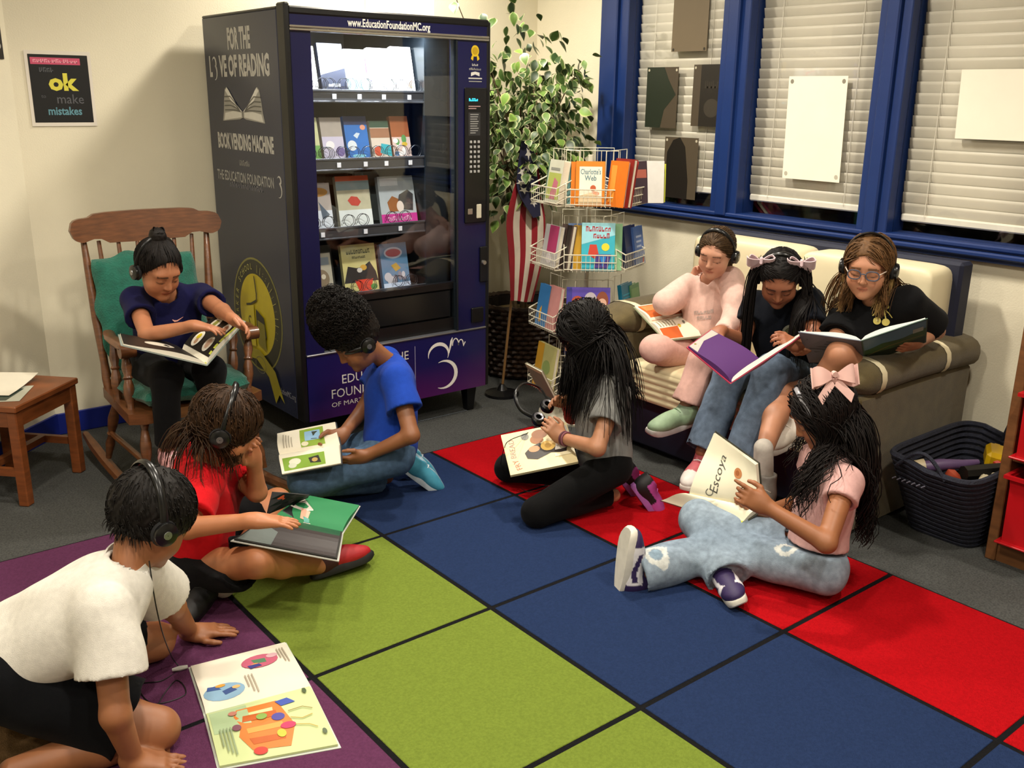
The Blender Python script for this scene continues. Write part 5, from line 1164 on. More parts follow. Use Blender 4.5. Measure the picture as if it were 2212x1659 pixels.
def plane_cut(p, d, O, n): return np.maximum(d, (p-V(*O))@nrm(n))      # keeps the side opposite to n

# ---------------------------------------------------------------- hair
def strand_mesh(paths, r, taper=.35, n=3):
    """paths (N,m,3) -> tubes"""
    N, m, _ = paths.shape; T = np.gradient(paths, axis=1); T /= np.linalg.norm(T, axis=2, keepdims=True)+1e-9
    u = np.cross(T, V(.31, .22, .92)); u /= np.linalg.norm(u, axis=2, keepdims=True)+1e-9; w = np.cross(T, u)
    tt = np.linspace(0, 1, m); rad = (np.asarray(r).reshape(-1, 1)*(np.minimum(1, .55+tt*4)*(1-(1-taper)*tt**2)))[:, :, None]
    vs = np.stack([paths+rad*(u*math.cos(2*math.pi*k/n)+w*math.sin(2*math.pi*k/n)) for k in range(n)], 2)   # N,m,n,3
    idx = np.arange(N*m*n).reshape(N, m, n); q = np.stack([idx[:, :-1, :], np.roll(idx, -1, 2)[:, :-1, :], np.roll(idx, -1, 2)[:, 1:, :], idx[:, 1:, :]], -1).reshape(-1, 4)
    return vs.reshape(-1, 3), q
def scalp_pts(rng, n, line=lambda q: q[:, 2] > .072-(.080-q[:, 1])*.90-7*q[:, 0]**2):
    out = []
    while sum(map(len, out)) < n:
        v = rng.normal(size=(n*3, 3)); v /= np.linalg.norm(v, axis=1)[:, None]; q = v*[.074, .091, .081]+[0, -.014, .028]
        out.append(q[line(q)])
    return np.concatenate(out)[:n]
def push_out(q, off):
    """keep head-local points outside the skull by off"""
    c = V(0, -.014, .028); r = V(.072, .088, .078)+off[:, None] if np.ndim(off) else V(.072, .088, .078)+off
    v = q-c; k = np.linalg.norm(v/r, axis=1); m = k < 1; q = q.copy(); q[m] = c+v[m]/k[m][:, None]; return q
class Hair:
    def __init__(s, C, R, sc, col, seed): s.C, s.R, s.s = C, R, sc; s.col = np.array(lin(col)); s.rng = np.random.RandomState(seed); s.V = []; s.Q = []; s.K = []; s.nv = 0
    def w(s, q): return s.C+s.s*(q@s.R)
    def loc(s, p): return (p-s.C)@s.R.T/s.s
    def add(s, vs, qs, var=None):
        s.V.append(vs); s.Q.append(qs+s.nv); s.nv += len(vs); s.K.append(np.tile(s.col, (len(vs), 1)) if var is None else var)
    def tubes(s, paths, r, taper=.35, tone=.35):
        vs, qs = strand_mesh(paths, r, taper); N, m = paths.shape[:2]; f = 1+tone*(s.rng.rand(N)-.5)*2; s.add(vs, qs, np.repeat(np.clip(f, .3, 2), m*3)[:, None]*s.col)
    def cap(s, t=.010, plane=(.055, .085, .80), h=.0042, extra=None, amp=.0015, freq=120.):
        S = Sdf(); S.el(s.w(V(0, -.014, .028)), (V(.072, .088, .078)+t)*s.s, s.R, .01)
        if extra: extra(S)
        z0, y0, sl = plane
        def post(p, d):
            q = s.loc(p); cut = (z0-(y0-q[:, 1])*sl-7*q[:, 0]**2-q[:, 2])*.75*s.s
            near = np.linalg.norm(q-V(0, -.01, .02), axis=1) < .125
            d = np.where(near, np.maximum(d, cut), d)
            az = np.arctan2(q[:, 0], q[:, 1]-.0); return d+amp*np.sin(az*freq/3+4*np.sin(q[:, 2]*60))
        S.post = post; vs, qs = mesh_sdf(S, h*1.2); s.add(vs, qs)
    def to_points(s, pts, n, lift=.012, r=.0028, line=None, steps=8):
        """combed flat from the hairline to gather points; pts list of (local point, selector)"""
        q0 = scalp_pts(s.rng, n) if line is None else scalp_pts(s.rng, n, line); tgt = np.zeros_like(q0)
        for p, sel in pts: m = sel(q0); tgt[m] = p
        t = np.linspace(0, 1, steps); c = V(0, -.014, .028); P = []
        for x in t:
            q = q0*(1-x)+tgt*x; q = push_out(q, lift*(.55+.45*s.rng.rand())*np.ones(len(q))+.004*x); P.append(q)
        P = np.stack(P, 1); s.tubes(s.w(P), np.full(n, r*s.s), .8)
    def fall(s, q0, d0, L, seg, body, off=.006, grav=.35, r=.003, curl=0., cfreq=60., clen=.5, taper=.4, tone=.35, hug=True, face=.055, wdir=None):
        """strands grown from head-local roots q0 along d0, drooping and kept outside the body"""
        N = len(q0); p = s.w(q0); d = d0@s.R; d /= np.linalg.norm(d, axis=1)[:, None]; P = [p]; L = np.broadcast_to(L, (N,)); ds = L/seg
        g = V(0, 0, -1.) if wdir is None else V(*wdir); ofs = off*(.4+1.2*s.rng.rand(N))
        for k in range(seg):
            q = s.loc(p); near = np.clip(1-np.abs(np.linalg.norm((q-V(0, -.014, .028))/V(.08, .096, .086), axis=1)-1)*4, 0, 1)
            gg = grav*(1+.5*k/seg); d = d*(1-gg)+g*gg; d /= np.linalg.norm(d, axis=1)[:, None]
            p = p+d*ds[:, None]; q = push_out(s.loc(p), ofs/s.s+.004)
            if hug:
                c = V(0, -.014, .028); rr = V(.072, .088, .078)+(ofs/s.s+.004)[:, None]; v = q-c; kk = np.linalg.norm(v/rr, axis=1); w = np.clip((q[:, 2]+.055)/.05, 0, 1)*(kk < 1.8)
                q = c+v/(kk*w+(1-w))[:, None]
            if face:
                m = (q[:, 1] > .035)*(np.abs(q[:, 0]) < face+.012)*(q[:, 2] < .040); q[m, 0] += np.where(q[m, 0] > 0, 1, -1)*.010; q[m, 1] -= .004
            p = s.w(q)
            if body is not None:
                for _ in range(2):
                    dd = body.ev(p); m = dd < ofs
                    if m.any():
                        e = .004; pm = p[m]; gr = np.stack([body.ev(pm+V(*(np.eye(3)[a]*e)))-body.ev(pm-V(*(np.eye(3)[a]*e))) for a in range(3)], 1); gr /= np.linalg.norm(gr, axis=1)[:, None]+1e-9
                        p[m] = pm+gr*np.minimum(ofs[m]-dd[m], .03)[:, None]
            P.append(p.copy()); d = p-P[-2]; d /= np.linalg.norm(d, axis=1)[:, None]+1e-9
        P = np.stack(P, 1)
        if curl:
            t = np.linspace(0, 1, seg+1); T = np.gradient(P, axis=1); T /= np.linalg.norm(T, axis=2, keepdims=True)+1e-9; u = np.cross(T, V(.3, .9, .1)); u /= np.linalg.norm(u, axis=2, keepdims=True)+1e-9; w = np.cross(T, u)
            ph = s.rng.rand(N)*6.28; am = curl*np.clip((t-(1-clen))/clen, 0, 1)
            a = cfreq*t[None, :]*L[:, None]+ph[:, None]; P = P+(am[None, :]*np.cos(a))[..., None]*u+(am[None, :]*np.sin(a))[..., None]*w
        s.tubes(P, np.full(N, r), taper, tone); return P
    def build(s, parent, name='hair'): return fast_mesh(name, np.concatenate(s.V), np.concatenate(s.Q), M_hair, parent, np.concatenate(s.K))

# ---------------------------------------------------------------- headphones, shoes
M_hp = nmat('headphone_plastic', '#0b0b0c', .28, var=.1); M_pad = nmat('headphone_foam', '#121213', .9, var=.2)
def headphones(C, R, s, label, tilt=0., z=-.012, y=-.010, rad=.084, top=.118):
    g = lambda q: C+s*(V(*q)@R); ct, st = math.cos(tilt), math.sin(tilt)
    rt = lambda x, yy, zz: (x, y+(yy*ct-zz*st), z+(yy*st+zz*ct))
    root = thing('headphones', label, 'headphones', tuple(g((0, 0, 0))), 'headphones worn by the children')
    H_ = top-z; pts = [g(rt(rad*math.cos(a), 0, H_*math.sin(a)**.9 if math.sin(a) > 0 else 0)) for a in np.linspace(.02, math.pi-.02, 24)]
    MB().tube(pts, .0052*s, 8, flat=1.9).build('headband', M_hp, root, smooth=True)
    for q in (-1, 1):
        ax = (V(q, 0, 0)@R); M = frame(g(rt(q*(rad-.012), 0, 0)), V(0, ct, st)@R, V(0, -st, ct)@R, ax)
        if np.linalg.det(M[:3, :3]) < 0: M[:3, 0] *= -1
        mb = MB(M); mb.lathe(0, 0, [(.001, .004), (.020*s, .0), (.029*s, .002), (.031*s, .008), (.028*s, .013)], 20); mb.build('ear_pad', M_pad, root, smooth=True)
        mb = MB(M); mb.lathe(0, 0, [(.027*s, .010), (.029*s, .016), (.027*s, .023), (.018*s, .027), (.001, .028)], 20); cup = mb.build('ear_cup', M_hp, root, smooth=True)
        mb = MB(M); mb.lathe(0, 0, [(.010*s, .0275), (.0095*s, .0285), (.001, .0287)], 14); mb.build('cup_badge', nmat('steel_badge', '#8a8a8c', .25, metal=.8), cup)
    return root
def shoe(parent, heel, fwd, up, s=1., upper='#ffffff', sole='#e8e6e0', accent=None, lace='#ffffff', high=0., style=None, label=None):
    """heel = floor point under the heel; fwd toe direction; up away from the sole"""
    f = nrm(fwd); u = nrm(V(*up)-f*(V(*up)@f)); r = np.cross(f, u); R = np.stack([r, f, u]); H = V(*heel)
    g = lambda x, y, z: H+s*(V(x, y, z)@R); L = .195
    U = Sdf(); U.el(g(0, .030, .045), V(.032, .042, .048)*s, R, .02); U.el(g(0, .09, .042), V(.036, .065, .036)*s, R, .03); U.el(g(0, .150, .034), V(.037, .052, .026)*s, R, .03)
    U.rc(g(0, .028, .055), g(0, .022, .085+high), .031*s, .032*s, .02)
    def post(p, d): q = (p-H)@R.T/s; return np.maximum(np.maximum(d, (.012-q[:, 2])*s), np.maximum((q[:, 2]-(.088+high))*s, -(np.linalg.norm((q-V(0, .024, .10+high))/V(1, 1, 1.2), axis=1)-.024)*s))
    U.post = post; vs, qs = mesh_sdf(U, .0048); q = (vs-H)@R.T/s; col = np.tile(np.array(lin(upper)), (len(vs), 1))
    if accent is not None: accent(q, col)
    sh = fast_mesh('shoe', vs, qs, M_shoe, parent, col, label=label)
    mb = MB(frame(H, r*s, f*s, u*s)); pr = []
    for k in range(28):
        a = 2*math.pi*k/28; y = .10+.108*math.sin(a); w = (.033+.007*math.sin(a))*abs(math.cos(a))**.55*(1 if math.cos(a) > 0 else -1); pr.append((w, y))
    n = len(pr); vs = []
    for z, k in ((0, .95), (.006, 1), (.022, 1), (.026, .97)): vs += [(x*k, .10+(y-.10)*k, z+.012*max(0, (y-.16)/.05)**2*(1 if z < .01 else .5)) for x, y in pr]
    mb.add(vs, [(i*n+k, i*n+(k+1) % n, (i+1)*n+(k+1) % n, (i+1)*n+k) for i in range(3) for k in range(n)]+[tuple(range(n))[::-1], tuple(3*n+k for k in range(n))])
    mb.build('sole', nmat('sole_'+sole.strip('#'), sole, .6, var=.08, scale=30), sh, smooth=True)
    if lace:
        mb = MB(frame(H, r*s, f*s, u*s))
        for i in range(4):
            y = .075+i*.018; z = .0815-.0085*i; mb.tube([(-.020, y, z-.008), (0, y+.004, z+.001), (.020, y, z-.008)], .0028, 5); mb.tube([(-.018, y+.009, z-.012), (.018, y-.003, z-.007)], .0022, 4)
        mb.build('laces', nmat('lace_'+lace.strip('#'), lace, .8), sh, smooth=True)
    return sh
def soft_bow(parent, C, R, s, col, label=None):
    """ribbon bow: two loops, two tails, a knot"""
    mb = MB(frame(V(*C), *(R*s)))
    for q in (-1, 1):
        mb.slab(lambda a, b, q=q: V(q*(.006+.042*math.sin(a*math.pi*.5)*1.0), .012*math.sin(a*math.pi)*(1 if b > .5 else 1), (b-.5)*(.012+.034*math.sin(min(a*1.25, 1)*math.pi*.6))+.006), 8, 5, .003)
        mb.slab(lambda a, b, q=q: V(q*(.006+.036*math.sin(a*math.pi*.5)), -.010*math.sin(a*math.pi), (b-.5)*(.012+.030*math.sin(min(a*1.25, 1)*math.pi*.6))+.006), 8, 5, .003)
        mb.slab(lambda a, b, q=q: V(q*(.004+.030*a+.008*(b-.5)), .004-.004*a, -.004-.040*a+(b-.5)*.018*(1 if q > 0 else 1)), 5, 3, .002)
    mb.tube([(0, -.010, .006), (0, .002, .013), (0, .011, .006), (0, .002, -.004)], .006, 8)
    return mb.build('hair_bow', nmat('bow_'+col.strip('#'), col, .6, sheen=.3), parent, smooth=True)

# ---------------------------------------------------------------- a child
def child(label, J, hd, skin, shirt, legs, hands, hair_col='#17100c', lip=None, brow=None, bs=1., thin=1., collar=0.):
    J = {k: V(*v) for k, v in J.items()}; C, R = head_frame(J['head'], hd['f'], hd.get('up', (0, 0, 1)), hd.get('roll', 0.)); s = hd.get('s', 1.)
    hipC = (J['hipR']+J['hipL'])/2; shC = (J['shR']+J['shL'])/2; up = nrm(shC-hipC); side = nrm(J['shL']-J['shR']); fw = nrm(np.cross(up, -side)) ; fw = hd.get('chest', fw); fw = nrm(fw)
    Rt = np.stack([nrm(np.cross(fw, up)), fw, up]); root = thing('person', label, 'person', (hipC[0], hipC[1], 0)); sk = tuple(x*q for x, q in zip(lin(skin), (.82, .80, .84)))
    low = J.get('floor', 0)
    # ---- skin
    S = Sdf(); add_head(S, C, R, s); nb = shC+up*.012
    S.rc(C+s*(V(0, -.022, -.060)@R), nb, .035*s, .040*s, .022)
    S.rc(hipC, shC, .04*bs, .045*bs, .03, flat=(fw, .8)); S.rc(J['shR'], J['shL'], .03*bs, .03*bs, .03); S.rc(J['hipR'], J['hipL'], .04*bs, .04*bs, .03)
    lg = legs.get('len', 2.); cv = .62 if lg > 1 else 1.
    for a in 'RL':
        S.rc(J['sh'+a], J['el'+a], .036*bs*thin, .030*bs*thin, .02); S.rc(J['el'+a], J['wr'+a], .031*bs*thin, .0205*bs, .014)
        if 'kn'+a in J:
            S.rc(J['hip'+a], J['kn'+a], .060*bs*thin*cv, .046*bs*cv, .03); S.rc(J['kn'+a], J['kn'+a]*.62+J['an'+a]*.38, .046*bs*cv, .044*bs*thin*cv, .02); S.rc(J['kn'+a]*.62+J['an'+a]*.38, J['an'+a], .044*bs*thin*cv, .028*bs, .02)
        h = hands[a]; add_hand(S, J['wr'+a], h[0], h[1], 1 if a == 'R' else -1, h[2] if len(h) > 2 else (.35, .4, .45, .5), h[3] if len(h) > 3 else .5, hd.get('hs', 1.)*bs)
    vs, qs = mesh_sdf(S, .0043, lo=V(-9, -9, low+.0005)); lipc = lin(lip) if lip else (sk[0]*.82, sk[1]*.52, sk[2]*.5)
    cols = head_cols(vs, C, R, s, sk, lin(brow) if brow else tuple(.6*x for x in lin(hair_col)), lipc)
    fast_mesh('body', vs, qs, M_skin, root, cols)
    # ---- top
    i = shirt.get('inf', .012); T = Sdf()
    T.el(hipC*.28+shC*.72, V(.122*bs+i, .078*bs+i, .12*bs+i), Rt, .03); T.el(hipC*.62+shC*.38, V(.112*bs+i, .080*bs+i*1.2, .12*bs+i), Rt, .05)
    T.rc(J['shR']-up*.006, J['shL']-up*.006, .036*bs+i*.7, .036*bs+i*.7, .05, flat=None)
    T.rc(shC-up*.02, shC+up*.018, .058*bs, .044*s+i*.25, .03)
    if shirt.get('hem', 0) > -.5: T.el(hipC+up*.02, V(.115*bs+i, .084*bs+i, .075*bs+i), Rt, .05)
    sl = shirt.get('sleeve', .62); ends = []
    for a in 'RL':
        sh_, e, w = J['sh'+a], J['el'+a], J['wr'+a]
        if sl <= 1: q = sh_+(e-sh_)*sl; T.tube_end(sh_, q, .044*bs+i*.6, (.045*bs+i*1.0)*shirt.get('flare', 1.), .03)
        else: q = e+(w-e)*(sl-1); T.rc(sh_, e, .044*bs+i*.8, .042*bs+i, .03); T.tube_end(e, q, .043*bs+i, .028*bs+i, .025, .009)
    hem = shirt.get('hem', 0.); hn = shirt.get('hemn', None); nk = C+s*(V(0, -.02, -.06)@R); ndir = nrm(nk-shC)
    amp = shirt.get('wr', .0035); wf = shirt.get('wf', 24.); sd = shirt.get('seed', 1.)
    def post(p, d):
        d = d+amp*wrinkle(p, wf, sd)
        hc = hipC+up*hem; d = np.maximum(d, -((p-hc)@(nrm(hn) if hn is not None else up)) if True else d)
        # neckline: scoop round the neck
        nq = shC+ndir*(.040+collar)*1.0+fw*.004; d = np.maximum(d, -(np.linalg.norm((p-nq)-np.outer((p-nq)@ndir, ndir)*.45, axis=1)-(.046*s)))
        return np.maximum(d, (low+.002)-p[:, 2])
    T.post = post; vs, qs = mesh_sdf(T, .0058); c = np.tile(np.array(lin(shirt['col'])), (len(vs), 1))
    if 'paint' in shirt: shirt['paint'](vs, c, hipC, shC, up, fw, Rt)
    fast_mesh(shirt.get('name', 'shirt'), vs, qs, shirt.get('mat', M_cloth), root, c)
    # ---- legs
    B = Sdf(); li = legs.get('inf', .010); lw = legs.get('cuts', []); Rh = Rt
    B.el(hipC+up*.01, V(.112*bs+li, .082*bs+li, .082*bs+li), Rt, .03)
    for a in 'RL':
        if 'kn'+a not in J: continue
        lw = list(lw); k_, h_, n_ = J['kn'+a], J['hip'+a], J['an'+a]; ln = legs.get('len', 2.)
        if ln <= 1: q = h_+(k_-h_)*ln; B.tube_end(h_, q, .066*bs+li, (.056*bs+li)*legs.get('flare', 1.), .04, .013)
        else:
            B.rc(h_, k_, .066*bs+li, .050*bs+li, .04); q = k_+(n_-k_)*(ln-1); B.tube_end(k_, q, .049*bs+li, legs.get('ank', .036)*bs+li, .025, .011)
    ta = legs.get('top', .075); la = legs.get('wr', .003); lf = legs.get('wf', 26.); lsd = legs.get('seed', 3.)
    def segd(p, a, b): ab = b-a; t = np.clip(((p-a)@ab)/(ab@ab), 0, 1); return np.linalg.norm(p-a-t[:, None]*ab, axis=1)
    def post2(p, d):
        d = d+la*wrinkle(p, lf, lsd)
        d = np.where((p-hipC)@fw < .10, np.maximum(d, (p-(hipC+up*ta))@up), d); return np.maximum(d, (low+.002)-p[:, 2])
    B.post = post2; vs, qs = mesh_sdf(B, .0060); c = np.tile(np.array(lin(legs['col'])), (len(vs), 1))
    if 'paint' in legs: legs['paint'](vs, c, J)
    fast_mesh(legs.get('name', 'trousers'), vs, qs, legs.get('mat', M_cloth), root, c)
    body = Sdf(); body.P = T.P+B.P+S.P[-0:]; body.P = T.P+S.P[:4]+[S.P[i] for i in range(len(S.P)) if False]
    return dict(root=root, C=C, R=R, s=s, T=T, B=B, body=T, hipC=hipC, shC=shC, up=up, fw=fw, side=Rt[0], J=J)
def decal(k, name, shapes, asp, o, w, h, part=None, sub=3, rise=.0025, u=None, n=None):
    """print that follows the shirt: o = chest point, marched onto the cloth along the chest normal"""
    n = nrm(k['fw']) if n is None else nrm(n); v = nrm(k['up']-n*(k['up']@n)); u = np.cross(v, n) if u is None else u; F = part or k['T']; vs = []; fs = []; cs = []
    for v2, f2, col, kk in ink(shapes, asp):
        if len(f2) == 1 and len(f2[0]) > 4:
            c = np.mean(np.array(v2), axis=0); m = len(v2); v2 = list(v2)+[tuple(c)]; f2 = [[i, (i+1) % m, m] for i in range(m)]
        v2, f2 = subdiv2(v2, f2, sub); b = len(vs)
        P0 = np.array([V(*o)+u*((a-.5)*w)+v*((c-.5)*h)+n*.14 for a, c in v2])
        for _ in range(40): P0 = P0-np.outer(np.clip(F.ev(P0)-rise-.0004*kk, -.01, .03)*.8, n)
        vs += P0.tolist(); fs += [[i+b for i in f] for f in f2]; cs += [lin(col)]*len(P0)
    return finish(name, vs, fs, INK, k['root'], cols=cs)

# ================================================================== THE CHILDREN
def Jk(n): return dict(JN[n])
SK_A, SK_B, SK_C, SK_D = '#b5764e', '#d69c78', '#a4683f', '#8a5632'
CURL_FLAT = (.10, .12, .14, .18); CURL_MID = (.4, .45, .5, .55); CURL_GRIP = (.75, .8, .85, .9)
def blotch(c1, f=30., amp=.5):
    c1 = np.array(lin(c1))
    def paint(vs, c, *a): t = np.clip(.5+amp*wrinkle(vs, f, 2.2), 0, 1)[:, None]; c[:] = c*(1-t)+c1*t
    return paint
def crest(k, o_, shapes, w, h, name='shirt_print', asp=1.): return decal(k, name, shapes, asp, o_, w, h)

# ---- girl in the rocking chair
k = child('girl in a navy T-shirt and black trousers reading in the rocking chair', Jk('chair'), dict(f=(.16, -.86, -.52), s=.96, chest=V(.1, -.95, .1), hs=.95), '#b87a54',
    dict(col='#15153c', sleeve=.50, inf=.013, hem=-.02), dict(col='#101012', inf=.008, len=1.93, ank=.036), 
    dict(R=(V(.72, -.62, -.12), V(0, -.1, -1), (.15, .25, .3, .35), .3), L=(V(.35, -.8, -.35), V(-.75, .1, -.5), CURL_MID, .5)), '#15100e', bs=.95)
decal(k, 'shirt_logo', [('w', [(.05, .55), (.2, .35), (.4, .35), (.95, .75)], [.10, .24, .16, .03], '#d89a8a')], 2.2, k['shC']-k['up']*.085+k['side']*.0+k['fw']*.05, .05, .03)
h = Hair(k['C'], k['R'], k['s'], '#15100e', 11); bun = V(0, -.045, .112)
h.cap(.006, (.092, .078, .96), extra=lambda S: S.el(h.w(V(0, -.05, .118)), V(.030, .032, .028), h.R, .012))
h.to_points([(bun, lambda q: q[:, 0] < 9)], 700, .009, .0016)
a = h.rng.rand(90)*6.28; t = np.linspace(0, 1, 12); P_ = np.stack([np.stack([.030*np.cos(a+3*x)*(1-.3*x), -.05+.030*np.sin(a+3*x)*(1-.3*x), .100+.042*x*np.ones(90)+.006*np.sin(a*3)], 1) for x in t], 1); h.tubes(h.w(P_), np.full(90, .0022), .8)
h.build(k['root']); headphones(k['C'], k['R'], k['s'], 'black headphones on the girl in the rocking chair', tilt=.25)
for a_, up_ in (('anR', 1), ('anL', 1)): shoe(k['root'], V(*JN['chair'][a_])+V(0, .03, -.075), (.02, -1, -.12), (0, -.1, 1), .92, '#d8a0a4', '#d8d0cc', lace='#e8d8d8')

# ---- girl in the pink sweatshirt
k = child('girl in a pale pink sweatsuit resting her chin on her hand, sofa left', Jk('pink'), dict(f=(-.88, -.30, -.34), s=.93, chest=V(-.9, -.35, .05), roll=.10, hs=.9), '#d8a080',
    dict(col='#d8b4a8', sleeve=1.92, inf=.014, hem=-.035, wr=.0075, wf=25, name='sweatshirt'), dict(col='#d0a59a', inf=.013, len=1.90, ank=.052, wr=.006),
    dict(R=(V(-.05, -.35, .9), V(-.2, -.9, -.3), CURL_GRIP, .4), L=(V(-.75, -.1, -.5), V(0, 0, -1), CURL_MID, .4)), '#3a2a1c', bs=.93)
decal(k, 'sweatshirt_lettering', [('g', .1, .9, .6, .26, 6, '#a89890'), ('g', .2, .8, .2, .26, 5, '#a89890')], 1.8, k['shC']-k['up']*.12+k['fw']*.05, .11, .06, sub=1)
h = Hair(k['C'], k['R'], k['s'], '#46331f', 12); h.cap(.004, (.080, .078, .90)); tail = V(0, -.105, -.01)
h.to_points([(V(.012, -.105, -.01), lambda q: q[:, 0] >= 0), (V(-.012, -.105, -.01), lambda q: q[:, 0] < 0)], 800, .006, .0015)
q0 = tail+h.rng.normal(0, .010, (90, 3)); h.fall(q0, np.tile(V(0, -.8, -.5), (90, 1)), .22, 12, k['body'], .006, .3, .0028, hug=False, face=0)
h.build(k['root']); headphones(k['C'], k['R'], k['s'], 'black headphones on the girl in pink', tilt=-.15, rad=.082)
sage = lambda q, c: None
def vel(q, c): m = (q[:, 2] > .062)*(q[:, 1] > .045)*(q[:, 1] < .085); c[m] = np.array(lin('#8ea488'))
shoe(k['root'], V(*JN['pink']['anL'])+V(.045, -.01, -.075), (-.88, .18, -.10), (-.05, -.05, 1), 1.08, '#9ab592', '#dcd8d4', vel, '#7f9a78', label='sage green trainer')
shoe(k['root'], V(*JN['pink']['anR'])+V(.04, -.02, -.045), (.2, -.95, -.1), (-.6, 0, .8), .95, '#9ab592', '#dcd8d4', vel, '#7f9a78')

# ---- girl with pigtails
k = child('girl with two long black pigtails and jeans in the middle of the sofa', Jk('pig'), dict(f=(-.66, -.46, -.70), s=.98, chest=V(-.88, -.42, 0), hs=.95), '#a4694a',
    dict(col='#0d1018', sleeve=.62, inf=.014, hem=-.03), dict(col='#3d4a5c', inf=.014, len=1.98, ank=.060, wr=.005, mat=M_denim, name='jeans', paint=blotch('#69788c', 14, .38)),
    dict(R=(V(-.85, .05, -.25), V(.1, 0, -1), CURL_FLAT, .3), L=(V(-.75, .1, .3), V(.2, .6, -.6), CURL_GRIP, .6)), '#0e0a09', bs=.97)
decal(k, 'shirt_badge', [('e', .5, .58, .42, .40, '#7d7c6c'), ('e', .5, .55, .32, .30, '#4a4a34'), ('e', .52, .5, .22, .2, '#6c6836'), ('p', [(.1, .2), (.4, .25), (.5, .12), (.2, .05)], '#7d7a5a'), ('r', .42, .42, .58, .72, '#9a9682')], 1., k['shC']-k['up']*.115+nrm(np.cross(k['up'], k['fw']))*.040+k['fw']*.05, .075, .075)
h = Hair(k['C'], k['R'], k['s'], '#100b0a', 13); h.cap(.006, (.086, .078, .94))
g1, g2 = V(.070, -.022, .058), V(-.070, -.022, .058)
h.to_points([(g1, lambda q: q[:, 0] >= 0), (g2, lambda q: q[:, 0] < 0)], 900, .008, .0016)
for g_ in (g1, g2):
    sx_ = np.sign(g_[0]); q0 = g_+h.rng.normal(0, .011, (330, 3)); d0 = np.tile(V(sx_*.34, .02, -.5), (330, 1))+h.rng.normal(0, .09, (330, 3))
    h.fall(q0, d0, .40+.10*h.rng.rand(330), 14, k['body'], .014, .45, .0024, taper=.4, hug=False, face=0)
h.build(k['root']); headphones(k['C'], k['R'], k['s'], 'black headphones on the girl with pigtails', tilt=.1)
for g_, o_ in ((g2, V(-.004, .02, .03)), (g1, V(.004, .02, .03))): soft_bow(k['root'], h.w(g_+o_), np.stack([k['R'][0], -k['R'][1], k['R'][2]]) if False else k['R'], 1.05, '#cdb2b8')
for a_ in ('anR', 'anL'): shoe(k['root'], V(*JN['pig'][a_])+V(.045, .01, -.085), (-.93, -.28, -.18), (0, 0, 1), .98, '#b8545c', '#d8d0c8', lambda q, c: c.__setitem__(q[:, 1] > .14, np.array(lin('#dcd6d0'))))

# ---- girl with glasses
k = child('girl with glasses and light brown hair reading against the sofa arm', Jk('glass'), dict(f=(-.90, -.36, -.24), s=1.0, chest=V(-.88, -.42, .05), roll=.02), '#c48a66',
    dict(col='#0c0c0e', sleeve=.80, inf=.018, hem=-.03, flare=1.1, wr=.004), dict(col='#101014', inf=.010, len=.60, name='shorts', flare=1.1),
    dict(R=(V(-.8, .1, -.3), V(.1, .5, .8), CURL_GRIP, .5), L=(V(-.85, .1, -.1), V(.1, .6, .6), CURL_GRIP, .5)), '#6b4a2c', bs=1.0)
CH = '#c8b860'
decal(k, 'shirt_print', [('ring', .62, .88, .15, .09, .6, CH), ('ring', .34, .85, .13, .08, .6, CH), ('w', [(.48, .86), (.42, .6), (.3, .32)], .05, CH), ('w', [(.5, .86), (.58, .6), (.68, .3)], .05, CH), ('e', .28, .22, .18, .16, CH), ('e', .68, .2, .18, .16, CH), ('e', .3, .25, .06, .05, '#e4dca0'), ('w', [(.48, .8), (.2, .62), (.05, .42)], .04, CH), ('w', [(.5, .8), (.8, .6), (.95, .42)], .04, CH)], .9, k['shC']-k['up']*.022+k['fw']*.05+nrm(np.cross(k['up'], k['fw']))*.03, .075, .085)
h = Hair(k['C'], k['R'], k['s'], '#5f4226', 14); h.cap(.006, (.078, .080, .86))
q0 = scalp_pts(h.rng, 1100); part = .012; sg = np.where(q0[:, 0] > part, 1, -1); d0 = np.stack([sg*.9, -.25+.35*(q0[:, 1] > .03), -.15+0*sg], 1)+h.rng.normal(0, .12, (1100, 3))
h.fall(q0, d0, .20+.06*h.rng.rand(1100), 10, k['body'], .008, .20, .0018, taper=.4, tone=.45)
h.col = np.array(lin('#9a7c4c')); q1 = np.stack([np.sign(h.rng.rand(300)-.5)*(.076+.012*h.rng.rand(300)), -.045+.05*h.rng.rand(300), -.02-.03*h.rng.rand(300)], 1)
h.fall(q1, np.tile(V(0, 0, -1), (300, 1)), .12+.05*h.rng.rand(300), 8, k['body'], .009, .3, .0018, tone=.4, hug=False, face=0)
h.build(k['root']); headphones(k['C'], k['R'], k['s'], 'dark headphones on the girl with glasses', rad=.088, top=.122)
gl = thing('eyeglasses', 'clear and grey framed glasses on the girl reading by the sofa arm', 'glasses', tuple(k['C']))
W_ = lambda x, y, z: k['C']+k['s']*(V(x, y, z)@k['R'])
for q in (-1, 1):
    pts = [W_(q*.031+.022*math.copysign(abs(math.cos(a))**.8, math.cos(a)), .092-.10*max(0, abs(q*.031+.022*math.cos(a))-.02)**1.6*6, .002+.017*math.copysign(abs(math.sin(a))**.85, math.sin(a))) for a in np.linspace(0, 2*math.pi, 25)]
    MB().tube(pts, .0022, 6, cap=False).build('rim', nmat('grey_blue_frame', '#4a5262', .25), gl, smooth=True)
    MB().tube([W_(q*.053, .088, .008), W_(q*.068, .055, .009), W_(q*.076, -.01, .004)], .0020, 6).build('temple', nmat('clear_frame', '#c8b8a8', .25), gl, smooth=True)
MB().tube([W_(-.009, .093, .006), W_(0, .096, .009), W_(.009, .093, .006)], .0022, 6).build('bridge', MATS['grey_blue_frame'], gl, smooth=True)
J_ = JN['glass']
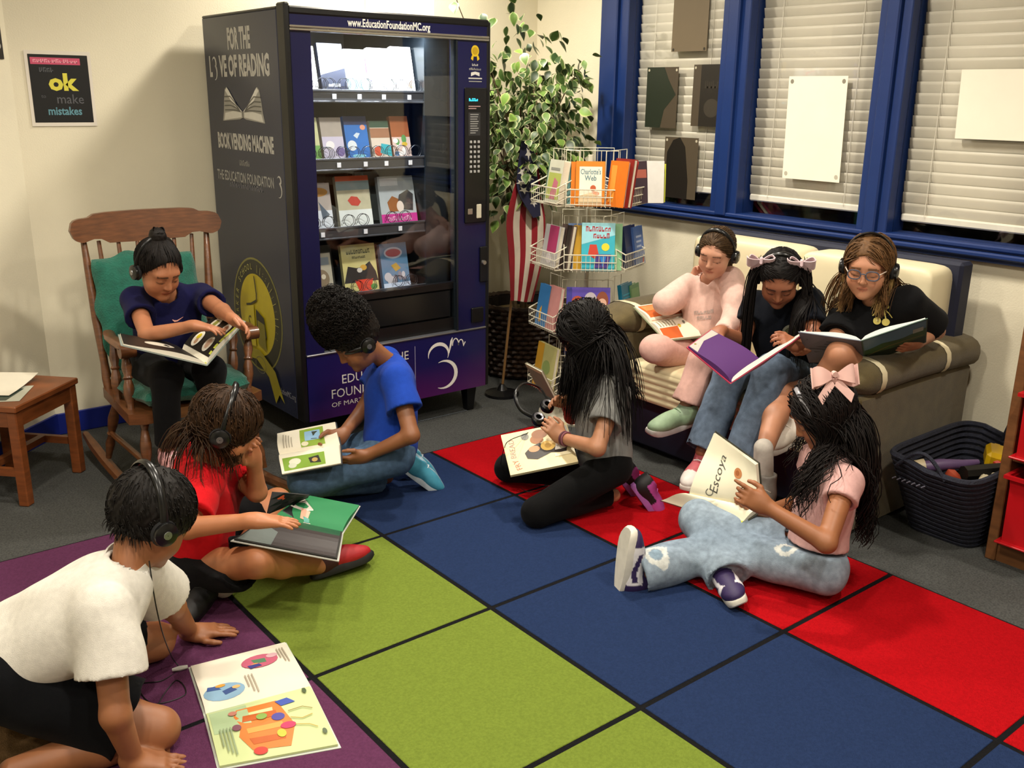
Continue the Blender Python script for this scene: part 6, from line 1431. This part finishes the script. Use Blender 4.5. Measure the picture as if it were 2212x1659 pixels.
shoe(k['root'], V(*J_['anL'])+V(.04, .0, -.085), (-.92, .10, -.16), (-.15, 0, 1), 1.0, '#ded4c6', '#d6d0c6', lace='#efe8dc', high=.015, label='white canvas high-top')
shoe(k['root'], V(*J_['anR'])+V(.03, -.01, -.085-.10), (-.80, -.45, -.02), (0, 0, 1), 1.04, '#8f8a84', '#b8b0a8', lace='#d8d0c4', high=.03)
S = Sdf(); a_ = V(*J_['anR']); S.rc(a_+V(.0, 0, .03), a_+V(.02, -.0, -.12), .034, .036, .01); vs, qs = mesh_sdf(S, .005); fast_mesh('sock', vs, qs, M_cloth, k['root'], np.tile(np.array(lin('#cfc8be')), (len(vs), 1)))

# ---- boy in the blue T-shirt
k = child('child in a bright blue T-shirt with tall curly hair kneeling by the machine', Jk('blue'), dict(f=(-.74, .16, -.62), s=.97, chest=V(-.92, .38, .05)), '#94603c',
    dict(col='#1c3f9e', sleeve=.56, inf=.016, hem=-.05, flare=1.12, wr=.005), dict(col='#3c4f6a', inf=.012, len=1.9, ank=.05, mat=M_denim, name='jeans', paint=blotch('#55708c', 10, .4)),
    dict(R=(V(-.75, .1, -.4), V(.3, -.7, .4), CURL_GRIP, .5), L=(V(-.80, .35, -.22), V(.35, .65, .5), (.7, .6, .6, .6), .5)), '#120d0a', bs=1.0)
h = Hair(k['C'], k['R'], k['s'], '#130e0b', 15)
def afro(S):
    S.el(h.w(V(0, -.010, .085)), V(.092, .100, .082), h.R, .03); S.el(h.w(V(0, .010, .160)), V(.074, .082, .055), h.R, .03)
h.cap(.012, (.050, .088, .66), extra=afro, amp=.004, freq=160.)
N = 2300; v = h.rng.normal(size=(N, 3)); v /= np.linalg.norm(v, axis=1)[:, None]; v = v[v[:, 2] > -.35]; N = len(v)
c1 = v*[.090, .098, .090]+[0, -.008, .092]; c1[:, 2] += .042*np.clip(v[:, 2], 0, 1); t = np.linspace(0, 1, 8); ph = h.rng.rand(N)*6.28
rr = .006+.004*h.rng.rand(N); ax1 = np.cross(v, V(.3, .5, .8)); ax1 /= np.linalg.norm(ax1, axis=1)[:, None]; ax2 = np.cross(v, ax1)
keep = c1[:, 2] > .062-(.09-c1[:, 1])*.66; P_ = np.stack([c1+v*(.004+.020*x)+ax1*(rr*np.cos(ph+9*x))[:, None]+ax2*(rr*np.sin(ph+9*x))[:, None] for x in t], 1)[keep]
h.tubes(h.w(P_), np.full(len(P_), .0017), .7, .5); h.build(k['root'])
headphones(k['C'], k['R'], k['s'], 'black headphones worn low over the forehead of the child in blue', tilt=-1.25, z=-.014, y=-.012, top=.078, rad=.086)
J_ = JN['blue']
for a_ in ('anL', 'anR'): shoe(k['root'], V(*J_[a_])+V(.04, -.05, .035), (.75, -.35, -.70), (.55, -.25, .75), .95, '#8fa6b4', '#b8c4cc', lambda q, c: c.__setitem__(q[:, 0] > .01, np.array(lin('#3f8fa8'))), '#c8d0d4')

# ---- girl in grey with long black hair
k = child('girl with long straight black hair and grey T-shirt kneeling on the red squares', Jk('grey'), dict(f=(-.62, .50, -.55), s=.97, chest=V(-.94, .33, .05), hs=.95), '#b5805c',
    dict(col='#6a6a68', sleeve=.58, inf=.015, hem=-.06, flare=1.1, wr=.004, paint=blotch('#8b8b88', 40, .5)), dict(col='#0a0a0b', inf=.006, len=1.95, ank=.034, name='leggings'),
    dict(R=(V(-.82, -.05, .25), V(.3, -.6, -.6), CURL_MID, .6), L=(V(-.55, .40, .70), V(.3, .8, -.1), (.9, .8, .8, .8), .7)), '#0b0807', bs=.97)
h = Hair(k['C'], k['R'], k['s'], '#0d0908', 16); h.cap(.010, (.040, .088, .62))
q0 = scalp_pts(h.rng, 1500, lambda q: q[:, 2] > .045-(.088-q[:, 1])*.72); sg = np.where(q0[:, 0] > .0, 1, -1)
d0 = np.stack([sg*.85, np.where(q0[:, 1] > .02, .25, -.5), .10+0*sg], 1)+h.rng.normal(0, .10, (1500, 3))
h.fall(q0, d0, .41+.09*h.rng.rand(1500), 12, k['body'], .014, .20, .0024, taper=.35, face=0)
h.build(k['root'])
J_ = JN['grey']; w_ = V(*J_['wrL']); e_ = V(*J_['elL']); ax = nrm(w_-e_); u_ = nrm(np.cross(ax, V(0, 0, 1))); v_ = np.cross(ax, u_)
for dd, cc in ((.018, '#5a2c3a'), (.030, '#7a4450')):
    c_ = w_-ax*dd; MB().tube([c_+(u_*math.cos(a)+v_*math.sin(a))*.0255 for a in np.linspace(0, 2*math.pi, 20)], .0035, 6, cap=False).build('bracelet', nmat('bracelet_'+cc.strip('#'), cc, .7), k['root'], smooth=True)
def pk_(q, c): c[(q[:, 2] > .05)*(q[:, 1] > .02)] = np.array(lin('#b04a9a')); c[(np.abs(q[:, 0]) > .028)*(q[:, 1] > .10)] = np.array(lin('#b04a9a'))
for a_ in ('anL', 'anR'): shoe(k['root'], V(*J_[a_])+V(.055, -.035, .030), (.50, -.25, -.78), (.80, -.38, .45), .97, '#121013', '#9a5aa0', pk_, '#c05aac', label='black trainer with magenta laces' if a_ == 'anL' else None)

# ---- girl with the bow
def jeanp(vs, c, J):
    blotch('#9aa8b4', 9, .4)(vs, c)
    for o_, r_ in ((V(*J['knL'])*.22+V(*J['anL'])*.78, .034), (V(*J['hipL'])*.62+V(*J['knL'])*.38, .022)):
        d = np.linalg.norm((vs-o_-V(-.02, -.02, .06))*[1, 1, .8], axis=1)+.010*wrinkle(vs, 60., 4.); m = np.abs(d-r_) < .009; c[m] = np.array(lin('#c9ccc8')); c[d < r_-.011] = np.array(lin('#7f94a4'))
k = child('girl with a pink hair bow and long wavy hair sitting on the red squares', Jk('bow'), dict(f=(-.55, .58, -.52), s=.98, chest=V(-.62, .74, .1)), '#a66c44',
    dict(col='#cba09c', sleeve=.34, inf=.010, hem=.055, wr=.0025, name='top'), dict(col='#6d7f92', inf=.013, len=1.97, ank=.060, wr=.007, wf=22, mat=M_denim, name='jeans', paint=jeanp, top=.045),
    dict(R=(V(-.6, .5, .1), V(.2, .2, 1), CURL_MID, .5), L=(V(-.60, .62, .40), V(.62, .70, -.2), (.12, .95, 1.0, 1.0), .6)), '#0f0a08', bs=.98)
h = Hair(k['C'], k['R'], k['s'], '#120b09', 17); h.cap(.010, (.052, .088, .70))
q0 = scalp_pts(h.rng, 1300); sg = np.where(q0[:, 0] > 0, 1, -1); d0 = np.stack([sg*.55, -.75+0*sg, .05+0*sg], 1)+h.rng.normal(0, .14, (1300, 3))
h.fall(q0, d0, .37+.10*h.rng.rand(1300), 18, k['body'], .016, .26, .0026, curl=.015, cfreq=48., clen=.68, taper=.5)
h.build(k['root'])
soft_bow(k['root'], h.w(V(-.062, -.088, .108)), np.stack([nrm(V(.55, -.50, .1)), nrm(V(.55, .6, -.55)), nrm(V(.2, .35, .9))]), 1.45, '#d8ada4')
hb = [h.w(V(.088*math.cos(a), .030, .022+.092*math.sin(a))) for a in np.linspace(.05, math.pi-.05, 20)]
MB().tube(hb, .0042, 7, flat=1.8).build('hair_band', nmat('pearl_band', '#8f8d92', .25), k['root'], smooth=True)
J_ = JN['bow']
def dunk(q, c):
    c[:] = np.array(lin('#d9d6da')); pu = np.array(lin('#2c1c4c')); c[(q[:, 1] < .035)] = pu; c[(q[:, 1] > .155)] = pu; c[(q[:, 2] > .062)] = pu; m = (np.abs(q[:, 0]) > .012)*(q[:, 1] > .045)*(q[:, 1] < .135)*(np.abs(q[:, 2]-(.030+.25*np.abs(q[:, 1]-.075))) < .0085); c[m] = pu
fa = nrm(V(*J_['anL'])-V(*J_['knL'])); 
shoe(k['root'], V(*J_['anL'])+fa*.065+V(0, 0, -.045), (.10, -.02, .98), -fa, 1.08, '#d9d6da', '#d8d4c8', dunk, '#2c1c4c', label='white trainer with purple panels')
shoe(k['root'], V(*J_['anR'])+V(.05, .06, -.045), (-.55, -.75, .10), (-.3, .25, .9), 1.04, '#d9d6da', '#d8d4c8', dunk, '#2c1c4c')

# ---- child in the red T-shirt
def redp(vs, c, hipC, shC, up, fw, Rt):
    d = np.linalg.norm((vs-(shC-up*.10+fw*.09))@Rt.T*[1, 1, .8], axis=1); m = (d < .062)*(((vs-shC)@fw) > .02); c[m] = c[m]*.35
k = child('child with shaggy brown hair and a red T-shirt sitting cross-legged', Jk('red'), dict(f=(.84, -.40, -.50), s=1.0, chest=V(.92, -.38, .05)), '#c07e52',
    dict(col='#c0141c', sleeve=.82, inf=.018, hem=-.045, flare=1.12, wr=.008, wf=22, paint=redp), dict(col='#0e0e10', inf=.016, len=.72, name='shorts', flare=1.15),
    dict(R=(V(.85, -.45, -.12), V(0, -.1, -1), CURL_FLAT, .15), L=(V(-.30, -.30, .85), V(.1, -.6, .3), CURL_GRIP, .4)), '#2c1c12', bs=1.0)
h = Hair(k['C'], k['R'], k['s'], '#33200f', 18); h.cap(.011, (.045, .088, .74))
q0 = scalp_pts(h.rng, 1500); az = np.arctan2(q0[:, 0], q0[:, 1]+.03); d0 = np.stack([np.sin(az), np.cos(az)*.9, .0*az], 1)+h.rng.normal(0, .17, (1500, 3))
front = (q0[:, 1] > .03)*(np.abs(q0[:, 0]) < .06); L0 = np.where(front, .085+.03*h.rng.rand(1500), .15+.05*h.rng.rand(1500))
h.fall(q0, d0, L0, 9, k['body'], .010, .20, .0019, curl=.0015, cfreq=50, taper=.35, tone=.4, face=.035)
h.build(k['root']); headphones(k['C'], k['R'], k['s'], 'black headphones on the child in red', tilt=.12, rad=.092, top=.128)
J_ = JN['red']
shoe(k['root'], V(*J_['anR'])+V(-.02, .0, -.045), (.82, -.05, .05), (-.1, .35, .9), 1.05, '#a8121c', '#141214', lambda q, c: c.__setitem__(q[:, 1] < .08, np.array(lin('#3a0a10'))), '#181214', label='red and black trainer')
shoe(k['root'], V(*J_['anL'])+V(-.03, .02, -.045), (-.70, -.60, -.02), (.1, -.1, .95), 1.0, '#0e0d0e', '#161414', None, '#181818')
S = Sdf(); S.rc(V(*J_['anL'])+V(.02, .02, .0), V(*J_['anL'])+V(-.0, -.01, -.0), .037, .038, .01); vs, qs = mesh_sdf(S, .005, lo=V(-9, -9, .004)); fast_mesh('sock', vs, qs, M_cloth, k['root'], np.tile(np.array(lin('#c8c4bc')), (len(vs), 1)))

# ---- boy in the white polo shirt
k = child('boy in a white polo shirt leaning over the book in the foreground', Jk('white'), dict(f=(.72, .10, -.55), s=1.03, chest=V(.62, -.05, -.75)), '#a56c44',
    dict(col='#d8d4ca', sleeve=.62, inf=.020, hem=-.09, flare=1.15, wr=.0065, wf=19, name='polo_shirt'), dict(col='#0c0d10', inf=.022, len=.80, name='shorts', flare=1.2, wr=.005, top=.20),
    dict(R=(V(.75, -.25, -.25), V(.1, 0, -1), CURL_FLAT, .2), L=(V(.72, -.25, -.05), V(0, 0, -1), CURL_FLAT, .2)), '#100c0a', bs=1.06)
h = Hair(k['C'], k['R'], k['s'], '#130f0c', 19); h.cap(.014, (.040, .088, .68), h=.004)
q0 = scalp_pts(h.rng, 2200, lambda q: q[:, 2] > .040-(.088-q[:, 1])*.70); az = np.arctan2(q0[:, 0], q0[:, 1]+.03); d0 = np.stack([np.sin(az), np.cos(az), .1+0*az], 1)+h.rng.normal(0, .2, (2200, 3))
h.fall(q0, d0, .022+.016*h.rng.rand(2200), 5, None, .009, .25, .0015, taper=.3, face=0)
h.build(k['root']); headphones(k['C'], k['R'], k['s'], 'black headphones on the boy in the white shirt', tilt=.55, rad=.090, top=.132)
C_, R_ = k['C'], k['R']; nb_ = k['shC']; n1 = C_+k['s']*(V(0, -.03, -.062)@R_)
ad = nrm(n1-nb_); u_ = k['side']; w2 = np.cross(ad, u_); mb = MB(); mb.slab(lambda a, b: nb_+ad*(.030+.046*b)+(u_*math.cos(a*2*math.pi)+w2*math.sin(a*2*math.pi))*(.070-.010*b), 28, 3, .004); mb.build('collar', nmat('white_pique', '#d8d4ca', .85), k['root'], smooth=True)
J_ = JN['white']
for a_ in ('anR', 'anL'): shoe(k['root'], V(*J_[a_])+V(-.02, .0, .055), (-.55, .02, -.75), (-.82, 0, .5), 1.08, '#55554f', '#77756e', None, '#a8a498')

# ================================================================== BOOKS BEING READ
B = BK
def ob(n, *a, **k): b = B[n]; return open_book('open_book', b['S0'], b['S1'], b['L0'], b['L1'], b['R0'], b['R1'], *a, **k)
ob('b1', 'open picture book with round photos on black, on the lap in the rocking chair', cover='#8f9a94', page='#ddd8c8',
   lsh=[('r', .02, .0, .9, 1, '#17130f'), ('r', .0, .93, 1, 1, '#b8be4a'), ('e', .3, .75, .16, .12, '#cfc6b6'), ('e', .32, .74, .10, .07, '#a8745a'), ('e', .7, .70, .16, .12, '#d8d2c4'), ('e', .7, .70, .1, .07, '#c8a48c'), ('e', .28, .3, .17, .13, '#d6d0bc'), ('e', .28, .3, .1, .06, '#8a8a3a'), ('e', .70, .28, .17, .13, '#dcd6c6'), ('e', .66, .27, .07, .06, '#c8b41c'), ('e', .76, .3, .06, .05, '#b08a6a')],
   rsh=[('r', .1, .0, 1, 1, '#1c1814'), ('e', .5, .5, .2, .16, '#d0c8b8')])
ob('b2', 'open book with orange house drawings on the lap of the girl in pink', cover='#7c8468', page='#e2dac4',
   rsh=[('r', .05, .05, .95, .95, '#c8642c'), ('r', .12, .12, .5, .5, '#b4501e'), ('r', .55, .55, .9, .9, '#d88a50'), ('r', .18, .2, .44, .3, '#e0b48c'), ('r', .18, .36, .44, .44, '#e0b48c'), ('r', .6, .2, .9, .42, '#8a8a80')],
   lsh=[('r', .02, .5, .5, .98, '#c05a28'), ('l', .55, .5, .95, .95, 6, '#9a927c'), ('e', .5, .45, .07, .04, '#c8a838'), ('e', .62, .3, .08, .03, '#6a6a60')])
ob('b3', 'open hardback with plain purple endpapers held by the girl with pigtails', cover='#a8324c', page='#4a1f60', pl='#d8d0c4',
   rsh=[('p', [(.86, .02), (.995, .02), (.995, .98), (.80, .98), (.92, .6)], '#b8b0a8'), ('e', .93, .8, .05, .04, '#8a7a3a')])
ob('b4', 'large open picture book with a green and blue landscape cover', cover='#6c7686', page='#cfd2cc', lcov='#3f5c50',
   lsh=[('l', .15, .2, .85, .8, 8, '#8a8a86')], rsh=[('l', .15, .2, .85, .8, 8, '#8a8a86')])
def outer(n, side, shapes, name='cover_print'):
    b = {q: V(*v) for q, v in B[n].items()}; S0, S1 = b['S0'], b['S1']; A0, A1 = b[side+'0'], b[side+'1']
    nn = nrm(np.cross(A0-S0, S1-S0))*(1 if side == 'R' else -1); root = [o for o in bpy.data.objects if o.type == 'EMPTY' and o.get('label', '').startswith('large open picture book')][0]
    print_on(name, shapes, lambda a, c, h: (S0*(1-c)+S1*c)*(1-a)+(A0*(1-c)+A1*c)*a-nn*(.0032+h), 1., root, sub=2)
outer('b4', 'L', [('r', .02, .55, .98, .98, '#5d86a0'), ('p', [(.02, .5), (.3, .62), (.6, .54), (.98, .68), (.98, .3), (.02, .25)], '#41603c'), ('p', [(.02, .02), (.98, .02), (.98, .34), (.5, .26), (.02, .36)], '#1f3328'), ('w', [(.05, .3), (.4, .42), (.95, .4)], .03, '#7a7448'), ('r', .78, .6, .94, .76, '#9fb0a8')])
outer('b4', 'R', [('l', .1, .15, .9, .85, 7, '#4d5666')])
ob('b5', 'open storybook with green picture panels held by the child in blue', cover='#2c3038', page='#e4ddc8',
   rsh=[('r', .08, .22, .92, .62, '#8aa83a'), ('r', .28, .28, .78, .54, '#8fb8d8'), ('p', [(.3, .34), (.7, .32), (.72, .42), (.5, .4), (.32, .44)], '#3c4438'), ('e', .18, .55, .08, .06, '#ddd8b8'), ('l', .15, .74, .85, .92, 4, '#b0a896')],
   lsh=[('r', .1, .25, .62, .95, '#7da03a'), ('e', .4, .75, .13, .10, '#d8d4c0'), ('e', .26, .80, .10, .07, '#c8ccb8'), ('p', [(.2, .32), (.5, .35), (.45, .52), (.25, .5)], '#2c2a26'), ('e', .34, .42, .08, .05, '#b89a5a')])
bb = {q: V(*v) for q, v in B['b6'].items()}; O = bb['BR']; u_ = bb['TR']-bb['BR']; v_ = bb['BL']-bb['BR']
BG = '#e6d6a8'
closed_book('picture_book', O, u_, v_-nrm(u_)*(v_@nrm(u_)), np.linalg.norm(u_), np.linalg.norm(v_), .012, BG,
   [('t', 'FRY', .20, .86, .085, '#b0604a', 1.0, .22), ('t', 'BREAD', .60, .88, .085, '#a8857a', 1.0, -.06), ('e', .84, .66, .085, .06, '#7d7c74'), ('e', .72, .50, .11, .10, '#9a6238'), ('e', .84, .44, .11, .12, '#8f5a34'),
    ('p', [(.30, .70), (.44, .72), (.56, .62), (.62, .48), (.50, .30), (.40, .10), (.28, .12), (.34, .34), (.24, .56)], '#2b2320'), ('e', .50, .57, .075, .085, '#c08a62'), ('e', .52, .36, .12, .11, '#c9a24a'), ('e', .52, .36, .06, .05, '#a8802c'), ('p', [(.38, .28), (.52, .24), (.5, .08), (.38, .12)], '#d8d2c8'), ('r', .22, .05, .30, .3, '#efe4c0'), ('e', .66, .2, .1, .08, '#b08058'), ('r', .70, .02, .92, .12, '#c8c4b8')],
   'cream picture book titled in curved letters on the kneeling girl\'s lap')
ob('b7', 'open picture book with a big word in black script on the standing page', cover='#3a3a30', page='#e9e3c9', bulge=.016, bent=(.0, .02),
   rsh=[('t', 'Escoya', .47, .66, .13, '#4a4a44', .78, 0, .25), ('e', .62, .34, .10, .07, '#b87a4c'), ('e', .62, .35, .05, .035, '#9a5a30'), ('w', arcpts(.13, .72, .06, .05, 30, 330, 14), .012, '#6a6a62')],
   lsh=[('p', [(.0, .0), (.2, 0), (.1, .3), (0, .35)], '#c8cc4a'), ('l', .3, .4, .8, .6, 2, '#d8d2ba')])
ob('b8', 'open board book with green pages on the lap of the child in red', cover='#b8b8b0', page='#1f7a48', pr_='#17140f',
   lsh=[('p', [(0.02, .02), (1-.02, .02), (.62, .40), (.02, .62)], '#141416') if False else ('p', [(.02, .02), (.60, .02), (.98, .28), (.98, .02)], '#16181a'), ('p', [(.20, .03), (.62, .03), (.98, .42), (.98, .52), (.60, .40)], '#d0c8bc'), ('p', [(.62, .22), (.92, .34), (.94, .46), (.70, .40)], '#d8a48c'), ('p', [(.86, .36), (.97, .42), (.97, .5), (.9, .47)], '#4a9a8c')],
   rsh=[('r', .02, .02, .35, .98, '#0d4a2c'), ('r', .35, .02, .98, .98, '#231512'), ('p', [(.4, .02), (.98, .02), (.98, .35), (.6, .3)], '#5a6460')])
pg = MB(); b = {q: V(*v) for q, v in B['b8'].items()}
pl_ = thing('picture_card', 'black page with orange planet standing up beside the green book', 'card', tuple((b['S0']+b['L0'])/2))
c0, c1, c2, c3 = V(*(1.150, 2.649, 0.235)), V(*(1.313, 2.690, 0.235)), V(*(1.281, 2.613, 0.280)), V(*(1.180, 2.668, 0.300))
MB().slab(lambda a, q: (c0*(1-a)+c1*a)*(1-q)+(c3*(1-a)+c2*a)*q, 3, 3, .003).build('card', nmat('black_card', '#121214', .5), pl_)
nn = nrm(np.cross(c1-c0, c3-c0)); print_on('card_print', [('e', .28, .72, .11, .16, '#c8522a'), ('e', .55, .78, .05, .08, '#9ab4b8'), ('e', .4, .4, .015, .03, '#c8c8c8')], lambda a, q, h: (c0*(1-a)+c1*a)*(1-q)+(c3*(1-a)+c2*a)*q+nn*h, 1., pl_)
ob('b9', 'large open picture book lying flat on the purple rug squares', cover='#c9cfc4', page='#ddd5c0', pl='#dcd4c2', pr_='#c3cf96', bulge=.006, th=.010,
   lsh=[('e', .75, .22, .16, .20, '#7fa3bd'), ('p', [(.70, .30), (.78, .34), (.82, .22), (.74, .20)], '#2f4a80'), ('p', [(.62, .16), (.70, .20), (.68, .06), (.60, .08)], '#33508a'), ('e', .72, .34, .03, .04, '#d8a86a'), ('e', .63, .20, .03, .05, '#c8923a'),
        ('e', .30, .66, .15, .19, '#b85a72'), ('p', [(.24, .58), (.34, .60), (.36, .72), (.26, .72)], '#4f7a5a'), ('e', .38, .60, .05, .05, '#d88a4a'), ('e', .24, .80, .05, .06, '#c8a0a8'), ('p', [(.36, .52), (.44, .54), (.42, .66), (.36, .64)], '#3a3a80'), ('l', .12, .86, .48, .95, 3, '#a59c8a'), ('l', .55, .44, .92, .54, 3, '#a59c8a')],
   rsh=[('r', .02, .02, .5, .36, '#a8bf94'), ('p', [(.16, .26), (.28, .22), (.45, .26), (.62, .22), (.86, .30), (.90, .62), (.60, .72), (.40, .68), (.16, .64)], '#d07834'), ('p', [(.3, .3), (.40, .28), (.42, .60), (.32, .60)], '#b85a22'), ('p', [(.52, .30), (.60, .30), (.60, .62), (.52, .62)], '#e09a4a'), ('p', [(.68, .30), (.78, .32), (.78, .60), (.70, .62)], '#b85a22'),
        ('p', [(.18, .62), (.28, .66), (.26, .80), (.16, .74)], '#3f55a8'), ('e', .44, .60, .06, .06, '#4a4494'), ('e', .60, .66, .05, .07, '#b82f5c'), ('e', .38, .46, .05, .05, '#7fa04a'), ('e', .70, .58, .06, .04, '#b8b83a'), ('e', .90, .36, .06, .06, '#c03a30'), ('e', .22, .22, .04, .04, '#b87a6a'), ('e', .48, .22, .05, .04, '#7a4a5a'),
        ('w', [(.5, .70), (.55, .80), (.52, .90)], .010, '#a8923c'), ('w', [(.62, .72), (.66, .84), (.72, .90)], .010, '#a8923c'), ('w', [(.40, .70), (.38, .84), (.44, .92)], .010, '#8a7a3c'), ('l', .45, .06, .9, .18, 4, '#8fa07c'), ('e', .12, .92, .05, .02, '#4a5a3a'), ('e', .80, .94, .04, .02, '#4a5a3a')])

# ================================================================== HEADPHONES IN HAND, CORDS
hr = thing('headphones', 'black headphones held up in both hands by the girl in grey', 'headphones', (2.309, 2.660, 0.337))
hc = V(*(2.315, 2.660, 0.354)); d_ = nrm(V(-.75, .55, .25)); uu = nrm(V(-.25, -.45, .85)); ww = np.cross(d_, uu)
for sgn, off in ((1, V(*(2.324, 2.660, 0.366))), (-1, V(*(2.264, 2.640, 0.330)))):
    M = frame(off, nrm(np.cross(uu, d_)), np.cross(d_*1., nrm(np.cross(uu, d_))), d_); M = frame(off, ww, d_, uu) if np.linalg.det(np.stack([ww, d_, uu], 1)) > 0 else frame(off, -ww, d_, uu)
    mb = MB(M); mb.lathe(0, 0, [(.012, .016), (.020, .018), (.027, .012), (.029, .0), (.026, -.012), (.016, -.018), (.001, -.018)], 18); cup = mb.build('ear_cup', M_hp, hr, smooth=True)
    mb = MB(M); mb.lathe(0, 0, [(.020, .0185), (.0185, .021), (.012, .0175)], 18); mb.build('ear_ring', nmat('silver_ring', '#9a9aa0', .3, metal=.7), cup, smooth=True)
A_ = V(*(2.286, 2.660, 0.322)); B_ = V(*(2.349, 2.680, 0.367)); top_ = V(*(2.224, 2.720, 0.455)); 
arc = [V(*(2.274, 2.660, 0.325)), V(*(2.225, 2.700, 0.361)), V(*(2.229, 2.740, 0.416)), V(*(2.306, 2.780, 0.433)), V(*(2.385, 2.780, 0.400)), V(*(2.381, 2.720, 0.364))]
MB().tube([spl(arc, t) for t in np.linspace(0, 1, 30)], .0045, 7, flat=1.6).build('headband', M_hp, hr, smooth=True)
M_cord = nmat('black_cord', '#0a0a0a', .5)
def cord(pts, label, r=.0016):
    pts = [V(*p) for p in pts]; n = max(24, len(pts)*10); MB().tube([spl(pts, t) for t in np.linspace(0, 1, n)], r, 6).build('headphone_cord', M_cord, None, smooth=True, label=label, cat='cord')
cord([(2.269, 2.640, 0.312), (2.195, 2.620, 0.296), (2.098, 2.601, 0.295), (2.093, 2.630, 0.260), (2.217, 2.809, 0.100), (2.299, 2.863, 0.012), (2.265, 2.696, 0.012), (2.391, 2.673, 0.012)], 'thin black cord trailing from the held headphones across the red square')
cord([(0.612, 2.090, 0.469), (0.619, 2.100, 0.356), (0.641, 2.140, 0.242), (0.716, 2.332, 0.050), (0.728, 2.327, 0.012), (0.674, 2.300, 0.012), (0.619, 2.316, 0.012), (0.620, 2.214, 0.012), (0.700, 2.202, 0.012), (0.703, 2.278, 0.012), (0.623, 2.187, 0.012), (0.639, 2.103, 0.012)], 'thin black cord hanging from the headphones of the boy in white')
MB().tube([(0.710, 2.323, 0.018), (0.729, 2.318, 0.018), (0.749, 2.313, 0.018)], [.004, .007, .005], 8).build('cord_plug', nmat('white_plug', '#c9c8c0', .4), None, smooth=True, label='white plug on the cord beside the open floor book', cat='plug')
